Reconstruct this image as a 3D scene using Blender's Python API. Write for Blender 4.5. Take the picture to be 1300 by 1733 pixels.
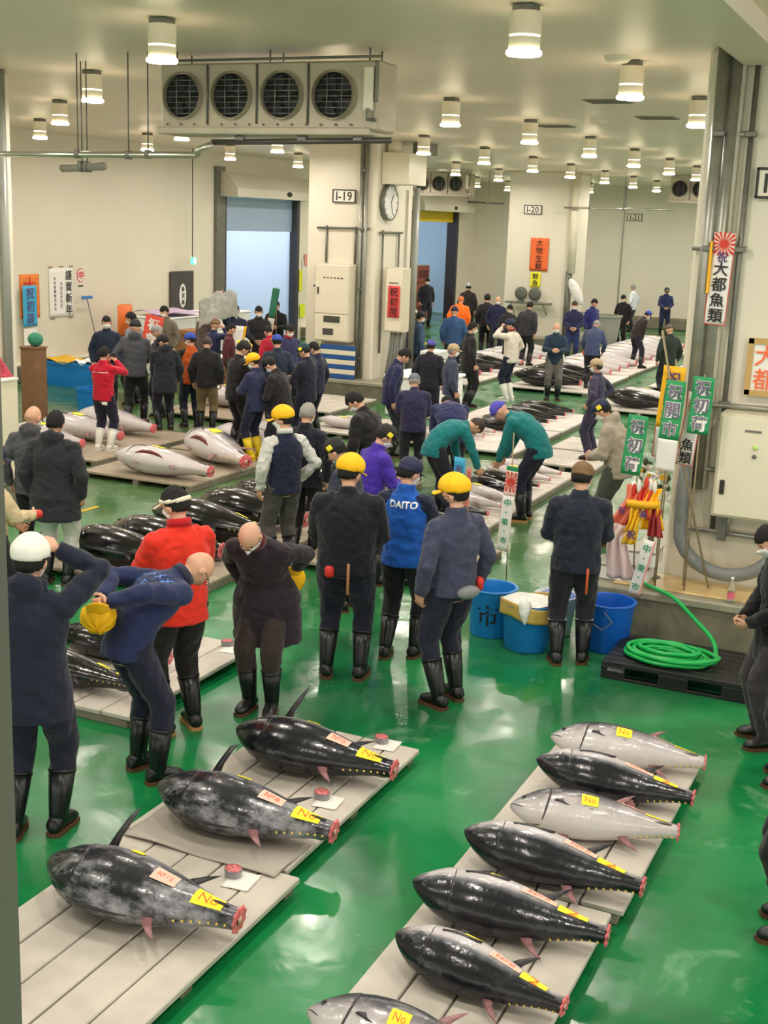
import bpy, bmesh, math, random
import numpy as np
from mathutils import Vector, Matrix, noise
from mathutils.bvhtree import BVHTree
random.seed(7)
PI = math.pi
scene = bpy.context.scene
COL = scene.collection
for _o in list(bpy.data.objects):
    bpy.data.objects.remove(_o)

# ---------------------------------------------------------------- camera
CAM = np.array([0.0, 0.0, 3.6])
R3 = np.array([[0.9065201531609679, 0.1285435984376399, -0.40211659405415984],
               [0.4205571088078998, -0.19198432017080624, 0.8867207785090488],
               [0.03678219874009065, -0.972943248144133, -0.2280975794404411]])
FPX, PPX, PPY = 2108.44, 650.0, 866.5
cam_data = bpy.data.cameras.new('camera')
cam_data.sensor_fit = 'HORIZONTAL'; cam_data.sensor_width = 36.0
cam_data.lens = 36.0 * FPX / 1300.0
cam_data.clip_start = 0.05; cam_data.clip_end = 200
cam = bpy.data.objects.new('camera', cam_data); COL.objects.link(cam)
cam.matrix_world = Matrix(((R3[0][0], -R3[0][1], -R3[0][2], 0), (R3[1][0], -R3[1][1], -R3[1][2], 0),
                           (R3[2][0], -R3[2][1], -R3[2][2], 3.6), (0, 0, 0, 1)))
scene.camera = cam

# ---------------------------------------------------------------- light and exposure
world = bpy.data.worlds.new('world'); scene.world = world; world.use_nodes = True
world.node_tree.nodes['Background'].inputs[0].default_value = (1.0, 0.95, 0.86, 1)
world.node_tree.nodes['Background'].inputs[1].default_value = 0.75
scene.view_settings.view_transform = 'Standard'
scene.view_settings.look = 'None'
scene.view_settings.gamma = 1
scene.view_settings.use_curve_mapping = False
scene.view_settings.exposure = 1.4
LAMP_STRENGTH = 125.0
LAMP_COLOR = (1.0, 0.915, 0.83)
CEIL = 5.15

# ---------------------------------------------------------------- small helpers
def G(px, py, z=0.0):
    r = R3 @ np.array([px - PPX, py - PPY, FPX]); t = (z - 3.6) / r[2]
    return CAM + r * t
def GY(px, py, y):
    r = R3 @ np.array([px - PPX, py - PPY, FPX]); return CAM + r * (y / r[1])
def GX(px, py, x):
    r = R3 @ np.array([px - PPX, py - PPY, FPX]); return CAM + r * (x / r[0])
def lin(c):
    c = c / 255.0
    return c / 12.92 if c <= 0.04045 else ((c + 0.055) / 1.055) ** 2.4
def rgb(t): return (lin(t[0]), lin(t[1]), lin(t[2]), 1.0)

MATS = {}
def M(name, col, rough=0.6, metal=0.0, bump=None, var=0.0, vscale=6.0, spec=0.5, emit=0.0, coat=0.0, alpha=1.0, trans=0.0, sheen=0.0):
    if name in MATS: return MATS[name]
    m = bpy.data.materials.new(name); m.use_nodes = True
    nt = m.node_tree; b = nt.nodes['Principled BSDF']
    b.inputs['Base Color'].default_value = rgb(col)
    b.inputs['Roughness'].default_value = rough; b.inputs['Metallic'].default_value = metal
    b.inputs['Specular IOR Level'].default_value = spec
    b.inputs['Coat Weight'].default_value = coat; b.inputs['Coat Roughness'].default_value = 0.08
    b.inputs['Alpha'].default_value = alpha
    b.inputs['Transmission Weight'].default_value = trans
    b.inputs['Sheen Weight'].default_value = sheen
    if emit:
        b.inputs['Emission Color'].default_value = rgb(col); b.inputs['Emission Strength'].default_value = emit
    if var or bump:
        tc = nt.nodes.new('ShaderNodeTexCoord')
    if var:
        n = nt.nodes.new('ShaderNodeTexNoise'); n.inputs['Scale'].default_value = vscale; n.inputs['Detail'].default_value = 5
        nt.links.new(tc.outputs['Object'], n.inputs['Vector'])
        r = nt.nodes.new('ShaderNodeValToRGB')
        a = np.array(rgb(col)[:3])
        r.color_ramp.elements[0].position = 0.3; r.color_ramp.elements[1].position = 0.7
        r.color_ramp.elements[0].color = (*(a * (1 - var)), 1); r.color_ramp.elements[1].color = (*np.minimum(a * (1 + var), 1), 1)
        nt.links.new(n.outputs['Fac'], r.inputs['Fac']); nt.links.new(r.outputs['Color'], b.inputs['Base Color'])
    if bump:
        n2 = nt.nodes.new('ShaderNodeTexNoise'); n2.inputs['Scale'].default_value = bump[0]; n2.inputs['Detail'].default_value = 4
        nt.links.new(tc.outputs['Object'], n2.inputs['Vector'])
        bp = nt.nodes.new('ShaderNodeBump'); bp.inputs['Strength'].default_value = bump[1]; bp.inputs['Distance'].default_value = bump[2] if len(bump) > 2 else 0.02
        nt.links.new(n2.outputs['Fac'], bp.inputs['Height']); nt.links.new(bp.outputs['Normal'], b.inputs['Normal'])
    MATS[name] = m
    return m
def cloth(col, rough=0.85, shine=0.0):
    return M('cloth_%d_%d_%d_%d' % (*col, int(rough * 100)), col, rough, bump=(22, 0.35, 0.02), var=0.10, vscale=9, sheen=0.15, spec=0.35)

class MB:
    """collects shapes; build() links them as one mesh object"""
    def __init__(s): s.V = []; s.F = []; s.I = []; s.n = 0
    def add(s, VF, mi=0):
        V, F = VF
        V = np.asarray(V, float).reshape(-1, 3)
        s.V.append(V)
        k = s.n
        for f in F: s.F.append([int(i) + k for i in f]); s.I.append(mi)
        s.n += len(V)
        return s
    def mesh(s, name, mats, smooth=True):
        me = bpy.data.meshes.new(name)
        V = np.concatenate(s.V) if s.V else np.zeros((0, 3))
        me.from_pydata(V.tolist(), [], s.F)
        if not isinstance(mats, (list, tuple)): mats = [mats]
        for m in mats: me.materials.append(m)
        me.polygons.foreach_set('material_index', s.I)
        me.polygons.foreach_set('use_smooth', [smooth] * len(s.F))
        me.update()
        return me
    def build(s, name, mats, parent=None, loc=None, rot=None, smooth=True, sharp=None):
        me = s.mesh(name, mats, smooth)
        if sharp is not None and smooth:
            try: me.set_sharp_from_angle(angle=math.radians(sharp))
            except Exception: pass
        return link(name, me, parent, loc, rot)
def link(name, me, parent=None, loc=None, rot=None):
    o = bpy.data.objects.new(name, me); COL.objects.link(o)
    if parent is not None: o.parent = parent
    if loc is not None: o.location = loc
    if rot is not None: o.rotation_euler = rot
    return o
def tag(o, label=None, cat=None, group=None, kind=None):
    if label: o['label'] = label
    if cat: o['category'] = cat
    if group: o['group'] = group
    if kind: o['kind'] = kind
    return o
def thing(name, label, cat, loc=(0, 0, 0), rz=0.0, group=None):
    o = bpy.data.objects.new(name, None); COL.objects.link(o)
    o.empty_display_size = 0.1
    o.location = loc; o.rotation_euler = (0, 0, rz)
    return tag(o, label, cat, group)
def struct(o): o['kind'] = 'structure'; return o
def dup(root, loc=None, rot=None, scale=None, label=None, group=None):
    r = root.copy(); COL.objects.link(r)
    for ch in root.children:
        c = ch.copy(); COL.objects.link(c); c.parent = r
        for g in ch.children:
            d = g.copy(); COL.objects.link(d); d.parent = c
    if loc is not None: r.location = loc
    if rot is not None: r.rotation_euler = rot
    if scale is not None: r.scale = scale
    if label: r['label'] = label
    if group: r['group'] = group
    return r

_ct = None
def box(c, s, b=0.0):
    """box with centre c, full size s, chamfer b"""
    c = np.array(c, float); h = np.array(s, float) / 2
    if b <= 0:
        V = np.array([[x, y, z] for x in (-1, 1) for y in (-1, 1) for z in (-1, 1)]) * h + c
        return V, [(0, 1, 3, 2), (4, 6, 7, 5), (0, 4, 5, 1), (2, 3, 7, 6), (0, 2, 6, 4), (1, 5, 7, 3)]
    b = min(b, h.min() * 0.9)
    V = []; idx = {}
    for x in (-1, 1):
        for y in (-1, 1):
            for z in (-1, 1):
                for a in range(3):
                    p = np.array([x, y, z]) * h
                    for k in range(3):
                        if k != a: p[k] -= [x, y, z][k] * b
                    idx[(x, y, z, a)] = len(V); V.append(p + c)
    F = []
    for a in range(3):
        o = [k for k in range(3) if k != a]
        for s_ in (-1, 1):
            q = []
            for (u, v) in ((-1, -1), (1, -1), (1, 1), (-1, 1)):
                t = [0, 0, 0]; t[a] = s_; t[o[0]] = u; t[o[1]] = v; q.append(idx[(*t, a)])
            F.append(q)
        for u in (-1, 1):
            for v in (-1, 1):
                t0 = [0, 0, 0]; t1 = [0, 0, 0]; t0[a] = -1; t1[a] = 1
                for t in (t0, t1): t[o[0]] = u; t[o[1]] = v
                F.append([idx[(*t0, o[0])], idx[(*t1, o[0])], idx[(*t1, o[1])], idx[(*t0, o[1])]])
    for x in (-1, 1):
        for y in (-1, 1):
            for z in (-1, 1): F.append([idx[(x, y, z, 0)], idx[(x, y, z, 1)], idx[(x, y, z, 2)]])
    V = np.array(V)
    out = []
    for f in F:
        n = np.cross(V[f[1]] - V[f[0]], V[f[2]] - V[f[0]])
        out.append(f if np.dot(n, V[f].mean(0) - c) > 0 else f[::-1])
    return V, out
def rbox(p0, p1, b=0.0):
    p0 = np.array(p0, float); p1 = np.array(p1, float)
    return box((p0 + p1) / 2, np.abs(p1 - p0), b)
def rings(cs, us, vs, n=12, caps=True):
    """loft through rings: centre + cos*u + sin*v"""
    k = len(cs); a = np.linspace(0, 2 * PI, n, endpoint=False)
    V = np.concatenate([np.array(cs[i])[None] + np.cos(a)[:, None] * np.array(us[i])[None] + np.sin(a)[:, None] * np.array(vs[i])[None] for i in range(k)])
    F = []
    for i in range(k - 1):
        for j in range(n):
            F.append((i * n + j, i * n + (j + 1) % n, (i + 1) * n + (j + 1) % n, (i + 1) * n + j))
    if caps: F.append(list(range(n))[::-1]); F.append([(k - 1) * n + j for j in range(n)])
    return V, F
def tube(P, r, n=10, caps=True, round_=False):
    P = [np.array(p, float) for p in P]
    if np.isscalar(r): r = [r] * len(P)
    r = list(r)
    if round_:
        d0 = P[0] - P[1]; d0 /= np.linalg.norm(d0) + 1e-9; d1 = P[-1] - P[-2]; d1 /= np.linalg.norm(d1) + 1e-9
        a, b = r[0], r[-1]
        P = [P[0] + d0 * a * .92, P[0] + d0 * a * .65] + P + [P[-1] + d1 * b * .65, P[-1] + d1 * b * .92]
        r = [a * .35, a * .76] + r + [b * .76, b * .35]
    cs, us, vs = [], [], []
    T = [P[min(i + 1, len(P) - 1)] - P[max(i - 1, 0)] for i in range(len(P))]
    T = [t / (np.linalg.norm(t) + 1e-12) for t in T]
    ref = np.array([0, 0, 1.0]) if abs(T[0][2]) < .9 else np.array([1.0, 0, 0])
    u = np.cross(ref, T[0]); u /= np.linalg.norm(u)
    for i, p in enumerate(P):
        u = u - T[i] * np.dot(u, T[i]); u /= np.linalg.norm(u) + 1e-12
        v = np.cross(T[i], u)
        cs.append(p); us.append(u * r[i]); vs.append(v * r[i])
    return rings(cs, us, vs, n, caps)
def cyl(p0, p1, r, n=16): return tube([p0, p1], r, n)
def lathe(prof, n=24, c=(0, 0, 0), caps=False):
    c = np.array(c, float)
    return rings([c + (0, 0, z) for r, z in prof], [np.array((r, 0, 0)) for r, z in prof], [np.array((0, r, 0)) for r, z in prof], n, caps)
def ellip(c, r, n=14, m=9, M3=None):
    V = []; F = []
    c = np.array(c, float); r = np.array(r, float) * np.ones(3)
    for i in range(m + 1):
        t = PI * i / m
        rr = max(math.sin(t), 0.02)
        for j in range(n):
            a = 2 * PI * j / n; V.append((rr * math.cos(a), rr * math.sin(a), math.cos(t)))
    V = np.array(V) * r
    if M3 is not None: V = V @ np.array(M3).T
    V = V + c
    for i in range(m):
        for j in range(n): F.append((i * n + j, (i + 1) * n + j, (i + 1) * n + (j + 1) % n, i * n + (j + 1) % n))
    F.append(list(range(n))); F.append([m * n + j for j in range(n)][::-1])
    return V, F
def disc(c, r, n=24, N=(0, 0, 1), ry=None):
    c = np.array(c, float); N = np.array(N, float); N /= np.linalg.norm(N)
    ref = np.array([0, 0, 1.0]) if abs(N[2]) < .9 else np.array([1.0, 0, 0])
    u = np.cross(ref, N); u /= np.linalg.norm(u); v = np.cross(N, u)
    a = np.linspace(0, 2 * PI, n, endpoint=False)
    return c + np.cos(a)[:, None] * u * r + np.sin(a)[:, None] * v * (ry or r), [list(range(n))]
def grid(f, nu, nv, thick=0.0):
    """sheet from f(u,v); with thickness it becomes a closed slab"""
    P = np.array([[f(i / nu, j / nv) for j in range(nv + 1)] for i in range(nu + 1)], float)
    V = P.reshape(-1, 3); w = nv + 1
    F = [(i * w + j, (i + 1) * w + j, (i + 1) * w + j + 1, i * w + j + 1) for i in range(nu) for j in range(nv)]
    if thick:
        du = np.gradient(P, axis=0); dv = np.gradient(P, axis=1)
        N = np.cross(du, dv); N /= np.linalg.norm(N, axis=2, keepdims=True) + 1e-9
        V2 = (P - N * thick).reshape(-1, 3); k = len(V)
        V = np.concatenate([V, V2]); F2 = [tuple(x + k for x in f_[::-1]) for f_ in F]
        B = [i * w for i in range(nu + 1)] + [nu * w + j for j in range(1, nv + 1)] + [i * w + nv for i in range(nu - 1, -1, -1)] + [j for j in range(nv - 1, 0, -1)]
        S = [(B[i], B[(i + 1) % len(B)], B[(i + 1) % len(B)] + k, B[i] + k) for i in range(len(B))]
        F = F + F2 + [s[::-1] for s in S]
    return V, F
def xf(VF, mat=None, loc=(0, 0, 0), s=1.0):
    V, F = VF; V = np.asarray(V, float) * s
    if mat is not None: V = V @ np.array(mat, float).T
    return V + np.array(loc, float), F
def prism(pts, z0, z1):
    n = len(pts)
    V = [(x, y, z0) for x, y in pts] + [(x, y, z1) for x, y in pts]
    return np.array(V, float), [list(range(n))[::-1], [n + i for i in range(n)]] + [(i, (i + 1) % n, n + (i + 1) % n, n + i) for i in range(n)]
def rotz(a): c, s = math.cos(a), math.sin(a); return np.array([[c, -s, 0], [s, c, 0], [0, 0, 1.0]])
def rotx(a): c, s = math.cos(a), math.sin(a); return np.array([[1.0, 0, 0], [0, c, -s], [0, s, c]])
def roty(a): c, s = math.cos(a), math.sin(a); return np.array([[c, 0, s], [0, 1.0, 0], [-s, 0, c]])

def remesh(parts, voxel, smooth=2):
    mb = MB()
    for p in parts: mb.add(p)
    me = mb.mesh('tmp', [])
    o = bpy.data.objects.new('tmp', me); COL.objects.link(o)
    md = o.modifiers.new('r', 'REMESH'); md.mode = 'VOXEL'; md.voxel_size = voxel
    sm = o.modifiers.new('s', 'SMOOTH'); sm.iterations = smooth; sm.factor = 0.5
    dg = bpy.context.evaluated_depsgraph_get(); ev = o.evaluated_get(dg)
    m2 = ev.to_mesh()
    V = np.zeros(len(m2.vertices) * 3); m2.vertices.foreach_get('co', V); V = V.reshape(-1, 3).copy()
    F = [tuple(p.vertices) for p in m2.polygons]
    N = np.zeros(len(m2.vertices) * 3); m2.vertices.foreach_get('normal', N); N = N.reshape(-1, 3).copy()
    ev.to_mesh_clear(); bpy.data.objects.remove(o); bpy.data.meshes.remove(me)
    return V, F, N
def wrinkle(V, N, amp, fr=(9, 9, 5), seed=0.0):
    out = V.copy()
    for i in range(len(V)):
        p = Vector((V[i][0] * fr[0] + seed, V[i][1] * fr[1], V[i][2] * fr[2]))
        d = noise.noise(p) + 0.5 * noise.noise(p * 2.3)
        out[i] += N[i] * (amp * (0.5 - abs(d) * 2.0))
    return out

# ---------------------------------------------------------------- lettering
_txt = {}
def text2d(s, bold=0.0):
    """flat glyph outline mesh of a string, centred, height about 1"""
    k = (s, bold)
    if k in _txt: return _txt[k]
    cu = bpy.data.curves.new('t', 'FONT'); cu.body = s; cu.align_x = 'CENTER'; cu.align_y = 'CENTER'; cu.size = 1.0
    cu.offset = bold; cu.resolution_u = 2; cu.fill_mode = 'FRONT'
    o = bpy.data.objects.new('t', cu); COL.objects.link(o)
    dg = bpy.context.evaluated_depsgraph_get()
    me = bpy.data.meshes.new_from_object(o.evaluated_get(dg))
    V = np.array([v.co[:] for v in me.vertices]).reshape(-1, 3); F = [tuple(p.vertices) for p in me.polygons]
    bpy.data.objects.remove(o); bpy.data.meshes.remove(me); bpy.data.curves.remove(cu)
    if len(V):
        lo = V.min(0); hi = V.max(0); V = V - (lo + hi) / 2
    _txt[k] = (V, F)
    return _txt[k]
def glyphs(s, w, h, vertical=True, bold=0.02, fit=0.82):
    """lettering fitted in a w x h rectangle centred on the origin"""
    out = []
    if vertical:
        n = len(s); ch = h / n
        for i, c in enumerate(s):
            V, F = text2d(c, bold)
            if not len(V): continue
            ext = V.max(0) - V.min(0); k = min(w / max(ext[0], .3), ch / max(ext[1], .3)) * fit
            if c in '・-': k = min(w, ch) * fit
            out.append((V * [k, k, 1] + [0, h / 2 - ch * (i + .5), 0], F))
    else:
        V, F = text2d(s, bold); ext = V.max(0) - V.min(0); k = min(w / ext[0], h / ext[1]) * fit
        out.append((V * [k, k, 1], F))
    return out
FR_FRONT = np.array([[1, 0, 0], [0, 0, -1], [0, 1, 0]], float)      # columns: right, up, out (faces -Y)
FR_LEFT = np.array([[0, 0, 1], [1, 0, 0], [0, 1, 0]], float)        # lies on the left wall, faces +X
def put(parts, frame, loc, warp=None, off=0.0):
    mb = MB()
    for V, F in parts:
        V = np.array(V, float)
        if len(V) == 0: continue
        V[:, 2] += off
        if warp is not None: V = np.array([[v[0], v[1], v[2] + warp(v[0], v[1])] for v in V])
        mb.add((V @ frame.T + np.array(loc, float), F))
    return mb
def lettering(s, w, h, frame, loc, mat, parent=None, vertical=True, bold=0.02, warp=None, off=0.004, fit=.82, name='lettering'):
    return put(glyphs(s, w, h, vertical, bold, fit), frame, loc, warp, off).build(name, mat, parent, smooth=False)
def decal_text(parts, obj_VF, frame, loc, mat, parent, raydir, off=0.004, name='lettering', div=0, thick=None):
    """wraps flat shapes on a surface: rays from the plane hit the mesh"""
    V0, F0 = obj_VF
    bvh = BVHTree.FromPolygons([Vector(v) for v in V0], F0)
    mb = MB(); d = Vector(raydir).normalized()
    for V, F in parts:
        bm = bmesh.new(); vs = [bm.verts.new(v) for v in V]
        for f in F:
            try: bm.faces.new([vs[i] for i in f])
            except ValueError: pass
        bmesh.ops.triangulate(bm, faces=bm.faces[:]); bmesh.ops.subdivide_edges(bm, edges=bm.edges[:], cuts=2, use_grid_fill=True); bmesh.ops.triangulate(bm, faces=bm.faces[:])
        bm.verts.index_update(); V = [tuple(v.co) for v in bm.verts]; F = [[v.index for v in f.verts] for f in bm.faces]; bm.free()
        V = np.array(V, float) @ frame.T + np.array(loc, float)
        W = []
        for v in V:
            h, n, i, dist = bvh.ray_cast(Vector(v), d)
            W.append(tuple(h - d * off) if h is not None else None)
        ok = [w is not None for w in W]
        if not all(ok):
            F = [f for f in F if all(ok[i] for i in f)]
            W = [w if w is not None else (0, 0, 0) for w in W]
        mb.add((np.array(W), F))
    o = mb.build(name, mat, parent, smooth=False)
    return o
def sheet_parts(w, h, n=6, m=6):
    V = np.array([[(i / n - .5) * w, (j / m - .5) * h, 0] for i in range(n + 1) for j in range(m + 1)]); k = m + 1
    return [(V, [(i * k + j, (i + 1) * k + j, (i + 1) * k + j + 1, i * k + j + 1) for i in range(n) for j in range(m)])]
# ---------------------------------------------------------------- materials of the hall
WALL = M('wall_panel', (226, 219, 200), .42, var=.03, vscale=.8)
CEILM = M('ceiling_panel', (240, 224, 208), .42, var=.03, vscale=.5, spec=.4)
CREAM = M('cream_paint', (232, 224, 200), .38)
CONC = M('concrete', (122, 116, 98), .75, var=.25, vscale=5, bump=(30, .3, .01))
STEEL = M('galvanised_steel', (158, 158, 148), .38, .6, var=.12, vscale=10)
STEELD = M('dull_steel', (118, 118, 110), .45, .5, var=.15, vscale=10)
DARK = M('dark_metal', (52, 50, 48), .5, .2)
BLACKP = M('black_plastic', (24, 24, 26), .45, bump=(40, .2, .005))
WHITEP = M('white_paper', (240, 238, 232), .7)
FOAM = M('white_foam', (240, 240, 238), .6, bump=(20, .2, .01))
INK = M('black_ink', (28, 24, 26), .6)
PURPLE = M('violet_ink', (92, 62, 120), .6)
REDINK = M('red_ink', (214, 52, 44), .6)
GREENC = M('green_banner_cloth', (40, 150, 92), .6, bump=(10, .3, .02))
BLUEC = M('blue_banner_cloth', (64, 170, 214), .6, bump=(10, .3, .02))
YELLOWC = M('yellow_banner_cloth', (250, 186, 24), .6, bump=(10, .3, .02))
WHITEC = M('white_banner_cloth', (238, 234, 230), .6, bump=(10, .3, .02))
BLUETUB = M('blue_tub_plastic', (24, 128, 206), .38, var=.06, vscale=5)

def floor_material():
    m = bpy.data.materials.new('wet_green_floor'); m.use_nodes = True
    nt = m.node_tree; b = nt.nodes['Principled BSDF']; L = nt.links
    tc = nt.nodes.new('ShaderNodeTexCoord')
    def no(scale, det=4, dist=0.0, rough=.5):
        n = nt.nodes.new('ShaderNodeTexNoise'); n.inputs['Scale'].default_value = scale; n.inputs['Detail'].default_value = det
        n.inputs['Distortion'].default_value = dist; n.inputs['Roughness'].default_value = rough
        L.new(tc.outputs['Object'], n.inputs['Vector']); return n
    def ramp(src, p0, p1, c0, c1):
        r = nt.nodes.new('ShaderNodeValToRGB'); r.color_ramp.elements[0].position = p0; r.color_ramp.elements[1].position = p1
        r.color_ramp.elements[0].color = c0; r.color_ramp.elements[1].color = c1; L.new(src, r.inputs['Fac']); return r
    def mix(f, a, c):
        x = nt.nodes.new('ShaderNodeMix'); x.data_type = 'RGBA'
        if hasattr(f, 'is_linked'): L.new(f, x.inputs[0])
        else: x.inputs[0].default_value = f
        L.new(a, x.inputs[6]); 
        if hasattr(c, 'is_linked'): L.new(c, x.inputs[7])
        else: x.inputs[7].default_value = c
        return x.outputs[2]
    base = ramp(no(.55, 5).outputs['Fac'], .3, .7, rgb((14, 114, 60)), rgb((26, 138, 76)))
    # olive band down the hall: wear, plus wall reflections put into the colour
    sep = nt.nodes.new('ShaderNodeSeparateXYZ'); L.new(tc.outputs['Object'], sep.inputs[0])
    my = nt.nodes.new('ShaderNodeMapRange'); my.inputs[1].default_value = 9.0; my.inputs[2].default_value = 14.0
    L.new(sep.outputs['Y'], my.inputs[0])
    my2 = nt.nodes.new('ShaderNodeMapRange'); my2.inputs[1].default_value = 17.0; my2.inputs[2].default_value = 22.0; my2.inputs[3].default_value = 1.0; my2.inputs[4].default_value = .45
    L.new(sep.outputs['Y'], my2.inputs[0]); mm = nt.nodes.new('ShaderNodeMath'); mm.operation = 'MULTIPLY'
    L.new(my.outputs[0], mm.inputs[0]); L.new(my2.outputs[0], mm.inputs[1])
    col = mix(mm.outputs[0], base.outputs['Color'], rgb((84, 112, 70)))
    # pale scuffed patches and dark water marks
    scuff = ramp(no(1.7, 8, .6, .62).outputs['Fac'], .60, .70, (0, 0, 0, 1), (1, 1, 1, 1))
    sm = nt.nodes.new('ShaderNodeMath'); sm.operation = 'MULTIPLY'; sm.inputs[1].default_value = .42
    L.new(scuff.outputs['Color'], sm.inputs[0])
    col = mix(sm.outputs[0], col, rgb((150, 196, 160)))
    dk = ramp(no(.42, 6, .8).outputs['Fac'], .52, .60, (0, 0, 0, 1), (1, 1, 1, 1))
    dm = nt.nodes.new('ShaderNodeMath'); dm.operation = 'MULTIPLY'; dm.inputs[1].default_value = .62
    L.new(dk.outputs['Color'], dm.inputs[0])
    col = mix(dm.outputs[0], col, rgb((24, 84, 52)))
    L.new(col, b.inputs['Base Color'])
    rr = ramp(no(.9, 6, .5).outputs['Fac'], .42, .62, (.14, .14, .14, 1), (.40, .40, .40, 1))
    L.new(rr.outputs['Color'], b.inputs['Roughness'])
    b.inputs['Specular IOR Level'].default_value = .55
    bp = nt.nodes.new('ShaderNodeBump'); bp.inputs['Strength'].default_value = .35; bp.inputs['Distance'].default_value = .012
    L.new(no(4.5, 3).outputs['Fac'], bp.inputs['Height']); L.new(bp.outputs['Normal'], b.inputs['Normal'])
    return m
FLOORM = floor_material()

# ---------------------------------------------------------------- the hall
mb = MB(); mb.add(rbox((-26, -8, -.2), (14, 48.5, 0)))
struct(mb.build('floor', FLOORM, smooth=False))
mb = MB(); mb.add(rbox((-18.8, -8, CEIL), (14, 48.5, CEIL + .2)))
struct(mb.build('ceiling', CEILM, smooth=False))
WX = -18.15
mb = MB()
D1 = (28.95, 33.0, 4.05); D2 = (41.4, 45.7, 3.98)
for y0, y1 in ((-8, D1[0]), (D1[1], D2[0]), (D2[1], 48.0)):
    mb.add(rbox((WX - .35, y0, 0), (WX, y1, CEIL)))
for d in (D1, D2): mb.add(rbox((WX - .35, d[0], d[2]), (WX, d[1], CEIL)))
struct(mb.build('wall_left', WALL, smooth=False))
struct(MB().add(rbox((WX - .35, 47.6, 0), (14, 48, CEIL))).build('wall_far', WALL, smooth=False))
# kerbs at the foot of the walls
mb = MB(); lm = MB()
for y0, y1 in ((-8, D1[0] - .4), (D1[1] + .4, D2[0] - .4), (D2[1] + .4, 46.9)):
    mb.add(rbox((WX, y0, 0), (WX + .42, y1, .34), .02)); lm.add(rbox((WX, y0, .34), (WX + .40, y1, .38), .01))
struct(mb.build('baseboard_left', CONC, smooth=False)); struct(lm.build('trim_1', CREAM, smooth=False))
struct(MB().add(rbox((WX + .45, 46.9, 0), (14, 47.6, .40), .03)).build('baseboard_far', CONC, smooth=False))
# panel joints in the far wall
mb = MB()
for x in (-15.1, -12.1, -9.1, -6.1): mb.add(rbox((x - .02, 47.56, .4), (x + .02, 47.6, CEIL - .01)))
struct(mb.build('trim_2', STEEL, smooth=False))
# ceiling beam on the right
struct(MB().add(rbox((-1.97, -8, CEIL - .16), (-1.59, 11.4, CEIL))).build('trim_3', CEILM, smooth=False))
# cold room behind the second door
COLD = M('cold_room_panel', (206, 228, 246), .35)
mb = MB()
mb.add(rbox((-25.5, 38.9, 0), (WX - .36, 39.2, CEIL))); mb.add(rbox((-25.5, 47.7, 0), (WX - .36, 48, CEIL))); mb.add(rbox((-25.8, 38.9, 0), (-25.5, 48, CEIL)))
mb.add(rbox((-25.8, 38.9, CEIL), (WX - .66, 48, CEIL + .2)))
mb.add(rbox((-25.5, 27.6, 0), (WX - .36, 27.9, CEIL))); mb.add(rbox((-25.8, 27.6, 0), (-25.5, 39.0, CEIL))); mb.add(rbox((-25.8, 27.6, CEIL), (WX - .66, 38.9, CEIL + .2)))
struct(mb.build('wall_back_room', COLD, smooth=False))
# viewing window post close to the camera on the left
p = G(2, 700, 3.0); dirc = (R3 @ np.array([(8 - PPX), (780 - PPY), FPX])); dirc /= np.linalg.norm(dirc)
q = CAM + dirc * (0.9 / 1.0)
rgt = np.array([R3[0][0], R3[1][0], 0]); rgt /= np.linalg.norm(rgt); fwd = np.array([-rgt[1], rgt[0], 0])
ctr = np.array([q[0], q[1], 0]) - rgt * .0712
post = MB(); post.add(xf(box((0, 0, 0), (.12, .08, 2.9), .006), np.stack([rgt, fwd, (0, 0, 1)], 1), (ctr[0], ctr[1], 3.2)))
struct(post.build('window_1', M('window_post_paint', (96, 98, 88), .5), smooth=False))
# viewing gallery behind the camera
struct(MB().add(rbox((-8, -3.4, 1.7), (8, -.8, 1.74))).build('trim_4', CONC, smooth=False))

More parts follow.
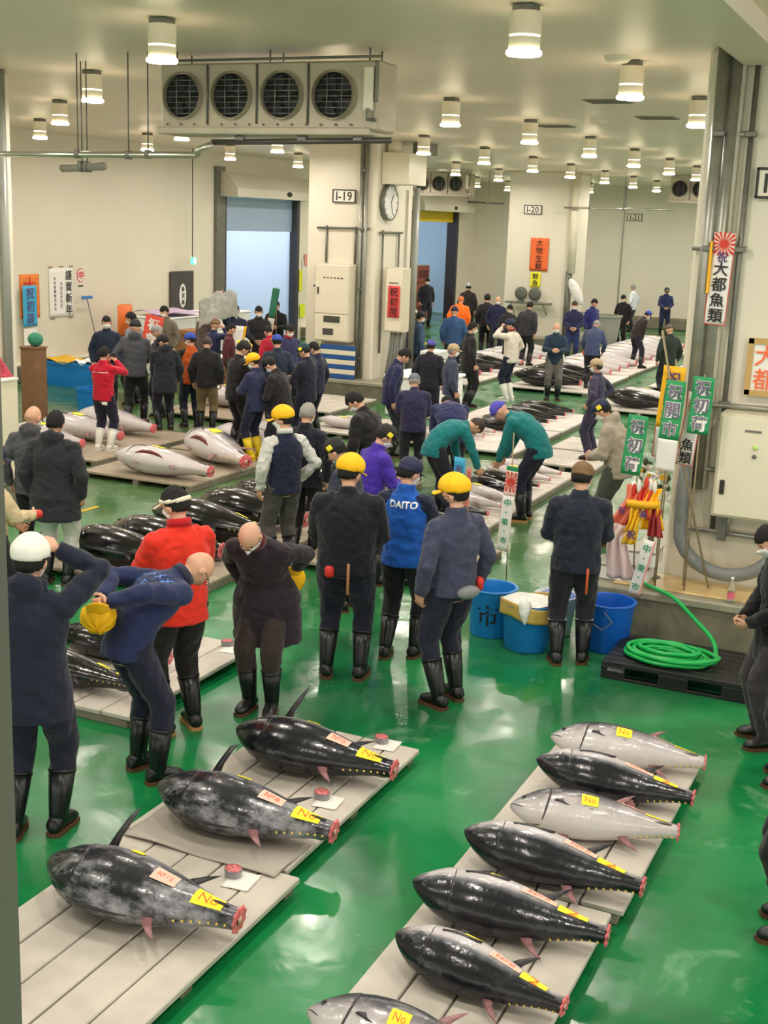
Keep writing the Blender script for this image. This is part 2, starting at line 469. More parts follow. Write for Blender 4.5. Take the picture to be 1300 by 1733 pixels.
# doors
def hall_door(n, d, open_):
    y0, y1, h = d
    dr = struct(MB().add(rbox((WX - .02, y0 - .42, 0), (WX + .10, y0, CEIL - .35), .01)).add(rbox((WX - .02, y1 + .02, 0), (WX + .05, y1 + .12, h), .01)).build('door_%d' % n, STEELD, smooth=False))
    fr = MB(); fr.add(rbox((WX - .30, y1 - .16, 0), (WX + .12, y1 + .02, h), .01)); fr.add(rbox((WX + .0, y0, 0), (WX + .08, y0 + .1, h), .01)); fr.build('door_frame', M('dark_door_frame', (58, 56, 62), .5), dr, smooth=False)
    # roll housing above
    pr = [(0, .62), (.30, .62), (.62, .22), (.62, 0), (0, 0)]
    V = np.array([(WX + .0 + x, y, h + z) for y in (y0 - .25, y1 + .35) for x, z in pr]); k = len(pr)
    F = [list(range(k)), [k + i for i in range(k)][::-1]] + [(i, k + i, k + (i + 1) % k, (i + 1) % k) for i in range(k)]
    MB().add((V, F)).build('door_canopy', M('canopy_paint', (206, 200, 180), .4), dr, smooth=False)
    MB().add(xf(ellip((0, 0, 0), (.04, .14, .07)), None, (WX + .63, y0 + (y1 - y0) * .62, h + .14))).build('door_sensor', DARK, dr)
    if not open_:
        sh = bpy.data.materials.new('roll_door_sheet'); sh.use_nodes = True; nt = sh.node_tree
        tl = nt.nodes.new('ShaderNodeBsdfTranslucent'); tl.inputs[0].default_value = rgb((226, 234, 250)); mx = nt.nodes.new('ShaderNodeMixShader'); mx.inputs[0].default_value = .55
        nt.nodes['Principled BSDF'].inputs['Base Color'].default_value = rgb((206, 216, 240)); nt.nodes['Principled BSDF'].inputs['Roughness'].default_value = .5
        nt.links.new(nt.nodes['Principled BSDF'].outputs[0], mx.inputs[1]); nt.links.new(tl.outputs[0], mx.inputs[2]); nt.links.new(mx.outputs[0], nt.nodes['Material Output'].inputs[0])
        MB().add(grid(lambda u, v: (WX - .10 + .012 * math.sin(u * 19) * math.sin(v * 5), y0 + .02 + u * (y1 - y0 - .2), .02 + v * (h - .03)), 30, 30)).build('door_sheet', sh, dr)
        MB().add(rbox((WX - .09, y0, h * .78), (WX - .06, y1 - .16, h - .02))).build('door_sheet_band', M('roll_door_band', (160, 180, 206), .4), dr, smooth=False)
    else:
        MB().add(rbox((WX - .12, y0 + .05, h - .38), (WX - .06, y1 - .17, h))).build('door_sheet', M('yellow_roll_sheet', (226, 190, 20), .5), dr, smooth=False)
    return dr
hall_door(1, D1, False); hall_door(2, D2, True)

# columns on raised concrete platforms
def column(n, x0, x1, y0, y1, base=True, chamf=False):
    o = struct(MB().add(rbox((x0, y0, .0), (x1, y1, CEIL), .03)).build('trim_%d' % n, WALL, smooth=False)); return o
column(5, -12.55, -10.98, 23.3, 25.1)
column(6, -12.75, -10.80, 36.3, 38.1)
column(7, -12.4, -10.65, 10.6, 12.25)
column(8, -2.28, -.4, 11.5, 13.3)
def platform(n, x0, x1, y0, y1, h=.37):
    o = struct(MB().add(rbox((x0, y0, 0), (x1, y1, h - .07))).build('trim_%d' % n, CONC, smooth=False))
    r = MB().add(rbox((x0 - .03, y0 - .03, h - .08), (x1 + .03, y1 + .03, h), .015)).build('kerb_rim', M('platform_rim', (150, 146, 128), .45, var=.15, vscale=4), o, smooth=False)
platform(9, -13.1, -10.35, 22.85, 25.6); platform(10, -13.3, -10.2, 35.8, 38.6)
platform(11, -13.0, -10.3, 10.1, 12.7); platform(12, -2.78, .3, 10.85, 13.8, .42)
# yellowish wet board on the near platform
def wetboard():
    m = M('stained_board', (214, 186, 128), .3, var=.3, vscale=3.2)
    return m
o = MB().add(rbox((-2.62, 10.95, .42), (.25, 11.45, .435), .004)).build('floor_board', wetboard(), smooth=False)
tag(o, 'wet yellowish plywood sheet covering the platform at the foot of the right column', 'board')

# ---------------------------------------------------------------- ceiling lamps
LENS = bpy.data.materials.new('lamp_lens'); LENS.use_nodes = True
_b = LENS.node_tree.nodes['Principled BSDF']; _b.inputs['Base Color'].default_value = (0, 0, 0, 1)
_b.inputs['Emission Color'].default_value = (*LAMP_COLOR, 1); _b.inputs['Emission Strength'].default_value = LAMP_STRENGTH
RIM = M('lamp_lens_rim', (255, 238, 200), .4, emit=11.0)
RING = M('lamp_ring_glow', (255, 240, 205), .4, emit=2.2)
HOUS = M('lamp_housing', (238, 230, 210), .4)
def lamp():
    t = thing('ceiling_lamp', '', 'lamp')
    MB().add(box((0, 0, -.025), (.16, .16, .05), .008)).build('mount', STEELD, t, smooth=False)
    MB().add(lathe([(.001, -.05), (.115, -.05), (.118, -.06), (.118, -.21), (.10, -.215)], 28)).build('upper_housing', HOUS, t, sharp=40)
    MB().add(lathe([(.10, -.211), (.108, -.213), (.108, -.225), (.10, -.226)], 28)).build('glow_ring', RING, t)
    MB().add(lathe([(.10, -.224), (.116, -.226), (.116, -.312), (.10, -.314)], 28)).build('lower_housing', HOUS, t, sharp=40)
    le = MB().add(lathe([(.108, -.313), (.128, -.318), (.133, -.338), (.120, -.350)], 28)).build('lens_rim', RIM, t)
    MB().add(lathe([(.120, -.350), (.001, -.352)], 28)).build('lens', LENS, le)
    return t
xs = [-15.6, -12.6, -9.45, -6.3, -3.15, 0.0, 3.15]
ys = [2.8, 5.95, 9.1, 12.25, 15.5, 18.7, 22.0, 25.2, 28.4, 31.4, 34.7, 37.9, 41.0, 44.2]
L0 = lamp(); first = True
rown = {-15.6: 'row beside the left wall', -12.6: 'second row from the left wall', -9.45: 'third row from the left wall', -6.3: 'middle row', -3.15: 'row left of the near right column', 0.0: 'row right of the near right column', 3.15: 'outermost right row'}
ordn = ['first', 'second', 'third', 'fourth', 'fifth', 'sixth', 'seventh', 'eighth', 'ninth', 'tenth', 'eleventh', 'twelfth', 'thirteenth', 'fourteenth', 'fifteenth', 'sixteenth', 'seventeenth', 'eighteenth']
for x in xs:
    cnt = 0
    for y in ys:
        if x == -12.6 and 22.5 < y < 25.6: continue
        if x == 0.0 and y > 30 or x == 3.15 and y > 12: continue
        if x in (-15.6,) and y < 12: continue
        if x == -12.6 and y < 9: continue
        loc = (x + (.0 if x != -12.6 else .05), y, CEIL - .0)
        lab = 'white ceiling lamp, %s from the front, %s' % (ordn[cnt], rown[x]); cnt += 1
        if first: L0.location = loc; L0['label'] = lab; L0['group'] = 'ceiling lamps'; first = False
        else: dup(L0, loc, label=lab, group='ceiling lamps')
# cold room lamp
t = thing('tube_lamp', 'bluish tube lamp inside the cold room behind the far door', 'lamp', (-21.5, 43.5, CEIL))
MB().add(box((0, 0, -.04), (.3, 2.4, .06), .01)).build('housing', HOUS, t, smooth=False)
MB().add(box((0, 0, -.085), (.22, 2.3, .03), .005)).build('tube', M('cold_tube', (226, 234, 250), .4, emit=42), t, smooth=False)

for yy, lb in ((30.0, 'bluish tube lamp in the cold room behind the roll door, nearer one'), (33.5, 'bluish tube lamp in the cold room behind the roll door, farther one')): dup(t, (-20.2, yy, CEIL), label=lb)
# ---------------------------------------------------------------- unit coolers
def cooler(x0, x1, y, z0, z1, fans, label, side=True):
    w = x1 - x0; h = z1 - z0
    t = thing('unit_cooler', label, 'cooler', (x0, y, z0))
    CAS = M('cooler_casing', (188, 178, 158), .5, .1, var=.12, vscale=3)
    body = MB(); body.add(rbox((0, .02, .04), (w, .42, h), .02)); body.add(rbox((-.02, -.02, 0), (w * .97, .46, .07), .01))
    body.build('casing', CAS, t, smooth=False)
    r = min(.208, h * .33); n = fans; endw = .18 if side else .05
    fw = (w - endw) / n
    for i in range(n):
        cx = fw * (i + .5); cz = h * .54
        sh = MB().add(lathe([(r, .03), (r + .012, 0), (r + .03, .0), (r + .035, .03)], 32)); 
        V, F = lathe([(r - .004, .03), (r, -.008), (r + .010, -.012), (r + .016, .0), (r + .016, .03)], 32)
        V = np.array(V) @ rotx(PI / 2).T; V[:, 1] *= 1
        MB().add((V + (cx, -.005, cz), F)).build('fan_ring', CAS, t)
        f = MB(); f.add(disc((cx, .012, cz), r, 32, (0, -1, 0)))
        fo = f.build('fan_opening', M('fan_recess', (12, 12, 16), .8), t, smooth=False)
        bl = MB()
        for k in range(5):
            a = k * 2 * PI / 5
            def fb(u, v, a=a): 
                rr = .04 + u * (r - .06); aa = a + v * .8 + u * .3
                return (cx + rr * math.cos(aa), .004 - .012 * v, cz + rr * math.sin(aa))
            bl.add(grid(fb, 3, 3))
        bl.add(cyl((cx, -.01, cz), (cx, .01, cz), .05))
        bl.build('fan', M('fan_blades', (20, 22, 30), .6), t)
        g = MB()
        for q in (-.8, -.55, -.3, -.05, .2, .45, .7):
            hw = r * math.sqrt(max(0, 1 - q * q)); g.add(tube([(cx - hw, -.02, cz + q * r), (cx + hw, -.02, cz + q * r)], .0035, 5))
        for q in (-.3, .45):
            hw = r * math.sqrt(1 - q * q); g.add(tube([(cx + q * r, -.022, cz - hw), (cx + q * r, -.022, cz + hw)], .0035, 5))
        g.build('fan_guard', STEEL, t)
    ri = MB()
    for i in range(1, n): ri.add(rbox((fw * i - .008, -.0, .1), (fw * i + .008, .03, h - .02)))
    for i in range(14): ri.add(ellip((w * .04 + i * w * .065, .0, .095), .012, 6, 4))
    ri.build('casing_seam', STEELD, t)
    if side:
        e = MB(); e.add(rbox((w - .15, -.02, .22), (w - .05, .02, h - .06), .01)); e.build('service_panel', HOUS, t, smooth=False)
        e = MB(); e.add(rbox((w - .04, -.01, .3), (w - .01, .03, h - .01), .01)); e.add(tube([(w - .09, -.03, .24), (w - .09, -.03, .14), (w - .0, -.03, .14)], .018, 8)); e.build('drain_bend', STEELD, t, smooth=False)
    hg = MB()
    hg.add(tube([(0.05, -.02, h + .02), (w + .04, -.02, h + .025)], .013, 8))
    for k in (.06, .5, .94): hg.add(tube([(w * k, .1, h), (w * k, .1, CEIL - z0 - .001)], .008, 6)); hg.add(tube([(w * k, .36, h), (w * k, .36, CEIL - z0 - .001)], .008, 6))
    hg.build('hanger', STEELD, t)
    return t
cooler(-7.58, -5.16, 10.9, 4.36, 5.03, 4, 'large four-fan unit cooler hanging from the ceiling nearest the camera')
cooler(-16.3, -13.9, 36, 4.36, 5.05, 4, 'fan cooler hanging above the far left door')
cooler(-7.93, -5.6, 36, 4.36, 5.08, 4, 'cooler hanging far back beside the right column', side=False)

# ---------------------------------------------------------------- pipes
def pipe(label, paths, r, mat=None, rods=(), cat='pipe', clamps=()):
    t = thing('pipe', label, cat, paths[0][0])
    o0 = np.array(paths[0][0], float)
    for P in paths: MB().add(tube([np.array(p, float) - o0 for p in P], r, 12)).build('pipe_run', mat or STEEL, t)
    for rd in rods:
        MB().add(tube([np.array((rd[0], rd[1], rd[2]), float) - o0, np.array((rd[0], rd[1], CEIL - .001), float) - o0], .007, 6)).add(box(np.array(rd) - o0, (.05, r * 2.6, r * 2.6), .006)).build('hanger_rod', STEELD, t)
    for c in clamps: MB().add(box(np.array(c, float) - o0, (.10, .06, .05), .008)).build('clamp', STEELD, t, smooth=False)
    return t
y = 10.9
pipe('long bright steel drain pipe hanging at upper left', [[(-11.5, y, 4.12), (-7.14, y, 4.16)], [(-7.14, y, 4.16), (-7.10, y, 4.22), (-6.98, y + .05, 4.27)]], .032, M('bright_pipe', (200, 198, 186), .22, .8), rods=[(-8.6, y, 4.15), (-7.96, y, 4.15), (-7.72, y, 4.16)])
pipe('dark drain pipe running under the large cooler', [[(-7.02, y + .1, 4.29), (-5.06, y + .1, 4.325)]], .028, M('dark_pipe', (84, 82, 76), .4, .3), clamps=[(-6.0, y + .1, 4.335), (-5.4, y + .1, 4.34), (-6.7, y + .1, 4.33)])
pipe('thick lagged grey pipe behind the bright pipe at upper left', [[(-9.3, y + .6, 4.03), (-8.72, y + .6, 4.06)]], .045, M('lagged_pipe', (140, 136, 122), .7), rods=[(-9.02, y + .6, 4.05), (-8.95, y + .6, 4.05)])
pipe('thin pipe hanging before the far wall', [[(-10.95, 36, 4.14), (-7.75, 36, 4.17)]], .03, M('bright_pipe', (200, 198, 186), .22, .8), rods=[(-9.2, 36, 4.15), (-10.2, 36, 4.15)])
pipe('dark pipe running from the far left cooler', [[(-13.95, 36, 4.22), (-12.8, 36, 4.2)]], .03, M('dark_pipe', (84, 82, 76), .4, .3), rods=[(-13.3, 36, 4.2)])
# near left column pipe
x = -10.60; 
pipe('grey vertical pipe on the near left column', [[(x, 12.02, .38), (x, 12.02, CEIL - .002)]], .055, M('grey_pipe', (148, 150, 142), .4, .2), clamps=[(x, 12.02, 4.02), (x, 12.02, 2.2), (x, 12.02, 4.9)])
# column I-19
pipe('pair of vertical conduits on the front of the middle column', [[(-11.30, 23.24, .4), (-11.30, 23.24, CEIL - .002)], [(-11.20, 23.25, .4), (-11.20, 23.25, CEIL - .002)]], .04, STEEL, clamps=[(-11.25, 23.2, 4.55), (-11.25, 23.2, 3.4), (-11.25, 23.2, 2.2), (-11.25, 23.2, .8)])
pipe('steel conduit frame above the cream cabinet on the middle column', [[(-12.3, 23.26, 3.4), (-11.1, 23.26, 3.42)], [(-12.08, 23.27, 3.45), (-12.08, 23.27, 2.7)], [(-11.42, 23.27, 3.45), (-11.42, 23.27, 2.7)], [(-12.35, 23.26, 2.22), (-12.15, 23.26, 2.22)]], .022, STEELD)
pipe('conduit frame on the right side of the middle column', [[(-10.93, 23.4, 3.35), (-10.93, 24.5, 3.35)], [(-10.93, 23.55, 3.4), (-10.93, 23.55, .9)], [(-10.93, 24.35, 3.35), (-10.93, 24.35, .5)]], .022, STEELD)
pipe('thick round duct dropping beside the middle column', [[(-10.78, 24.85, .45), (-10.78, 24.85, 4.28)]], .07, M('grey_pipe', (148, 150, 142), .4, .2))
t = thing('duct', 'white boxed duct joined to a round duct at the top of the middle column', 'duct', (-10.55, 23.8, 4.3))
MB().add(rbox((-.42, -.35, 0), (.18, .55, .62), .015)).build('duct_box', CREAM, t, smooth=False)
MB().add(cyl((-.25, -.1, .6), (-.25, -.1, .848), .15, 24)).build('round_duct', CREAM, t)
MB().add(rbox((.0, .2, .62), (.3, .8, .845), .01)).build('duct_grille', STEELD, t, smooth=False)
# right column pipes
t = pipe('bundle of thick steel ducts running up the corner of the right column', [[(-2.14, 11.42, 1.3), (-2.14, 11.42, CEIL - .003)], [(-2.03, 11.44, 1.3), (-2.03, 11.44, CEIL - .003)]], .06, STEEL, clamps=[(-2.12, 11.37, 4.43), (-2.12, 11.37, 3.46), (-2.08, 11.37, 2.1)])
MB().add(rbox((-.06, -.01, .0), (.19, .07, CEIL - 1.3 - .01), .01)).build('duct_cover', M('duct_cover_grey', (176, 172, 156), .45, .1), t, smooth=False)
pipe('thin vertical conduit on the face of the right column', [[(-1.86, 11.45, .9), (-1.86, 11.45, CEIL - .003)]], .024, STEELD, clamps=[(-1.86, 11.42, 4.43), (-1.86, 11.42, 3.46), (-1.86, 11.42, 2.1)])
pipe('horizontal support channels across the right column', [[(-2.1, 11.43, 4.43), (-1.82, 11.43, 4.43)], [(-2.27, 11.43, 3.46), (-1.8, 11.43, 3.47)], [(-2.1, 11.41, 2.08), (-.9, 11.41, 2.1)], [(-2.1, 11.43, 1.49), (-1.84, 11.43, 1.49)], [(-2.16, 11.41, .92), (-.9, 11.41, .92)], [(-1.72, 11.4, 1.15), (-1.72, 11.4, .9)]], .024, STEEL)
hp = [(-2.12, 11.32, 1.6), (-2.13, 11.3, 1.2), (-2.12, 11.28, .95)] + [(-1.68 - .44 * math.cos(a), 11.26, .95 - .38 * math.sin(a)) for a in np.linspace(.2, PI - .5, 14)] + [(-1.22, 11.3, .9)]
o = MB().add(tube(hp, .062, 16)).build('flexible_duct', M('ribbed_grey_hose', (128, 132, 132), .5, bump=(60, .4, .01)))
tag(o, 'thick grey flexible duct curving in a U in front of the right column', 'duct')

# ceiling vents and detectors
VENT = M('vent_slot', (92, 84, 72), .6)
v0 = None
for k, ((a, b_), lab) in enumerate(((((1000, 170), (1060, 172)), 'narrow dark ceiling slot vent nearest the right column, left of the lamp'), (((915, 212), (965, 214)), 'narrow dark ceiling slot vent behind the middle lamp row'), (((1085, 198), (1140, 200)), 'narrow dark ceiling slot vent further back near the right column'))):
    p0 = G(*a, CEIL); p1 = G(*b_, CEIL)
    c = (p0 + p1) / 2
    t = thing('ceiling_vent', lab, 'vent', (c[0], c[1], CEIL), group='ceiling vents')
    MB().add(rbox((-.28, -.22, -.012), (.28, .22, 0), .003)).build('frame', M('vent_frame', (150, 140, 122), .5), t, smooth=False)
    MB().add(rbox((-.25, -.19, -.016), (.25, .19, -.012))).build('slot', VENT, t, smooth=False)
for px, py, lab in ((1045, 105, 'white ceiling detector in front of the slot vents'), (1013, 210, 'white ceiling detector behind the slot vents')):
    p = G(px, py, 5.1)
    o = MB().add(lathe([(.001, -.06), (.09, -.055), (.12, -.03), (.13, 0)], 20)).build('ceiling_detector', HOUS, loc=(p[0], p[1], CEIL)); tag(o, lab, 'detector', 'ceiling detectors')
# ---------------------------------------------------------------- tuna
def tuna_mat(name, stops, rough=.22, frost=0.0, frostc=(150, 152, 160), coat=.3, frost_lo=.5):
    m = bpy.data.materials.new(name); m.use_nodes = True
    nt = m.node_tree; b = nt.nodes['Principled BSDF']; L = nt.links
    tc = nt.nodes.new('ShaderNodeTexCoord'); sp = nt.nodes.new('ShaderNodeSeparateXYZ'); L.new(tc.outputs['Object'], sp.inputs[0])
    n = nt.nodes.new('ShaderNodeTexNoise'); n.inputs['Scale'].default_value = 7; n.inputs['Detail'].default_value = 6
    L.new(tc.outputs['Object'], n.inputs['Vector'])
    ad = nt.nodes.new('ShaderNodeMath'); ad.operation = 'MULTIPLY_ADD'; ad.inputs[1].default_value = .07
    L.new(n.outputs['Fac'], ad.inputs[0]); L.new(sp.outputs['Z'], ad.inputs[2])
    mr = nt.nodes.new('ShaderNodeMapRange'); mr.inputs[1].default_value = -.12; mr.inputs[2].default_value = .19
    L.new(ad.outputs[0], mr.inputs[0])
    r = nt.nodes.new('ShaderNodeValToRGB'); L.new(mr.outputs[0], r.inputs['Fac'])
    while len(r.color_ramp.elements) < len(stops): r.color_ramp.elements.new(.5)
    for e, (p, c) in zip(r.color_ramp.elements, stops): e.position = p; e.color = rgb(c)
    out = r.outputs['Color']
    if frost:
        n2 = nt.nodes.new('ShaderNodeTexNoise'); n2.inputs['Scale'].default_value = 5.5; n2.inputs['Detail'].default_value = 9; n2.inputs['Roughness'].default_value = .72
        mp = nt.nodes.new('ShaderNodeMapping'); mp.inputs['Scale'].default_value = (.55, 1, 1.3); mp.inputs['Location'].default_value = (.4, .1, .3)
        L.new(tc.outputs['Object'], mp.inputs[0]); L.new(mp.outputs[0], n2.inputs['Vector'])
        r2 = nt.nodes.new('ShaderNodeValToRGB'); r2.color_ramp.elements[0].position = frost_lo; r2.color_ramp.elements[1].position = frost_lo + .16
        r2.color_ramp.elements[0].color = (0, 0, 0, 1); r2.color_ramp.elements[1].color = (frost, frost, frost, 1)
        L.new(n2.outputs['Fac'], r2.inputs['Fac'])
        x = nt.nodes.new('ShaderNodeMix'); x.data_type = 'RGBA'; L.new(r2.outputs['Color'], x.inputs[0]); L.new(out, x.inputs[6]); x.inputs[7].default_value = rgb(frostc)
        out = x.outputs[2]
    L.new(out, b.inputs['Base Color'])
    b.inputs['Roughness'].default_value = rough; b.inputs['Coat Weight'].default_value = coat; b.inputs['Coat Roughness'].default_value = .12
    b.inputs['Specular IOR Level'].default_value = .45
    nb = nt.nodes.new('ShaderNodeTexNoise'); nb.inputs['Scale'].default_value = 16; nb.inputs['Detail'].default_value = 3
    L.new(tc.outputs['Object'], nb.inputs['Vector'])
    bp = nt.nodes.new('ShaderNodeBump'); bp.inputs['Strength'].default_value = .35; bp.inputs['Distance'].default_value = .012
    L.new(nb.outputs['Fac'], bp.inputs['Height']); L.new(bp.outputs['Normal'], b.inputs['Normal']); L.new(bp.outputs['Normal'], b.inputs['Coat Normal'])
    return m
TD = tuna_mat('tuna_skin_dark', [(0, (206, 200, 202)), (.30, (186, 182, 186)), (.40, (96, 98, 106)), (.47, (26, 28, 36)), (1, (12, 14, 22))], .24, .35, (96, 98, 108), frost_lo=.58)
TF = tuna_mat('tuna_skin_frosted', [(0, (196, 192, 194)), (.26, (150, 148, 152)), (.38, (70, 72, 80)), (.46, (26, 28, 36)), (1, (14, 16, 24))], .30, .85, (176, 176, 184), frost_lo=.50)
TB = tuna_mat('tuna_skin_black', [(0, (110, 106, 106)), (.2, (46, 42, 44)), (.35, (24, 20, 22)), (1, (15, 13, 16))], .2)
TR = tuna_mat('tuna_skin_two_tone', [(0, (214, 206, 208)), (.38, (190, 184, 188)), (.46, (104, 104, 112)), (.53, (26, 28, 36)), (1, (12, 14, 22))], .24, .3, (96, 98, 108), frost_lo=.56)
TS = tuna_mat('tuna_skin_silver', [(0, (206, 202, 202)), (.3, (208, 202, 202)), (.50, (176, 170, 172)), (.62, (130, 126, 132)), (.76, (70, 70, 78)), (1, (38, 40, 48))], .26, .45, (232, 214, 214))
FIN = M('fin_dark', (40, 38, 44), .35); FINP = M('fin_pinkish', (158, 112, 116), .4, var=.3, vscale=20)
FINY = M('finlet_yellow', (222, 196, 84), .45); FLESH = M('cut_flesh', (226, 108, 114), .3, var=.35, vscale=30, coat=.4)
FLESH2 = M('cut_flesh_dark', (110, 36, 38), .35, var=.3, vscale=20); BONE = M('bone', (232, 190, 182), .5)
EYEW = M('fish_eye', (60, 62, 70), .15); GILL = M('gill_slit', (58, 48, 52), .4)
YTAG = M('yellow_label', (250, 232, 44), .6); OTAG = M('pink_label', (244, 196, 178), .6); OINK = M('orange_marker', (236, 96, 52), .6)
T_T = np.array([0, .02, .05, .1, .16, .22, .3, .38, .47, .56, .65, .74, .82, .9, .96, 1.0])
T_H = np.array([.006, .032, .058, .092, .120, .137, .150, .153, .149, .136, .116, .092, .070, .051, .044, .042])
T_W = np.array([.006, .024, .040, .062, .082, .096, .108, .112, .109, .100, .086, .070, .056, .045, .040, .037])
def tsurf(t, a):
    """point on the body, a=0 is dorsal, going to +y flank"""
    h = np.interp(t, T_T, T_H); w = np.interp(t, T_T, T_W)
    g = 0.0
    ca, sa = math.cos(a), math.sin(a)
    tg = .225 + .018 * ca - .02 * (1 - abs(sa))
    if abs(sa) > .18 and t < tg and t > .1: g = .05 * min(1, (abs(sa) - .18) * 2) * (1 if tg - t < .05 else max(0, 1 - (tg - t - .05) / .07))
    z = h * ca * (1.0 if ca > 0 else .98); yy = w * sa * (abs(sa) ** .12 if sa else 1)
    return np.array([t, yy * (1 + g), z * (1 + g * .6) + .012 * math.sin(PI * t)])
def tbody(nt_, na):
    ts = sorted(set([round(i / nt_, 4) for i in range(nt_ + 1)] + [.003, .01, .02, .035, .19, .2, .207, .214, .221, .228, .235, .242, .25, .985]))
    ts[0] = .0015
    V = np.array([tsurf(t, 2 * PI * j / na) for t in ts for j in range(na)])
    F = [(i * na + j, i * na + (j + 1) % na, (i + 1) * na + (j + 1) % na, (i + 1) * na + j) for i in range(len(ts) - 1) for j in range(na)]
    F.append(list(range(na))[::-1]); F.append([(len(ts) - 1) * na + j for j in range(na)])
    return V, F
TB_HI = tbody(44, 36); TB_LO = tbody(20, 18)
def blade(pts, base, ax, up, th=.006):
    """fin: outline pts (along, outwards); base point, directions"""
    base = np.array(base, float); ax = np.array(ax, float); up = np.array(up, float); N = np.cross(ax, up); N /= np.linalg.norm(N)
    n = len(pts); k = [base + ax * p[0] + up * p[1] for p in pts]
    m = max(p[1] for p in pts) + 1e-6
    V = [q + N * th * (1 - .8 * p[1] / m) for q, p in zip(k, pts)] + [q - N * th * (1 - .8 * p[1] / m) for q, p in zip(k, pts)]
    return np.array(V), [list(range(n)), [n + i for i in range(n)][::-1]] + [(i, n + i, n + (i + 1) % n, (i + 1) % n) for i in range(n)]
FINPTS = [(0, 0), (.03, .035), (.075, .07), (.125, .095), (.095, .055), (.070, .02), (.065, 0)]
PECPTS = [(0, 0), (.01, .012), (.08, .03), (.16, .03), (.22, .012), (.23, .0), (.16, -.006), (.07, -.012)]
def tuna(kind, hi=True, name='tuna', slit=False):
    """root mesh = body, local x from snout to cut tail, unit length. kind: dark, frost, black, silver"""
    mat = {'dark': TD, 'two': TR, 'frost': TF, 'black': TB, 'silver': TS}[kind]
    VF = TB_HI if hi else TB_LO
    root = MB().add(VF).build(name, mat)
    s = 1 if kind != 'silver' else -1            # flank that lies uppermost
    # cut tail
    m = MB()
    m.add(rings([(.999, 0, 0), (1.004, 0, 0)], [(0, .045, 0), (0, .041, 0)], [(0, 0, .050), (0, 0, .045)], 20 if hi else 12), 0)
    if hi:
        m.add(rings([(1.004, 0, 0), (1.007, 0, 0)], [(0, .012, 0)] * 2, [(0, 0, .012)] * 2, 10), 1)
        m.add(rings([(1.003, 0, .018), (1.006, 0, .018)], [(0, .012, 0)] * 2, [(0, 0, .006)] * 2, 10), 2)
        for q in range(9):
            a = q * .7; m.add(ellip((1.0, .040 * math.cos(a), .044 * math.sin(a)), (.008, .010, .010), 6, 4), 0)
    m.build('cut_tail', [FLESH, BONE, FLESH2], root)
    # fins
    zt = tsurf(.60, 0); zb = tsurf(.64, PI)
    MB().add(blade(FINPTS, (zt[0], 0, zt[2] - .012), (1, 0, 0), (.15, -.02 * s, .98))).build('dorsal_fin', FINP if kind != 'black' else FIN, root)
    MB().add(blade(FINPTS, (zb[0], 0, zb[2] + .012), (1, 0, 0), (.15, .02, -.98))).build('anal_fin', FINP if kind == 'silver' else FIN, root)
    # first dorsal folded in its groove
    MB().add(tube([tsurf(t, 0) + (0, 0, -.002) for t in (.27, .32, .4, .48, .55)], [.004, .010, .009, .006, .003], 6)).build('folded_dorsal_fin', FIN, root)
    p = tsurf(.262, s * (PI / 2 + (.62 if kind == 'two' else .12)))
    MB().add(blade(PECPTS, p + (0, s * .004, 0), (1, s * -.03, -.10), (0, s * .12, .99), .004)).build('pectoral_fin', FIN, root)
    if hi:
        for k in range(7):
            t = .74 + k * .036
            for sg, nm in ((0, 'finlet'), (PI, 'finlet')):
                q = tsurf(t, sg); d = 1 if sg == 0 else -1
                MB().add(blade([(0, 0), (.004, .008), (.016, .010), (.011, 0)], (q[0], 0, q[2] - d * .002), (1, 0, 0), (0, 0, d), .003)).build(nm, FINY, root)
        for sd in (1, -1):
            e = tsurf(.083, sd * 1.25)
            MB().add(xf(ellip((0, 0, 0), (.016, .006, .016), 14, 8), None, e), 0).add(xf(ellip((0, 0, 0), (.008, .008, .008), 10, 6), None, e + (0, sd * .002, 0)), 1).build('eye', [EYEW, INK], root)
            P = [tsurf(.230 + .018 * math.cos(a) - .02 * (1 - abs(math.sin(a))), sd * a) * (1, .975, .975) for a in np.linspace(.5, 2.75, 14)]
            gw = .0085 if kind == 'silver' else .005
            MB().add(tube(P, [.001] + [gw * (.45 + .55 * math.sin(PI * (i_ + 1) / 13)) for i_ in range(12)] + [.001], 6)).build('gill_opening', GILL, root)
            P = [tsurf(t, sd * a) for t, a in ((.008, 1.7), (.03, 1.85), (.055, 2.0), (.08, 2.1))]
            MB().add(tube(P, [.002, .003, .003, .001], 6)).build('mouth', GILL, root)
            q = tsurf(.9, sd * PI / 2)
            MB().add(xf(ellip((0, 0, 0), (.06, .010, .006), 10, 6), None, q)).build('tail_keel', FIN if kind != 'silver' else STEELD, root)
        # pelvic fin
        q = tsurf(.30, PI); MB().add(blade([(0, 0), (.02, .02), (.075, .03), (.06, .0)], q + (0, .01, .004), (1, 0, 0), (.0, .2, -.9), .003)).build('pelvic_fin', FIN if kind != 'silver' else FINP, root)
    if slit:
        P = [tsurf(t, -(PI - a)) * (1, 1, 1) for t, a in ((.30, .55), (.36, .72), (.44, .78), (.52, .72), (.58, .55))]
        MB().add(tube(P, [.003, .014, .018, .013, .002], 8)).build('belly_cut', FLESH2, root)
    root['_s'] = s
    return root
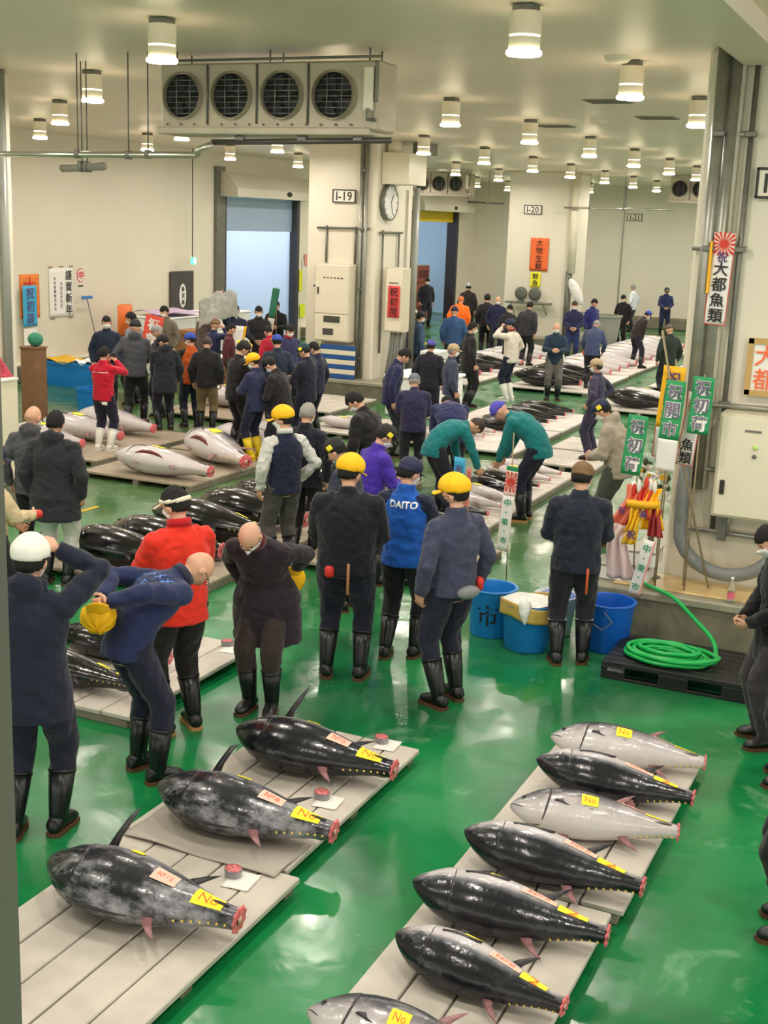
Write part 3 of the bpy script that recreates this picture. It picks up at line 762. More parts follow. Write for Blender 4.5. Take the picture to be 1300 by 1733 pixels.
def tag_patch(root, hi, t0, t1, a0, a1, mat, name='paper_tag', scrib=None, L=1.0):
    """label stuck on the upper flank, following the body"""
    s = root['_s']
    def f(u, v):
        t = t0 + u * (t1 - t0); a = s * (a0 + v * (a1 - a0)); p = tsurf(t, a); c = np.array([t, 0, .012 * math.sin(PI * t)]); d = p - c
        return p + d / (np.linalg.norm(d) + 1e-9) * .0035
    n = 6 if hi else 3
    o = MB().add(grid(f, n, n)).build(name, mat, root)
    if scrib and hi:
        m = MB()
        for (V, F) in glyphs(scrib, 1, 1, vertical=False, bold=-.012, fit=.62):
            W = []
            for v in V:
                u = v[0] * 1.0 + .5; w = v[1] * 1.6 * s + .5
                p = f(min(max(u, 0), 1), min(max(w, 0), 1)); c = np.array([p[0], 0, 0]); d = p - c; W.append(p + d / np.linalg.norm(d) * .003)
            m.add((np.array(W), F))
        m.build('handwriting', OINK, o, smooth=False)
    return o
TUNAS = []
PALTOP = .10
def place_tuna(root, head, tail, top=PALTOP, roll=0.0, fat=1.0, label='', group=None, pitch=0.045, rise=0.0, name=None):
    """head and tail are world xy of the axis"""
    hx, hy = head[0], head[1]; tx, ty = tail[0], tail[1]
    L = math.hypot(tx - hx, ty - hy); yaw = math.atan2(ty - hy, tx - hx)
    s = root['_s']
    # local x->along, z(dorsal)-> towards -Y for s=+1 (dark), +Y for s=-1 ; flank s*y up
    base = np.array([[1, 0, 0], [0, 0, 0], [0, 0, 0]], float)
    R0 = rotx(PI / 2 * s)                       # s=1: y->z, z->-y
    Rm = rotz(yaw) @ roty(pitch) @ rotx(roll) @ R0
    root.scale = (L, L * fat, L * fat)
    VF = TB_LO[0] * np.array([L, L * fat, L * fat])
    z = (VF @ Rm.T)[:, 2].min()
    root.rotation_euler = Matrix(Rm.tolist()).to_euler()
    root.location = (hx, hy, top - z + .003 + rise)
    tag(root, label, 'fish', group)
    TUNAS.append(root)
    return root
def px_tuna(root, hp, tp, z=.26, **k):
    return place_tuna(root, G(*hp, z), G(*tp, z), **k)

# ---------------------------------------------------------------- pallets
def pallet(x0, x1, y0, y1, label, along='y', n=5, top=PALTOP, col=(196, 188, 176), group=None, gap=.012, slots=(), seams=True, nb=3, cat='pallet'):
    t = thing('pallet', label, cat, ((x0 + x1) / 2, (y0 + y1) / 2, 0), group=group)
    w = x1 - x0; d = y1 - y0; mat = M('pallet_board_%d' % col[0], col, .55, var=.16, vscale=4, bump=(22, .2, .006))
    th = .036
    for i in range(n):
        jz = random.uniform(-.002, .002)
        if along == 'y':
            bw = w / n; VF = rbox((-w / 2 + i * bw + gap / 2, -d / 2, top - th + jz), (-w / 2 + (i + 1) * bw - gap / 2, d / 2, top + jz), .006)
        else:
            bw = d / n; VF = rbox((-w / 2, -d / 2 + i * bw + gap / 2, top - th + jz), (w / 2, -d / 2 + (i + 1) * bw - gap / 2, top + jz), .006)
        MB().add(VF).build('board', mat, t, smooth=False)
    for i in range(nb):
        if along == 'y':
            yy = -d / 2 + .06 + i * (d - .12) / (nb - 1); VF = rbox((-w / 2 + .04, yy - .045, 0), (w / 2 - .04, yy + .045, top - th - .003), .004)
        else:
            xx = -w / 2 + .05 + i * (w - .10) / (nb - 1); VF = rbox((xx - .045, -d / 2 + .01, 0), (xx + .045, d / 2 - .01, top - th - .003), .004)
        MB().add(VF).build('bearer', M('pallet_bearer', (128, 120, 106), .7, var=.2, vscale=6), t, smooth=False)
    return t
PW = (198, 190, 180)
pallet(-4.02, -2.88, 3.35, 5.44, 'grey boarded pallet nearest the camera, carrying the closest dark tuna', n=5, col=PW, group=None)
pallet(-4.06, -2.98, 5.47, 7.32, 'grey boarded pallet carrying the second and third dark tuna of the near left row', n=5, col=PW)
pallet(-2.2, -1.27, 3.3, 5.9, 'grey pallet under the nearest four fish of the right row', n=4, col=PW)
pallet(-2.2, -1.22, 5.95, 8.12, 'grey pallet under the farther fish of the right row', n=4, col=PW)
pallet(-6.3, -5.0, 6.8, 8.55, 'boarded pallet behind the two bending men at the left', n=5, col=PW)
WD = (166, 152, 132)
pallet(-8.15, -6.33, 9.55, 11.5, 'slatted wooden pallet behind the man in the red jacket', 'x', 13, col=WD)
pallet(-8.15, -6.33, 11.6, 13.6, 'slatted wooden pallet carrying black tuna left of the varsity jacket', 'x', 13, col=WD)
pallet(-8.1, -6.5, 13.7, 15.6, 'slatted wooden pallet behind the man in the varsity jacket', 'x', 13, col=WD)
pallet(-6.05, -4.3, 11.1, 12.7, 'slatted wooden pallet between the yellow-capped men', 'x', 11, col=WD)
pallet(-6.0, -4.8, 12.85, 15.1, 'slatted pallet with striped fish beside the yellow cap, nearer half of the row', 'x', 15, col=PW)
pallet(-6.0, -4.82, 15.2, 17.45, 'slatted pallet under the teal-jacketed bending man, farther half of the row', 'x', 15, col=PW)
pallet(-10.75, -8.95, 13.55, 15.6, 'weathered slatted pallet under the large slit silver tuna', 'x', 13, col=WD)
pallet(-10.75, -9.0, 15.7, 17.8, 'weathered slatted pallet under the silver tuna among the crowd', 'x', 13, col=WD)
pallet(-13.2, -11.0, 14.2, 16.9, 'slatted pallet under the silver tuna at the left behind the red jacket', 'x', 15, col=WD)
pallet(-13.1, -11.0, 18.6, 21.0, 'slatted pallet with a round silver tuna by the wooden box', 'x', 13, col=WD)
pallet(-5.75, -4.7, 17.95, 19.2, 'pale slatted pallet left of the standing man in overalls', 'x', 9, col=PW)
pallet(-5.85, -4.7, 19.35, 20.6, 'pale slatted pallet just behind the man in overalls', 'x', 9, col=PW)
pallet(-8.3, -6.15, 18.45, 20.9, 'pale pallet with striped tuna behind the teal jacket, nearer half', 'x', 15, col=(214, 204, 198))
pallet(-8.3, -6.15, 21.0, 23.2, 'pale pallet with striped tuna behind the teal jacket, farther half', 'x', 15, col=(214, 204, 198))
pallet(-10.0, -8.5, 18.45, 20.3, 'slatted pallet with one silver fish right of the middle column', 'x', 11, col=PW)
pallet(-11.9, -10.45, 20.4, 22.5, 'empty slatted pallet at the foot of the middle column', 'x', 13, col=PW)
pallet(-9.1, -7.25, 26.4, 30.2, 'white pallet behind the bald man in the blue-green jacket', 'x', 15, col=(224, 216, 208))
pallet(-9.1, -7.3, 30.3, 34.4, 'white pallet with silver tuna before the far wall', 'x', 15, col=(224, 216, 208))
pallet(-9.1, -7.35, 34.5, 38.6, 'farthest white pallet with silver tuna', 'x', 15, col=(224, 216, 208))
pallet(-11.6, -9.85, 26.0, 30.0, 'white pallet with black tuna left of the man in white boots', 'x', 15, col=(224, 216, 208))
pallet(-11.6, -9.9, 30.1, 34.0, 'white pallet of tuna behind the blue-jacketed men', 'x', 15, col=(224, 216, 208))
pallet(-6.6, -4.6, 24.3, 26.5, 'grey pallet with a black tuna left of the yellow banner', 'x', 11, col=PW)
pallet(-6.4, -4.9, 28.6, 33.2, 'white pallet with silver tuna next to the right column', 'x', 15, col=(224, 216, 208))

# ---------------------------------------------------------------- near rows of tuna, each with its own parts
def near_dark(kind): 
    r = tuna(kind); return r
T1 = near_dark('frost'); tag_patch(T1, 1, .58, .70, 1.35, 1.85, OTAG, scrib='№12'); tag_patch(T1, 1, .79, .93, 1.0, 2.0, YTAG, scrib='No'); tag_patch(T1, 1, .40, .47, 2.05, 2.35, YTAG, name='yellow_tag')
px_tuna(T1, (82, 1462), (405, 1548), roll=.10, fat=1.26, label='frosted dark tuna nearest the camera in the left row, yellow label by its tail')
T2 = near_dark('frost'); tag_patch(T2, 1, .60, .73, 1.35, 1.85, OTAG, scrib='№8'); tag_patch(T2, 1, .79, .93, 1.0, 2.0, YTAG, scrib='No'); tag_patch(T2, 1, .42, .50, 2.05, 2.3, YTAG, name='yellow_tag')
px_tuna(T2, (268, 1333), (566, 1400), roll=.10, fat=1.24, label='blotchy dark tuna in the middle of the near left row')
T3 = near_dark('dark'); tag_patch(T3, 1, .60, .73, 1.35, 1.85, OTAG, scrib='№5'); tag_patch(T3, 1, .79, .93, 1.0, 2.0, YTAG, scrib='No'); tag_patch(T3, 1, .42, .50, 2.05, 2.3, YTAG, name='yellow_tag')
px_tuna(T3, (400, 1238), (668, 1296), roll=.10, fat=1.24, label='glossy black tuna farthest in the near left row, in front of the stooping old man')
for r_, ln in ((T1, 1), (T2, .8), (T3, 1.1)):   # raised pectoral fin
    MB().add(blade([(0, 0), (.02, .05), (.055, .12), (.10, .17 * ln), (.075, .10), (.05, .04), (.045, 0)], tsurf(.25, PI * .78), (1, 0, -.1), (.1, .86, -.45), .004)).build('raised_fin', FIN, r_)
RS = [('silver', (932, 1243), (1195, 1277), 'silver tuna farthest in the right row, its belly side white'),
      ('dark', (908, 1283), (1175, 1338), 'dark tuna second farthest in the right row'),
      ('silver', (863, 1358), (1150, 1392), 'silver tuna in the middle of the right row between two dark ones'),
      ('dark', (786, 1405), (1090, 1487), 'dark tuna fourth from the back of the right row, with a blunt grey head'),
      ('dark', (698, 1490), (1030, 1568), 'dark tuna third from the camera in the right row'),
      ('dark', (670, 1572), (957, 1682), 'dark tuna second from the camera in the right row'),
      ('silver', (520, 1700), (862, 1792), 'big silver tuna cut off by the bottom edge')]
for k, (kd, hp, tp, lb) in enumerate(RS):
    r = tuna('two' if kd == 'dark' else kd)
    if kd == 'silver':
        tag_patch(r, 1, .42, .52, 1.2, 1.75, YTAG, scrib='No'); tag_patch(r, 1, .66, .80, .7, .98, OTAG, scrib='№%d' % (k + 3)); tag_patch(r, 1, .80, .93, .7, 1.2, YTAG)
        px_tuna(r, hp, tp, roll=.36, fat=1.10, label=lb)
    else:
        tag_patch(r, 1, .56, .74, 1.95, 2.35, OTAG, scrib='№%d' % (k + 3)); tag_patch(r, 1, .75, .90, 1.75, 2.35, YTAG, scrib='2'); tag_patch(r, 1, .38, .48, 2.35, 2.6, YTAG, name='yellow_tag')
        px_tuna(r, hp, tp, roll=.42, fat=1.08, label=lb)

def slice_(px, py, label, z=PALTOP, r=.055):
    p = G(px, py, z + .03)
    o = MB().add(rings([(0, 0, .004), (0, 0, .03), (0, 0, .042)], [(r * .92, 0, 0), (r, 0, 0), (r * .97, 0, 0)], [(0, r * .8, 0), (0, r * .86, 0), (0, r * .84, 0)], 24), 0)
    o.add(rings([(0, 0, .0422), (0, 0, .0445)], [(r * .9, 0, 0), (r * .86, 0, 0)], [(0, r * .76, 0), (0, r * .72, 0)], 24), 1)
    for a in range(4): o.add(rings([(r * .4 * math.cos(a * 1.57 + .7), r * .36 * math.sin(a * 1.57 + .7), .0445), (r * .4 * math.cos(a * 1.57 + .7), r * .36 * math.sin(a * 1.57 + .7), .047)], [(r * .24, 0, 0), (r * .2, 0, 0)], [(0, r * .2, 0), (0, r * .16, 0)], 10), 2)
    ob = o.build('tail_slice', [TS, FLESH, M('flesh_light', (232, 140, 140), .35, coat=.4)], loc=(p[0], p[1], z + .004), rot=(0, 0, random.uniform(-.6, .6)))
    tag(ob, label, 'fish slice', 'tail slices on the pallets'); return p
def paper(px, py, w, d, label, z=PALTOP, rz=0.1):
    p = G(px, py, z)
    o = MB().add(grid(lambda u, v: ((u - .5) * w, (v - .5) * d, .003 + .006 * abs(math.sin(u * 4 + v * 3)) * u), 8, 8, .0015)).build('paper_sheet', WHITEP, loc=(p[0], p[1], z + .002), rot=(0, 0, rz)); tag(o, label, 'paper')
for px, py, nm in ((395, 1474, 'beside the tail of the nearest left tuna'), (545, 1344, 'beside the tail of the middle left tuna'), (646, 1250, 'beside the tail of the glossy black tuna'), (385, 1087, 'on the pallet behind the bending men'), (432, 920, 'beside the tail of the black tuna by the varsity jacket'), (369, 943, 'just right of the red jacket')):
    slice_(px, py, 'round pink tail slice lying ' + nm)
for px, py, nm in ((408, 1492, 'under the nearest tail slice'), (556, 1358, 'under the middle tail slice'), (392, 1100, 'under the slice behind the bending men'), (655, 1262, 'by the farthest tail of the near left row')):
    paper(px, py, .16, .18, 'white paper square ' + nm)
def matf(u, v):
    x = -4.0 + u * 1.0; y_ = 5.36 + v * .42
    return (x, y_, .106 + .018 * (1 - v) * (0.6 + .4 * math.sin(u * 9)) + .004 * math.sin(v * 9 + u * 5))
o = MB().add(grid(matf, 26, 12, .008)).build('grey_mat', M('grey_mat', (178, 170, 160), .5, bump=(14, .3, .01))); tag(o, 'thin grey mat with a wavy edge under the middle left tuna', 'mat')
# ---------------------------------------------------------------- farther rows
def mk(kind, hi=False, slit=False, yel=True, ytag=False):
    r = tuna(kind, hi, slit=slit)
    if kind == 'black' or kind == 'dark':
        if ytag: tag_patch(r, hi, .70, .80, 1.6, 2.2, YTAG); tag_patch(r, hi, .86, .95, 1.4, 2.0, YTAG)
        elif yel: tag_patch(r, hi, .55, .93, 2.0, 2.5, YTAG)
    else:
        tag_patch(r, hi, .38, .50, 1.2, 1.7, YTAG)
        if yel: tag_patch(r, hi, .68, .90, .8, 1.05, YTAG)
    return r
PB = mk('black', True, ytag=True); PBL = mk('black'); PSH = mk('silver', True, slit=True, yel=False); PSL = mk('silver'); PSN = mk('silver', yel=False)
used = {}
def inst(proto, **k):
    n = proto.name
    if n not in used: used[n] = 1; r = proto
    else: r = dup(proto)
    return place_tuna(r, k.pop('head'), k.pop('tail'), **k)
def row(items, group=None):
    for (pr, h, t, lab, kw) in items:
        inst(pr, head=h, tail=t, label=lab, group=group, **kw)
# behind the bending men
row([(PB, (-6.35, 7.12), (-5.18, 7.10), 'dark tuna with a pale flank lying behind the bending man in navy', dict(roll=-.1)),
     (PB, (-6.4, 7.72), (-5.3, 7.72), 'dark tuna just behind the left-hand men, half hidden', dict(roll=-.1))])
# black tuna behind the red jacket
D = [(PB, (-8.05, 9.95), (-6.62, 9.93), 'big black tuna left of the red jacket, nearest of its row'),
     (PB, (-7.95, 10.55), (-6.55, 10.5), 'black tuna whose tail shows just right of the red jacket'),
     (PB, (-8.0, 11.35), (-6.42, 11.25), 'big black tuna with two yellow labels behind the white visor'),
     (PB, (-7.9, 12.2), (-6.45, 12.1), 'black tuna ending at the hand of the man in the varsity jacket'),
     (PB, (-7.9, 12.95), (-6.5, 12.9), 'black tuna partly behind the varsity jacket')]
for d in D: inst(d[0], head=d[1], tail=d[2], label=d[3], roll=-.1, fat=1.25)
for k, y in enumerate((14.0, 14.6, 15.2)):
    inst(PBL, head=(-7.9, y), tail=(-6.55, y), label='black tuna behind the yellow-capped men, %s of three' % ('nearest', 'middle', 'farthest')[k], roll=-.05, fat=1.2)
for k, y in enumerate((11.7, 12.25)):
    inst(PBL, head=(-5.95, y), tail=(-4.9, y - .05), label='black tuna mostly hidden behind the blue-jacketed man, %s of two' % ('nearer', 'farther')[k], roll=-.05)
# striped fish row at the teal jacket
ks = [PBL, PBL, PBL, PSL, PSL, PBL, PBL, PSL, PSL]
for k, y in enumerate(np.arange(13.0, 17.3, .5)):
    inst(ks[k], head=(-5.95, y + .1), tail=(-4.95, y - .02), label='%s tuna with yellow stripe, %s from the front in the row by the teal jackets' % ('silver' if ks[k] is PSL else 'black', ordn[k]), fat=.8, roll=.1)
# silver tuna row
S = [(PSH, G(195, 765, .34), G(357, 795, .28), 'large silver tuna with slit belly nearest in the silver row', dict(roll=-.1, fat=1.1)),
     (PSH, G(320, 742, .3), G(416, 783, .26), 'silver tuna right of the slit one, grey tail stump', dict(roll=.1, fat=1.1)),
     (PSN, (-10.5, 16.55), (-9.15, 16.4), 'silver tuna behind, between the legs of the yellow-booted man', dict(roll=.1, fat=1.1))]
for s_ in S: inst(s_[0], head=s_[1], tail=s_[2], label=s_[3], **s_[4])
inst(PSL, head=(-12.9, 14.6), tail=(-11.5, 14.55), label='white silver tuna left of the red jacket wearer\'s boots', roll=.1, fat=1.15)
inst(PSL, head=(-13.0, 15.5), tail=(-11.4, 15.35), label='silver tuna passing behind the legs of the red jacket wearer', roll=.1, fat=1.1)
inst(PSL, head=(-13.0, 16.35), tail=(-11.4, 16.2), label='silver tuna behind the man in the grey hoodie', roll=.1, fat=1.1)
inst(PSL, head=(-12.9, 19.8), tail=(-11.4, 19.7), label='round silver tuna by the wooden box', roll=.1, fat=1.2)
inst(PSL, head=(-9.9, 18.95), tail=(-8.8, 18.9), label='small silver fish on the pallet right of the middle column', roll=.1, fat=.8)
for k, y in enumerate((17.3,)):
    inst(PSL, head=(-10.5, y), tail=(-9.2, y), label='silver tuna under the crowd round the yellow cap', roll=.1)
# mid striped tuna
for k, y in enumerate(np.arange(18.8, 23.1, .53)):
    pr = PSL if k in (0, 1, 2) else PBL
    inst(pr, head=(-8.0 if k < 3 else -7.65, y + .1), tail=(-7.0 if k < 3 else -6.55, y), label='%s tuna, %s from the front in the row before the white boots' % ('silver' if pr is PSL else 'black yellow-striped', ordn[k]), fat=.8, roll=.1)
# far white pallets
for k, y in enumerate(np.arange(26.8, 38.4, .85)):
    pr = PBL if k < 3 else PSN
    inst(pr, head=(-9.1, y + .1), tail=(-7.5, y), label='%s tuna, %s from the front, row before the bald man' % ('large black' if k < 3 else 'silver', ordn[k]), roll=-.05, fat=1.1)
for k, y in enumerate(np.arange(26.4, 33.9, .75)):
    pr = PBL if k < 5 else PSN
    inst(pr, head=(-11.5, y + .1), tail=(-10.0, y), label='%s tuna, %s from the front in the row left of the white boots' % ('black' if k < 5 else 'silver', ordn[k]), roll=-.05, fat=1.0)
inst(PBL, head=G(1046, 655, .3), tail=G(1125, 668, .26), label='black tuna with a white tag left of the yellow banner', fat=1.1, yaw=0) if False else inst(PBL, head=(-6.45, 24.9), tail=(-5.0, 24.7), label='black tuna left of the yellow banner on the right', fat=1.1)
inst(PSN, head=(-6.4, 25.7), tail=(-5.0, 25.6), label='silver tuna behind the black one left of the yellow banner', fat=1.0)
for k, y in enumerate(np.arange(29.0, 33.0, .8)):
    inst(PSN, head=(-6.35, y + .1), tail=(-5.0, y), label='silver tuna, %s from the front in the row next to the right column' % ordn[k], fat=1.0)
# ---------------------------------------------------------------- people
SKIN = M('skin', (214, 164, 136), .5, var=.06, vscale=12); SKIN2 = M('skin_tanned', (190, 138, 108), .5, var=.06, vscale=12)
HAIRB = M('hair_black', (18, 14, 13), .8, bump=(60, .6, .01)); HAIRG = M('hair_grey', (150, 146, 142), .6, bump=(60, .6, .01)); HAIRD = M('hair_brown', (58, 44, 36), .6, bump=(60, .6, .01))
MASKW = M('mask_white', (244, 244, 242), .6); MASKD = M('mask_dark', (40, 42, 52), .6)
RUB = M('rubber_black', (20, 22, 24), .32); RUBW = M('rubber_white', (232, 230, 222), .35); RUBY = M('rubber_yellow', (240, 206, 20), .35)
SOLE = M('sole_ochre', (188, 140, 84), .6); SOLEB = M('sole_brown', (92, 62, 40), .6); SOLEW = M('sole_pale', (214, 206, 190), .6)
CAPY = M('cap_yellow', (252, 192, 8), .7, bump=(30, .25, .01)); GLASS = M('spectacle_frame', (60, 44, 36), .4)

def nrm(v): v = np.array(v, float); return v / (np.linalg.norm(v) + 1e-12)
def head_r(d):
    x, y, z = d
    a, b, c = .077, .098, .119
    if z < 0: a *= 1 - .24 * (-z) ** 1.3; b *= 1 - .10 * (-z)
    if y < 0 and z < -.25: b *= 1 - .45 * min(1, (-z - .25) * 1.4)
    r = 1 / math.sqrt((x / a) ** 2 + (y / b) ** 2 + (z / c) ** 2)
    g = lambda cx, cy, cz, s: math.exp(-((x - cx) ** 2 + (y - cy) ** 2 + (z - cz) ** 2) / (s * s))
    if y > 0:
        r += .024 * g(0, .985, -.17, .13) + .010 * g(0, .99, .0, .10) + .005 * g(0, .9, .34, .3)
        r -= .008 * (g(.33, .93, .10, .17) + g(-.33, .93, .10, .17))
        r += .006 * g(0, .88, -.46, .16) + .007 * g(0, .72, -.72, .2) + .004 * (g(.5, .8, -.2, .22) + g(-.5, .8, -.2, .22))
    return r
_dirs = {}
def dirs(n, m):
    if (n, m) in _dirs: return _dirs[(n, m)]
    D = []
    for i in range(m + 1):
        t = PI * (i + .0) / m; st = max(math.sin(t), .01)
        for j in range(n):
            a = 2 * PI * j / n; D.append((st * math.cos(a), st * math.sin(a), math.cos(t)))
    F = [(i * n + j, (i + 1) * n + j, (i + 1) * n + (j + 1) % n, i * n + (j + 1) % n) for i in range(m) for j in range(n)]
    F.append(list(range(n))); F.append([m * n + j for j in range(n)][::-1])
    D = np.array(D); R = np.array([head_r(d) for d in D])
    _dirs[(n, m)] = (D, R, F); return _dirs[(n, m)]
_shell = {}
def hshell(kind, hi):
    """closed shells over the head: only the wanted region stands proud"""
    k = (kind, hi)
    if k in _shell: return _shell[k]
    n, m = (44, 32) if hi else (24, 18)
    D, R, F = dirs(n, m); V = []
    for d, r in zip(D, R):
        x, y, z = d; q = r
        if kind == 'head': q = r
        elif kind == 'hair':
            ins = z > .54 - .10 * (abs(x) < .6) - .25 * (y < .3) or (y < .05 and z > -.36 - .30 * max(0, -y)) or (abs(x) > .6 and y < .36 and z > .10)
            q = r + (.009 + .010 * max(0, z) + .003 * math.sin(x * 17 + y * 11) + .002 * math.sin(z * 31 + x * 13)) if ins else r - .006
        elif kind == 'fringe':
            ins = (y < .12 and -.38 < z < .10)
            q = r + .007 if ins else r - .006
        elif kind == 'beanie':
            ins = z > .26 - .16 * (-y)
            q = r + .020 + .012 * max(0, z) + (.006 if z < .40 else 0) if ins else r - .006
        elif kind == 'cap':
            ins = z > .27 - .12 * (-y)
            q = r + .018 + .012 * max(0, z - .3) + (.008 if .5 < z < .9 else 0) if ins else r - .008
        elif kind == 'workcap':
            lim = .24 - .10 * (-y)
            q = r + .022 + .026 * max(0, min(1, (z - lim) * 2.4)) * (1.15 - .5 * z) + .004 * math.sin(8 * math.atan2(y, x)) * max(0, z) if z > lim else r - .008
        elif kind == 'band':
            lim = .30 - .12 * (-y); q = r + .024 if lim - .02 < z < lim + .22 else r - .01
        elif kind == 'mask':
            ins = y > .30 and -.86 < z < -.04 and abs(x) < .72
            q = r + .010 + .010 * math.exp(-(x * x) / .1 - ((z + .3) ** 2) / .1) if ins else r - .006
        elif kind == 'hood':
            ins = not (y > .25 and abs(x) < .55 and -.9 < z < .55)
            q = r + .028 if ins else r - .01
        V.append(d * q)
    _shell[k] = (np.array(V), F); return _shell[k]
def visor(up=.0, ln=.075, hw=.62):
    def f(u, v):
        a = (u - .5) * 2 * hw * 1.25
        r0 = .100; x = math.sin(a) * (.080 + v * .012); y = math.cos(a) * r0 + v * ln * math.cos(a * .95) ** .6
        z = .030 - v * .018 - .018 * (1 - math.cos(a)) * 2 + up * v
        return (x, y - .004, z)
    return grid(f, 12, 5, -.005)
def hand(curl=.6, side=1):
    """wrist at origin, fingers along +y, palm facing -z, thumb on +x*side"""
    P = []
    P.append(rings([(0, -.015, 0), (0, .015, 0), (0, .05, -.001), (0, .085, -.002)], [(.026, 0, 0), (.034, 0, 0), (.041, 0, 0), (.039, 0, 0)], [(0, 0, .018), (0, 0, .017), (0, 0, .014), (0, 0, .011)], 10))
    for x, l in ((.030, .068), (.010, .078), (-.010, .072), (-.029, .056)):
        p = np.array([x * side, .078, -.002]); a = -.12; pts = [p]
        for s_, c in ((.42, curl * .8), (.32, curl * 1.1), (.26, curl * .8)):
            a -= c; p = p + np.array([0, math.cos(a), math.sin(a)]) * l * s_; pts.append(p)
        P.append(tube(pts, [.0095, .009, .0082, .007], 7, round_=True))
    p0 = np.array([.024 * side, .018, -.004]); p1 = p0 + np.array([.028 * side, .026, -.014]); p2 = p1 + np.array([.006 * side, .032, -.010 - .012 * curl]); p3 = p2 + np.array([-.006 * side * curl, .026, -.008])
    P.append(tube([p0, p1, p2, p3], [.014, .012, .010, .008], 7, round_=True))
    return P
ARMS = {'down': (.255, .04, -.52), 'back': (.045, -.21, -.40), 'front': (.07, .30, -.27), 'belly': (.08, .25, -.40), 'phone': (.07, .30, .06), 'face': (.04, .22, .12), 'cap': (.10, .17, .23),
        'pocket': (.215, .06, -.44), 'cross': (-.10, .22, -.22), 'up': (.30, .12, .50), 'hip': (.19, -.05, -.36), 'low': (.12, .26, -.50), 'out': (.26, .30, -.28)}
HINT = {'down': (.5, -.6, 0), 'back': (1, -.5, .2), 'front': (.8, -.3, -.8), 'belly': (.9, -.4, -.4), 'phone': (.9, .1, -.8), 'face': (.9, .1, -.8), 'cap': (1, .3, -.25), 'pocket': (.9, -.8, 0),
        'cross': (.7, -.1, -.8), 'up': (.6, 0, -.4), 'hip': (1, -.6, 0), 'low': (.7, -.5, 0), 'out': (.7, -.6, -.4)}
PEOPLE = []
def person(label, pos, face, h=1.70, lean=0, hp=None, hyaw=0, L='down', R='down', jk=(30, 34, 52), slv=None, tr=(28, 30, 42), boots='black', bh=.36, head='hair', hairm=None, capm=None, vism=None,
           mask=None, glasses=False, collar=None, hem=.80, fat=1.0, step=.0, stance=.11, hood=False, sole=None, skin=None, squat=0.0, tagc=None, name='person', handsL=.6, handsR=.6, twist=0.0, held=None, soft=False, kneebend=0.0):
    if len(PEOPLE) < len(ADJ):
        a_ = ADJ[len(PEOPLE)]; pos = a_[:3]; h = a_[3]
    pos = np.array([pos[0], pos[1], 0.0 if len(pos) < 3 else pos[2]], float)
    dist = math.hypot(pos[0], pos[1])
    # facing: 0 = away from the camera, 90 = towards the right of the photo, 180 = at the camera
    az = math.atan2(-pos[0], pos[1])          # angle of the line of sight from +Y
    yaw = az - math.radians(face)
    hi = dist < 13.5; vox = .0115 if dist < 13.5 else (.016 if dist < 21 else .024)
    sc = h / 1.70; SK = skin or SKIN
    lr = math.radians(lean)
    if hp is None: hp = lean * .8 + 14
    sh = -.16 * math.sin(lr); dz = -squat
    def fd(a): return np.array([0, math.sin(a), math.cos(a)])
    def fw(a): return np.array([0, math.cos(a), -math.sin(a)])
    hip = np.array([0, sh, .93 + dz])
    waist = hip + fd(lr * .45) * .15; chest = waist + fd(lr * .85) * .20; shd = chest + fd(lr * 1.02) * .115; nb = shd + fd(lr * 1.05) * .05
    crotch = hip - fd(lr * .15) * .13
    hpr = math.radians(hp)
    nk = nb + fd((lr + hpr) / 2) * .055; hc = nb + fd((lr * .45 + hpr * .55)) * .145 + fw(hpr) * .018
    hy = math.radians(hyaw); HM = rotz(-hy) @ rotx(-hpr)
    X = np.array([1.0, 0, 0]); ta = lr * 1.0
    Tm = np.stack([X, fw(ta), fd(ta)], 1)      # torso frame columns
    Tm = rotz(0) @ Tm
    joints = {}
    def ik(a, b, l1, l2, hint):
        d = b - a; D = np.linalg.norm(d); D = min(D, (l1 + l2) * .995); dn = nrm(d); b2 = a + dn * D
        x = (l1 * l1 - l2 * l2 + D * D) / (2 * D); y = math.sqrt(max(l1 * l1 - x * x, 0))
        hn = hint - dn * np.dot(hint, dn); return a + dn * x + nrm(hn) * y, b2
    arms = []
    for sgn, pose in ((-1, L), (1, R)):
        S = shd + X * sgn * .180 * (.5 + .5 * fat) - fd(ta) * .030
        if isinstance(pose, str): t = np.array(ARMS[pose]); hn = np.array(HINT[pose]); world = False
        else: t = np.array(pose[:3]); hn = np.array(pose[4] if len(pose) > 4 else (.7, -.5, -.3)); world = len(pose) > 3 and pose[3] == 'W'
        hn = hn * [sgn, 1, 1]
        tgt = (np.array([sgn * t[0], t[1], t[2]])) if world else shd + Tm @ (t * [sgn, 1, 1])
        if pose == 'down' and lr > .3: tgt = shd + np.array([sgn * .2, .10, -.5])
        E, Wr = ik(S, tgt, .28, .25, Tm @ hn)
        arms.append((sgn, S, E, Wr))
    legs = []
    for sgn in (-1, 1):
        Hh = hip + X * sgn * .09 - np.array([0, 0, .03]); st = step if sgn > 0 else -step
        A = np.array([sgn * stance, st, .095])
        K, A2 = ik(Hh, A, .43, .42, np.array([sgn * .12, 1.0, 0]))
        legs.append((sgn, Hh, K, A))
    # -------- body: one continuous skin mesh
    P = [rings([crotch, hip, waist, chest, shd, nb], [X * .11, X * .12, X * .11, X * .13, X * .115, X * .052],
               [fw(0) * .075, fw(lr * .3) * .078, fw(lr * .6) * .075, fw(lr) * .085, fw(lr) * .055, fw(lr) * .048], 16)]
    P.append(tube([nb - fd(lr) * .04, nk, hc - HM[:, 2] * .03], [.056, .052, .052], 14))
    for sgn, S, E, Wr in arms: P.append(tube([shd + X * sgn * .08 - fd(lr) * .035, S - fd(lr) * .012, (S + E) / 2, E, (E + Wr) / 2, Wr], [.036, .038, .038, .034, .034, .026], 12, round_=True))
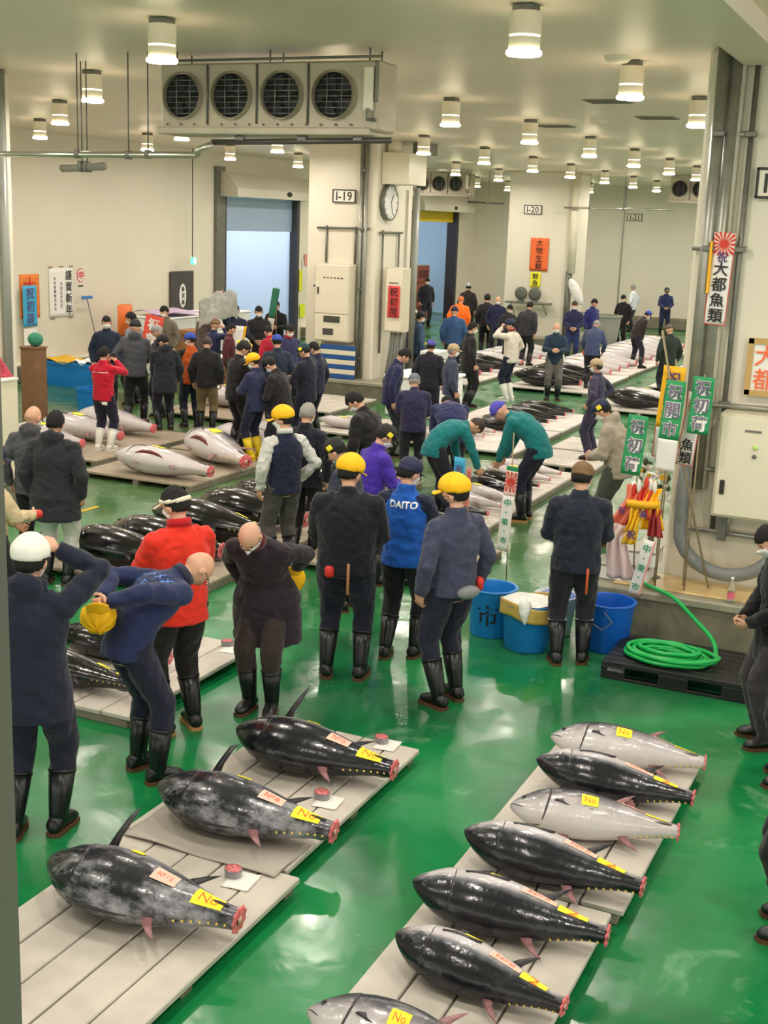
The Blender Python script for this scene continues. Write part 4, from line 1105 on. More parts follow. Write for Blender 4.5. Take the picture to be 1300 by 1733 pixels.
    for sgn, Hh, K, A in legs: P.append(tube([Hh, (Hh + K) / 2, K, K * .6 + A * .4, A], [.075, .068, .05, .048, .034], 12, round_=True))
    V, F, N = remesh(P, vox * 1.15, 1)
    bod = MB(); bod.add((V, F), 0)
    HV, HF = hshell('head', hi); bod.add((HV @ HM.T + hc, HF), 0)
    for sd in (-1, 1):
        bod.add(xf(ellip((0, 0, 0), (.010, .020, .031), 12, 8), HM, hc + HM @ np.array([sd * .078, -.006, -.008])), 0)
        bod.add(xf(ellip((0, 0, 0), (.006, .012, .018), 8, 6), HM, hc + HM @ np.array([sd * .087, .0, -.006])), 0)
        if dist < 21:
            ey = nrm((sd * .33, .93, .06)); r0 = head_r(ey)
            bod.add(xf(ellip((0, 0, 0), (.013, .006, .005), 10, 6), HM, hc + HM @ (ey * (r0 - .001))), 1)
            eb = nrm((sd * .34, .90, .24)); r0 = head_r(eb)
            bod.add(xf(ellip((0, 0, 0), (.018, .006, .0035), 8, 5), HM, hc + HM @ (eb * (r0 + .0))), 1)
    if dist < 21 and not mask:
        mo = nrm((0, .9, -.42)); bod.add(xf(ellip((0, 0, 0), (.022, .006, .005), 10, 6), HM, hc + HM @ (mo * (head_r(mo) + .001))), 2)
    for (sgn, S, E, Wr), cu in zip(arms, (handsL, handsR)):
        yd = nrm(Wr - E); pn = nrm(np.cross(yd, np.cross(np.array([-sgn * 1.0, .35, -.2]), yd)))    # palm towards the body
        zz = -nrm(pn - yd * np.dot(pn, yd)); xx = np.cross(yd, zz)
        HMx = np.stack([xx, yd, zz], 1)
        sdh = 1 if xx @ np.array([0, 1.0, .4]) > 0 else -1
        for q in hand(cu, sdh): bod.add(xf(q, HMx, Wr + yd * .012), 0)
    mats = [SK, INK, M('lips', (176, 104, 92), .5)]
    o = bod.build('person', mats, None)
    for v in (): pass
    o.location = pos; o.rotation_euler = (0, 0, yaw); o.scale = (sc, sc, sc)
    tag(o, label, 'person')
    # -------- jacket
    w = fat; jm = cloth(jk); sd = sum(map(ord, label)) % 97; fl = 1.0 + max(0, .79 - hem) * 1.5
    hemc = hip - fd(lr * .15) * (.93 - hem)
    JP = [rings([hemc, hip - fd(lr * .1) * .04, waist, (waist + chest) / 2, chest, shd - fd(lr) * .03, shd + fd(lr) * .022, nb + fd(lr) * .018],
                [X * .188 * w * fl, X * .186 * w * fl, X * .178 * w, X * .190 * w, X * .200 * w, X * .178 * w, X * .115 * w, X * .072],
                [fw(lr * .1) * .145 * w * fl, fw(lr * .2) * .142 * w * fl, fw(lr * .6) * .136 * w, fw(lr * .8) * .140 * w, fw(lr) * .134 * w, fw(lr) * .112 * w, fw(lr) * .088 * w, fw(lr) * .070], 22)]
    JP.append(tube([nb + fd(lr) * .0, nb + fd((lr + hpr) / 2) * .052], [.080, .076], 18))
    if hood: JP.append(xf(ellip((0, 0, 0), (.105, .055, .075), 14, 10), Tm, nb + fd(lr) * .03 - fw(lr) * .075)); JP.append(xf(ellip((0, 0, 0), (.115, .07, .04), 14, 10), Tm, nb + fd(lr) * .035 - fw(lr) * .02))
    SP = []
    for sgn, S, E, Wr in arms:
        d = nrm(Wr - E)
        sl = [tube([shd + X * sgn * .10 - fd(lr) * .02, S - fd(lr) * .012, (S + E) / 2, E, (E + Wr) / 2, Wr + d * .005], [.074 * w, .072 * w, .068 * w, .062 * w, .056 * w, .046], 14, round_=False),
              ellip(E, .063 * w, 12, 8), ellip(S - fd(lr) * .01, .072 * w, 12, 8)]
        SP.append(sl)
    if slv is None: JP += [q for sl in SP for q in sl]
    V, F, N = remesh(JP, vox, 3)
    V = wrinkle(V, N, .010 if not soft else .007, (8, 8, 9), sd)
    # stitched hem: pull the lower edge in a touch
    jo = MB().add((V, F)).build('jacket', jm, o); JV = (V, F)
    if slv is not None:
        for sl in SP:
            V2, F2, N2 = remesh(sl, vox, 2); V2 = wrinkle(V2, N2, .014, (10, 10, 10), sd)
            MB().add((V2, F2)).build('sleeve', cloth(slv, .55 if sum(slv) > 500 else .85), o)
    if collar is not None:
        MB().add(tube([nb + fd(lr) * .01, nb + fd((lr + hpr) / 2) * .060], [.086, .081], 20)).build('collar', cloth(collar), o)
    # -------- trousers
    TP = [rings([hip + fd(lr * .2) * .06, hip, crotch - np.array([0, 0, -.02])], [X * .150 * w, X * .160 * w, X * .15 * w], [fw(lr * .2) * (.110 - .02 * (lean > 30)) * w, fw(lr * .2) * .120 * w, fw(0) * .105 * w], 18)]
    low = bh - .03 if boots in ('black', 'white', 'yellow') and bh > .2 else .085
    for sgn, Hh, K, A in legs:
        kk = (K[2] - low) / max(K[2] - A[2], 1e-3) if K[2] > A[2] else .5; kk = min(max(kk, .2), 1.0); B = K + (A - K) * kk
        TP.append(tube([Hh + (0, 0, .03), Hh * .6 + K * .4, K, (K + B) / 2, B], [.108 * w, .100 * w, .084, .078, .072 if bh > .2 else .074], 14))
        TP.append(ellip(K, .083, 12, 8))
    V, F, N = remesh(TP, vox, 3); V = wrinkle(V, N, .010, (9, 9, 6), sd + 5)
    MB().add((V, F)).build('trousers', cloth(tr), o)
    # -------- boots
    bm = {'black': RUB, 'white': RUBW, 'yellow': RUBY, 'shoe': M('shoe_black', (30, 28, 30), .35), 'pale': M('shoe_pale', (170, 150, 120), .6)}[boots]
    so = sole or {'black': SOLEB, 'white': RUBW, 'yellow': RUBY, 'shoe': SOLEB, 'pale': SOLE}[boots]
    for sgn, Hh, K, A in legs:
        a = -sgn * .16; Rf = rotz(a); up = nrm(K - A)
        top = A + up * max(bh - .09, .02)
        bt = MB()
        if bh > .2:
            bt.add(tube([top, top + up * .001, A + up * (bh - .09) * .5, A + up * .03, A - (0, 0, .03)], [.074, .076, .066, .056, .052], 16))
            bt.add(rings([top - up * .012, top + up * .002], [X * .079] * 2, [np.cross(up, X) * .079] * 2, 16))
        else: bt.add(tube([A + up * .02, A - (0, 0, .04)], [.05, .048], 14))
        ft = [(-.075, .020, .022), (-.065, .042, .040), (-.03, .050, .052), (.02, .048, .050), (.07, .050, .040), (.12, .052, .031), (.155, .043, .025), (.178, .018, .014)]
        cs = [A * [1, 1, 0] + Rf @ np.array([0, y_, .018 + hh_]) for y_, wd, hh_ in ft]
        bt.add(rings(cs, [Rf @ np.array([wd, 0, 0]) for y_, wd, hh_ in ft], [np.array([0, 0, hh_]) for y_, wd, hh_ in ft], 14))
        b = bt.build('boot' if bh > .2 else 'shoe', bm, o)
        out = [(.0, -.085), (.04, -.07), (.05, -.02), (.048, .05), (.056, .11), (.045, .165), (.0, .192), (-.045, .165), (-.056, .11), (-.048, .05), (-.05, -.02), (-.04, -.07)]
        pr = prism(out, 0.0, .024); MB().add(xf(pr, Rf, A * [1, 1, 0])).build('sole', so, b, smooth=False)
    # -------- head gear
    hm = hairm or HAIRB
    if head in ('hair', 'cap', 'workcap', 'visor', 'fringe'):
        HV, HF = hshell('fringe' if head == 'fringe' else 'hair', hi)
        s_ = .965 if head in ('cap', 'workcap') else 1.0
        if head in ('cap', 'workcap'):
            HV = HV.copy(); HV[HV[:, 2] > .045] *= .93
        MB().add((HV @ HM.T + hc, HF)).build('hair', hm, o)
    if head in ('cap', 'workcap', 'beanie', 'hood'):
        HV, HF = hshell(head, hi); cm = capm or CAPY
        c = MB().add((HV @ HM.T + hc, HF)).build('cap' if head != 'hood' else 'hood', cm, o)
        if head in ('cap', 'workcap'):
            VF = visor(ln=.078 if head == 'workcap' else .07); MB().add(xf(VF, HM, hc + HM @ np.array([0, 0, .004]))).build('visor', vism or cm, c)
            if head == 'cap': MB().add(xf(ellip((0, 0, 0), (.008, .008, .005), 8, 5), HM, hc + HM @ np.array([0, 0, .148]))).build('cap_button', cm, c)
        if tagc is not None:
            d = nrm((tagc[0], tagc[1], .52)); r_ = head_r(d) + .034; MB().add(xf(box((0, 0, 0), (.052, .052, .05), .006), HM, hc + HM @ (d * (r_ - .012)))).build('cap_badge', YTAG, c, smooth=False)
    if head == 'visor':
        HV, HF = hshell('band', hi); c = MB().add((HV @ HM.T + hc, HF)).build('visor_band', vism or CREAM, o)
        MB().add(xf(visor(ln=.085), HM, hc + HM @ np.array([0, .004, .01]))).build('visor', vism or CREAM, c)
    if mask:
        HV, HF = hshell('mask', hi); MB().add((HV @ HM.T + hc, HF)).build('face_mask', MASKW if mask == 'w' else MASKD, o)
        if hi:
            st = MB()
            for sd_ in (-1, 1):
                for z0 in (-.005, -.05): st.add(tube([hc + HM @ np.array(p_) for p_ in ((sd_ * .058, .066, z0), (sd_ * .078, .03, z0 * .6), (sd_ * .088, -.008, -.01))], .0018, 5))
            st.build('mask_strap', MASKW if mask == 'w' else MASKD, o)
    if glasses:
        g = MB()
        for sd_ in (-1, 1):
            g.add(tube([hc + HM @ np.array([sd_ * .033 + .022 * math.cos(a_), .108, .010 + .016 * math.sin(a_)]) for a_ in np.linspace(0, 2 * PI, 13)], .0022, 5))
            g.add(tube([hc + HM @ np.array(p_) for p_ in ((sd_ * .055, .106, .014), (sd_ * .076, .07, .014), (sd_ * .084, 0, .008))], .002, 5))
        g.add(tube([hc + HM @ np.array(p_) for p_ in ((-.011, .110, .012), (.011, .110, .012))], .002, 5))
        g.build('glasses', GLASS, o)
    info = dict(o=o, JV=JV, Tm=Tm, shd=shd, chest=chest, waist=waist, hip=hip, arms=arms, hc=hc, HM=HM, nb=nb, sc=sc, yaw=yaw, pos=pos, legs=legs)
    PEOPLE.append(info); return info
def back_text(inf, s, w, h, mat, dz=.0, bold=.03, rows=None, name='back_lettering', dx=.0):
    T = inf['Tm']; c = inf['chest'] + T[:, 2] * dz - T[:, 1] * .40 + T[:, 0] * dx
    frame = np.stack([T[:, 0], T[:, 2], -T[:, 1]], 1)
    parts = glyphs(s, w, h, False, bold, 1.0)
    return decal_text(parts, inf['JV'], frame, c, mat, inf['o'], T[:, 1], .004, name)
def world_pt(inf, p):
    return inf['pos'] + rotz(inf['yaw']) @ (np.array(p) * inf['sc'])
def hold_pt(inf, side, f=.07):
    """point in the palm of a hand, world coordinates"""
    sgn, S, E, Wr = inf['arms'][0 if side == 'L' else 1]
    return world_pt(inf, Wr + nrm(Wr - E) * f)
def near_item(inf, parts, name, mats, label=None): return None
NAVY = (26, 34, 56); NAVYD = (20, 25, 40); BLACK = (22, 22, 24); DGREY = (50, 50, 54); TEAL = (18, 118, 122); NTR = (24, 28, 44)
ADJ = [(-4.567, 5.287, 0.0, 1.78), (-4.468, 6.261, 0.0, 1.74), (-4.701, 6.976, 0.0, 1.76), (-4.385, 7.575, 0.0, 1.66), (-4.171, 8.513, 0.0, 1.79), (-3.97, 9.182, 0.0, 1.7), (-3.229, 8.421, 0.0, 1.76), (-6.108, 10.96, 0.0, 1.7), (-6.204, 11.575, 0.0, 1.671), (-2.668, 9.785, 0.0, 1.71), (-0.926, 8.866, 0.0, 1.64), (-0.66, 8.268, 0.0, 1.7), (-0.403, 6.337, 0.0, 1.7), (-8.325, 9.736, 0.0, 1.66), (-7.751, 9.379, 0.0, 1.7), (-7.113, 7.775, 0.0, 1.68), (-11.38, 14.909, 0.1, 1.527), (-12.36, 17.05, 0.1, 1.735), (-14.158, 18.664, 0.0, 1.7), (-14.109, 19.424, 0.0, 1.74), (-12.848, 18.485, 0.0, 1.66), (-11.696, 16.933, 0.1, 1.56), (-11.839, 17.924, 0.0, 1.602), (-11.389, 17.702, 0.0, 1.6), (-14.843, 21.546, 0.0, 1.72), (-14.427, 22.359, 0.0, 1.66), (-12.945, 20.363, 0.1, 1.534), (-12.481, 20.174, 0.1, 1.495), (-13.825, 22.569, 0.0, 1.76), (-13.572, 23.112, 0.0, 1.72), (-14.34, 25.214, 0.0, 1.7), (-9.732, 15.96, 0.1, 1.676), (-9.2, 15.62, 0.1, 1.535), (-10.352, 17.383, 0.1, 1.5), (-11.557, 20.116, 0.1, 1.531), (-10.327, 18.218, 0.0, 1.66), (-11.034, 19.869, 0.1, 1.6), (-8.967, 16.752, 0.1, 1.629), (-8.898, 15.798, 0.0, 1.644), (-9.328, 17.742, 0.1, 1.56), (-7.888, 17.561, 0.0, 1.72), (-5.999, 12.755, 0.0, 1.74), (-6.664, 15.547, 0.1, 1.474), (-5.137, 11.026, 0.0, 1.64), (-4.974, 10.148, 0.0, 1.64), (-5.829, 14.848, 0.1, 1.6), (-5.481, 13.786, 0.1, 1.6), (-4.689, 14.583, 0.0, 1.74), (-8.865, 23.376, 0.0, 1.68), (-7.56, 19.128, 0.1, 1.543), (-8.201, 19.748, 0.1, 1.52), (-10.714, 25.081, 0.0, 1.688), (-11.046, 25.463, 0.0, 1.7), (-10.574, 26.804, 0.1, 1.619), (-12.567, 32.218, 0.0, 1.66), (-14.5, 37.844, 0.0, 1.72), (-12.125, 33.175, 0.0, 1.678), (-11.714, 32.89, 0.0, 1.66), (-10.574, 30.559, 0.1, 1.512), (-10.058, 30.537, 0.1, 1.631), (-8.468, 24.771, 0.0, 1.69), (-7.735, 25.485, 0.0, 1.63), (-9.441, 32.586, 0.0, 1.68), (-9.333, 33.997, 0.0, 1.693), (-7.387, 27.184, 0.1, 1.576), (-9.607, 38.558, 0.0, 1.62), (-10.793, 44.649, 0.0, 1.68), (-9.586, 44.445, 0.0, 1.64), (-7.603, 32.308, 0.1, 1.544), (-5.721, 27.279, 0.0, 1.62), (-4.969, 18.675, 0.1, 1.54), (-3.456, 13.999, 0.0, 1.72), (-17.105, 40.605, 0.0, 1.68)]
# ---------------------------------------------------------------- who stands where (feet located on the floor)
def F_(px, py): return G(px, py)[:2]
def H_(px, py, h): 
    p = G(px, py, h); return p[:2]
WH = M('cap_white', (236, 234, 226), .6); CAPN = M('cap_navy', (30, 36, 70), .7); CAPB = M('cap_black', (26, 26, 28), .7); CAPT = M('cap_beige', (184, 162, 128), .7); CAPBL = M('cap_blue', (50, 80, 180), .7); CAPG = M('cap_grey', (110, 116, 128), .7)
CAPBR = M('cap_brown', (118, 92, 62), .7); CAPGR = M('cap_silvery', (200, 200, 200), .6)
# near group
P1 = person('man in a navy jacket at the left edge, lifting his white cap', F_(62, 1412), 22, 1.78, jk=(24, 30, 50), tr=(22, 27, 46), R='cap', L='pocket', head='workcap', capm=WH, hood=True, hem=.72, fat=1.08, step=.05, handsR=.9, soft=True, mask='w', hp=6)
P2 = person('bald man in a navy jacket bending over, holding a yellow cap behind his back', F_(250, 1312), 62, 1.74, lean=58, hp=70, jk=(34, 44, 84), tr=(24, 28, 50), R='back', L='back', head='bald', hem=.84, fat=1.0, stance=.13, collar=(44, 46, 66), glasses=True, soft=True)
P3 = person('man in a bright red jacket and white sun visor seen from behind', F_(304, 1236), -28, 1.76, jk=(226, 48, 28), tr=(34, 30, 28), R='belly', L='front', head='visor', hem=.80, fat=1.10, mask='w', collar=(190, 20, 36), hyaw=-22, hp=20, sole=SOLE, soft=True)
P4 = person('bald old man in a dark maroon coat stooping over the black tuna', F_(441, 1203), -160, 1.66, lean=38, hp=62, jk=(38, 28, 38), tr=(52, 42, 40), R=(.22, .0, -.50), L=(.16, -.16, -.45), head='fringe', hairm=HAIRG, mask='w', glasses=True, collar=(92, 26, 34), hem=.54, fat=1.04, skin=SKIN, stance=.09)
P5 = person('big man in a black jacket and yellow cap seen from behind', F_(580, 1146), 8, 1.79, jk=(18, 22, 34), tr=(22, 26, 44), R='belly', L='belly', head='workcap', capm=CAPY, hyaw=28, hp=16, fat=1.20, hem=.84, stance=.13, hairm=HAIRB)
P6 = person('man in a blue jacket lettered DAITO and a navy cap', F_(676, 1112), 20, 1.70, jk=(18, 86, 180), slv=(26, 34, 60), tr=(20, 20, 26), R='front', L='belly', head='cap', capm=CAPN, hyaw=30, hp=20, fat=1.02, hem=.82, mask='w', step=.06)
P7 = person('man in a faded grey-navy jacket and yellow cap facing left', F_(756, 1190), -38, 1.76, jk=(62, 66, 90), tr=(26, 30, 50), R='down', L='down', head='workcap', capm=CAPY, hyaw=-30, hp=8, fat=1.03, hem=.86, mask='d', step=.04)
P8 = person('man in a navy varsity jacket with white sleeves and yellow cap', F_(478, 966), -28, 1.70, jk=(24, 32, 58), slv=(206, 206, 200), tr=(78, 74, 70), R='pocket', L='down', head='workcap', capm=CAPY, hyaw=-40, hp=12, collar=(214, 214, 208), mask='w', hem=.84, fat=1.0)
P9 = person('grey-haired man in dark clothes close behind the varsity jacket', F_(512, 944), 20, 1.68, jk=(26, 28, 42), tr=BLACK, hairm=HAIRG, hp=25, mask='w')
P10 = person('man in a black jacket and brown cap with his back turned beside the blue tubs', F_(962, 1122), -4, 1.71, jk=(30, 36, 52), tr=(32, 30, 40), R='belly', L='belly', head='cap', capm=CAPBR, hyaw=18, hp=22, fat=1.08, hem=.82, mask='w', step=.03)
P11 = person('man at the right edge in a black jacket looking down to the left', F_(1292, 1258), -105, 1.64, lean=8, jk=(20, 20, 26), tr=(56, 52, 56), boots='shoe', bh=.1, head='hair', mask='w', hp=35, L='belly', R='belly', hem=.66)
P11b = person('man past the right edge of whom only the dark boots show', F_(1338, 1325), -90, 1.70, tr=BLACK, head='cap', capm=CAPN)
P11c = person('man past the right edge with one dark boot near the silver fish', F_(1342, 1580), -90, 1.70, tr=BLACK, head='cap', capm=CAPN)
P12 = person('bald man in a grey jacket at the left edge behind the black-haired one', H_(52, 688, 1.66), 20, 1.66, jk=(82, 80, 84), tr=BLACK, head='bald', hood=True, hp=25, hyaw=15, mask='w')
P13 = person('black-haired man in a dark grey jacket and white apron trousers at the left', H_(90, 698, 1.70), 22, 1.70, jk=(42, 42, 48), tr=(206, 202, 194), head='hair', hood=True, hem=.66, fat=1.12, hp=20, mask='w')
P14 = person('person in a cream jacket at the left edge holding something red', H_(-22, 755, 1.68), 70, 1.68, jk=(206, 186, 150), tr=(28, 28, 34), R=(.10, .33, -.30), L='belly', head='cap', capm=CAPN)
# left crowd
P16 = person('man in a crimson red jacket and white boots taking a photo', F_(174, 776), 30, 1.64, jk=(196, 20, 50), tr=(30, 30, 52), boots='white', R='phone', L='phone', hem=.84, hyaw=10)
P17 = person('tall man in a grey hoodie and black beanie seen from behind', F_(232, 742), 10, 1.84, jk=(74, 76, 84), tr=BLACK, head='beanie', capm=CAPB, hood=True, L='pocket', R='belly', hem=.80, step=.12)
P18 = person('masked man in a dark navy jacket facing the camera by the left wall', H_(180, 536, 1.70), 178, 1.70, jk=(30, 42, 62), mask='w', hp=8)
P19 = person('man in a pale grey top behind the grey hoodie', H_(226, 529, 1.74), -60, 1.74, jk=(130, 134, 146), hp=20, mask='w')
P20 = person('grey-haired man in a dark jacket looking down at his phone', H_(272, 549, 1.66), -110, 1.66, jk=(42, 42, 54), hairm=HAIRG, hp=35, L='front', R='front')
P21 = person('man in a black quilted coat and black cap', F_(279, 738), -15, 1.66, jk=(34, 36, 46), tr=(24, 24, 36), head='cap', capm=CAPB, hyaw=-40, hp=35, hood=True, L='low', R='down', hem=.68, fat=1.06)
P22 = person('man in a rust orange vest and blue and gold cap', F_(324, 728), -15, 1.63, jk=(196, 88, 34), slv=(30, 30, 34), tr=(26, 32, 50), head='cap', capm=CAPBL, hyaw=-50, hp=15, mask='w', R='down', L='front')
P22b = person('man in a dark jacket and khaki trousers behind the orange vest', H_(350, 575, 1.55), 10, 1.60, jk=(32, 32, 36), tr=(120, 104, 72), hairm=HAIRD, hp=40, R='down')
P23 = person('man in an olive jacket by the white boxes', H_(281, 518, 1.72), -140, 1.72, jk=(112, 104, 88), hp=20, mask='w')
P24 = person('blurred man in a striped brown jacket near the sheet of plastic', H_(347, 522, 1.66), -130, 1.66, jk=(104, 88, 84), hairm=HAIRG, hp=20)
P25 = person('man in a navy jacket and brown beanie with a hand at his face', H_(363, 541, 1.66), 60, 1.66, jk=(36, 42, 78), head='beanie', capm=CAPBR, R='face', L='belly')
P25b = person('man in a maroon jacket behind the brown beanie', H_(380, 548, 1.60), 100, 1.60, jk=(84, 34, 36))
P26 = person('man lifting a sheet of plastic overhead and holding a white banner', H_(398, 498, 1.98), 175, 1.76, jk=(32, 38, 60), L='front', R='up', hp=12, mask=None)
P27 = person('masked man in a black jacket before the blue roll door', H_(438, 517, 1.74), 178, 1.72, jk=(34, 34, 38), mask='w', L='belly', R='belly')
P28 = person('man in black hidden behind a green and white banner', H_(468, 508, 1.72), 190, 1.70, jk=(26, 26, 28), R='front', L='front')
P29 = person('man in a black suit and dark cap with a yellow badge', F_(402, 760), 55, 1.70, jk=(24, 22, 26), tr=(22, 22, 26), head='cap', capm=CAPB, tagc=(0, -.8), hyaw=20, hp=30, L='front', R='front', lean=8)
P30 = person('man in a navy jacket, yellow cap and yellow boots', F_(434, 795), -50, 1.60, jk=(44, 50, 84), tr=(26, 32, 56), boots='yellow', head='workcap', capm=CAPY, hyaw=-20, hp=25, L='front', R='down', mask='w')
P31 = person('person in black and a yellow knit cap among the crowd', H_(424, 580, 1.60), -100, 1.60, jk=(28, 28, 30), head='beanie', capm=CAPY, hp=30)
P32 = person('dark-haired man in a crimson jacket among the crowd', H_(457, 551, 1.66), -40, 1.66, jk=(180, 30, 54), hp=40)
P33 = person('man in a blue and white cap in the middle of the crowd', H_(470, 568, 1.66), -10, 1.66, jk=(40, 52, 70), head='cap', capm=CAPBL, tagc=(-.5, .4), hp=25)
P34 = person('black-haired man in a navy jacket with red collar', H_(484, 549, 1.70), 160, 1.70, jk=(50, 52, 90), collar=(180, 30, 50), mask='w', hp=25)
P35 = person('man in a dark navy jacket, glasses and teal-black cap', F_(516, 758), -55, 1.66, jk=(32, 32, 50), tr=(26, 30, 50), head='cap', capm=M('cap_teal', (28, 58, 68), .7), tagc=(-.8, 0), hyaw=-10, hp=35, glasses=True, L='front', R='front')
P36 = person('man in a black cap bent close beside the teal-black cap', H_(464, 612, 1.52), -60, 1.62, jk=(34, 32, 36), head='cap', capm=CAPB, hp=50, lean=18, L='front', R='front', mask='w')
P37 = person('man in a navy jacket at the right of the crowd, hands low', F_(533, 752), -60, 1.66, jk=(38, 40, 64), tr=(24, 26, 44), glasses=True, hp=30, L='belly', R='down')
# centre
P38 = person('man in a navy sweater looking down at the white foam box', H_(668, 592, 1.66), 80, 1.72, jk=(32, 36, 74), hp=50, lean=12, L='down', R='down')
P39 = person('black-haired man in a black fleece bending to the left', H_(628, 680, 1.58), -60, 1.74, jk=(26, 25, 26), hp=50, lean=22, hyaw=-20, mask='w', fat=1.1)
P40 = person('old man in a faded purple-navy jacket and grey cap seen from behind', H_(701, 641, 1.60), -4, 1.66, jk=(46, 42, 76), head='cap', capm=CAPG, hairm=HAIRG, hp=30, lean=8, fat=1.12, L='belly', R='belly')
P41 = person('man in a purple jacket and black cap with a yellow badge', H_(634, 724, 1.60), 60, 1.64, jk=(72, 44, 168), head='cap', capm=CAPB, tagc=(.9, .1), hyaw=20, hp=40, lean=10, mask='w', L='front', R='front')
P42 = person('man in a grey-navy jacket with teal collar and dark cap', H_(592, 752, 1.58), -70, 1.64, jk=(52, 58, 76), collar=(60, 130, 134), head='cap', capm=CAPB, tagc=(-.8, 0), hp=40, lean=12, L='front', R='front')
P43 = person('man in a blue-navy jacket bent double with his back to the camera', H_(765, 690, 1.28), -10, 1.70, lean=66, hp=80, jk=(38, 44, 88), fat=1.15, L=(.14, .36, .45, 'W'), R=(.14, .36, .45, 'W'))
P44 = person('man in a teal jacket bending low over the fish, head to the right', H_(754, 729, 1.16), 65, 1.70, lean=76, hp=86, jk=TEAL, hairm=HAIRD, L=(.05, .30, .35, 'W'), R=(.22, .52, .35, 'W'), head='hair')
P45 = person('man in a teal jacket and blue knit cap bending over the fish', F_(886, 880), -72, 1.74, lean=62, hp=64, jk=TEAL, tr=(24, 28, 48), head='beanie', capm=M('beanie_blue', (84, 78, 190), .8), L=(.10, .42, .42, 'W'), R=(.16, .46, .42, 'W'), sole=SOLE, fat=1.05)
P46 = person('dark-haired masked man in a long black jacket facing right', H_(797, 546, 1.68), 70, 1.68, jk=(26, 24, 26), tr=BLACK, mask='w', hem=.70)
P47 = person('masked man in a beige cap and grey-blue jacket facing right', H_(767, 584, 1.62), 75, 1.62, jk=(58, 66, 90), head='cap', capm=CAPT, mask='w', hairm=HAIRG, hp=5)
P48 = person('man in a black quilted jacket and purple and gold cap', H_(729, 579, 1.60), 10, 1.62, jk=(30, 30, 42), head='cap', capm=M('cap_purple', (84, 78, 170), .7), tagc=(-.8, 0), hp=20, fat=1.1)
P49 = person('masked man in a slate blue jacket and black cap near the cabinet', H_(710, 528, 1.68), 70, 1.68, jk=(56, 78, 110), tr=(30, 40, 62), head='cap', capm=CAPB, mask='w')
P49b = person('man in a blue jacket half hidden behind the slate blue one', H_(698, 524, 1.70), 30, 1.70, jk=(44, 60, 110), head='cap', capm=CAPGR)
P50 = person('man in a denim blue jacket and navy beanie seen from behind', H_(769, 523, 1.68), 0, 1.72, jk=(52, 84, 128), head='beanie', capm=CAPN, fat=1.14, hp=18)
P51 = person('person in a bright orange jacket beside the far door', H_(779, 503, 1.62), 10, 1.66, jk=(255, 112, 20), hairm=M('hair_orange', (200, 110, 60), .7), hp=30, lean=16, fat=1.1)
P52 = person('man in a dark jacket and grey cap behind the orange jacket', H_(793, 481, 1.70), 10, 1.72, jk=(56, 50, 50), head='cap', capm=CAPGR)
P53 = person('man in a black jacket and cap with a yellow badge seen from behind', H_(826, 500, 1.66), 0, 1.68, jk=(38, 36, 38), tr=BLACK, head='cap', capm=CAPB, tagc=(.5, .5))
P54 = person('bald masked man in a navy jacket before the far column', H_(843, 502, 1.66), 175, 1.66, jk=(30, 34, 66), head='fringe', mask='w')
P55 = person('masked man in dark clothes left of the stooped grey jacket', H_(861, 517, 1.60), 150, 1.62, jk=(44, 42, 46), mask='w', hp=25)
P56 = person('man in a black jacket leaning right before the far column platform', F_(888, 624), 25, 1.72, jk=(50, 50, 56), tr=BLACK, lean=14, hp=25, fat=1.08)
P57 = person('man in a cream white jacket, navy cap and white boots', F_(860, 678), -60, 1.69, jk=(226, 214, 200), tr=(28, 34, 56), boots='white', head='cap', capm=CAPN, hyaw=-30, hp=22, L='face', R='pocket', collar=(130, 50, 56))
P58 = person('bald masked man in a dark teal-navy jacket facing the camera', F_(934, 677), 178, 1.63, jk=(34, 54, 72), tr=(104, 98, 96), head='fringe', hairm=HAIRG, mask='w', hp=12, L='front', R='front', boots='black')
P59 = person('masked man in a navy jacket with crossed arms near the far column', H_(973, 510, 1.68), 178, 1.68, jk=(36, 38, 74), tr=(36, 50, 98), mask='w', L='belly', R='belly', hairm=HAIRD)
P60 = person('man in a royal navy jacket with a yellow and blue sleeve patch', H_(1005, 506, 1.70), 130, 1.70, jk=(40, 44, 110), hp=20)
P61 = person('man in a grey-blue work shirt seen from behind bending forward', H_(1006, 548, 1.54), 12, 1.68, jk=(66, 76, 110), tr=(30, 30, 40), hairm=HAIRG, lean=26, hp=55)
P62 = person('masked man in a black sweater among the silver fish', F_(1050, 588), -155, 1.62, jk=(28, 26, 28), tr=BLACK, mask='w', hp=25, boots='shoe', bh=.1)
P63 = person('grey-haired man in a white shirt far back', H_(1074, 482, 1.68), -60, 1.68, jk=(226, 232, 236), tr=(48, 56, 84), hairm=HAIRG)
P64 = person('guard in a navy uniform and cap standing far back', F_(1122, 567), 172, 1.64, jk=(36, 44, 84), tr=(30, 36, 66), head='cap', capm=CAPN, tagc=(0, .9), L='belly', R='belly')
P65 = person('bending man in a dark jacket and blue cap with legs astride', F_(1075, 630), 60, 1.66, jk=(48, 40, 40), tr=(34, 34, 50), lean=34, hp=45, head='cap', capm=CAPBL, tagc=(.4, .7), L=(.10, .25, -.42), R='low', stance=.26, mask='w')
P66 = person('man in a dark green jacket partly hidden by the right column', H_(1136, 553, 1.58), -30, 1.62, jk=(40, 50, 44), head='beanie', capm=M('cap_olive', (96, 84, 72), .8), hp=30)
P67 = person('man in grey-navy overalls and a brown and white cap facing left', F_(1000, 788), -70, 1.64, jk=(62, 58, 84), tr=(52, 48, 72), head='cap', capm=CAPT, mask='w', hairm=HAIRD, hp=8, R='hip', L='pocket', boots='shoe', bh=.1)
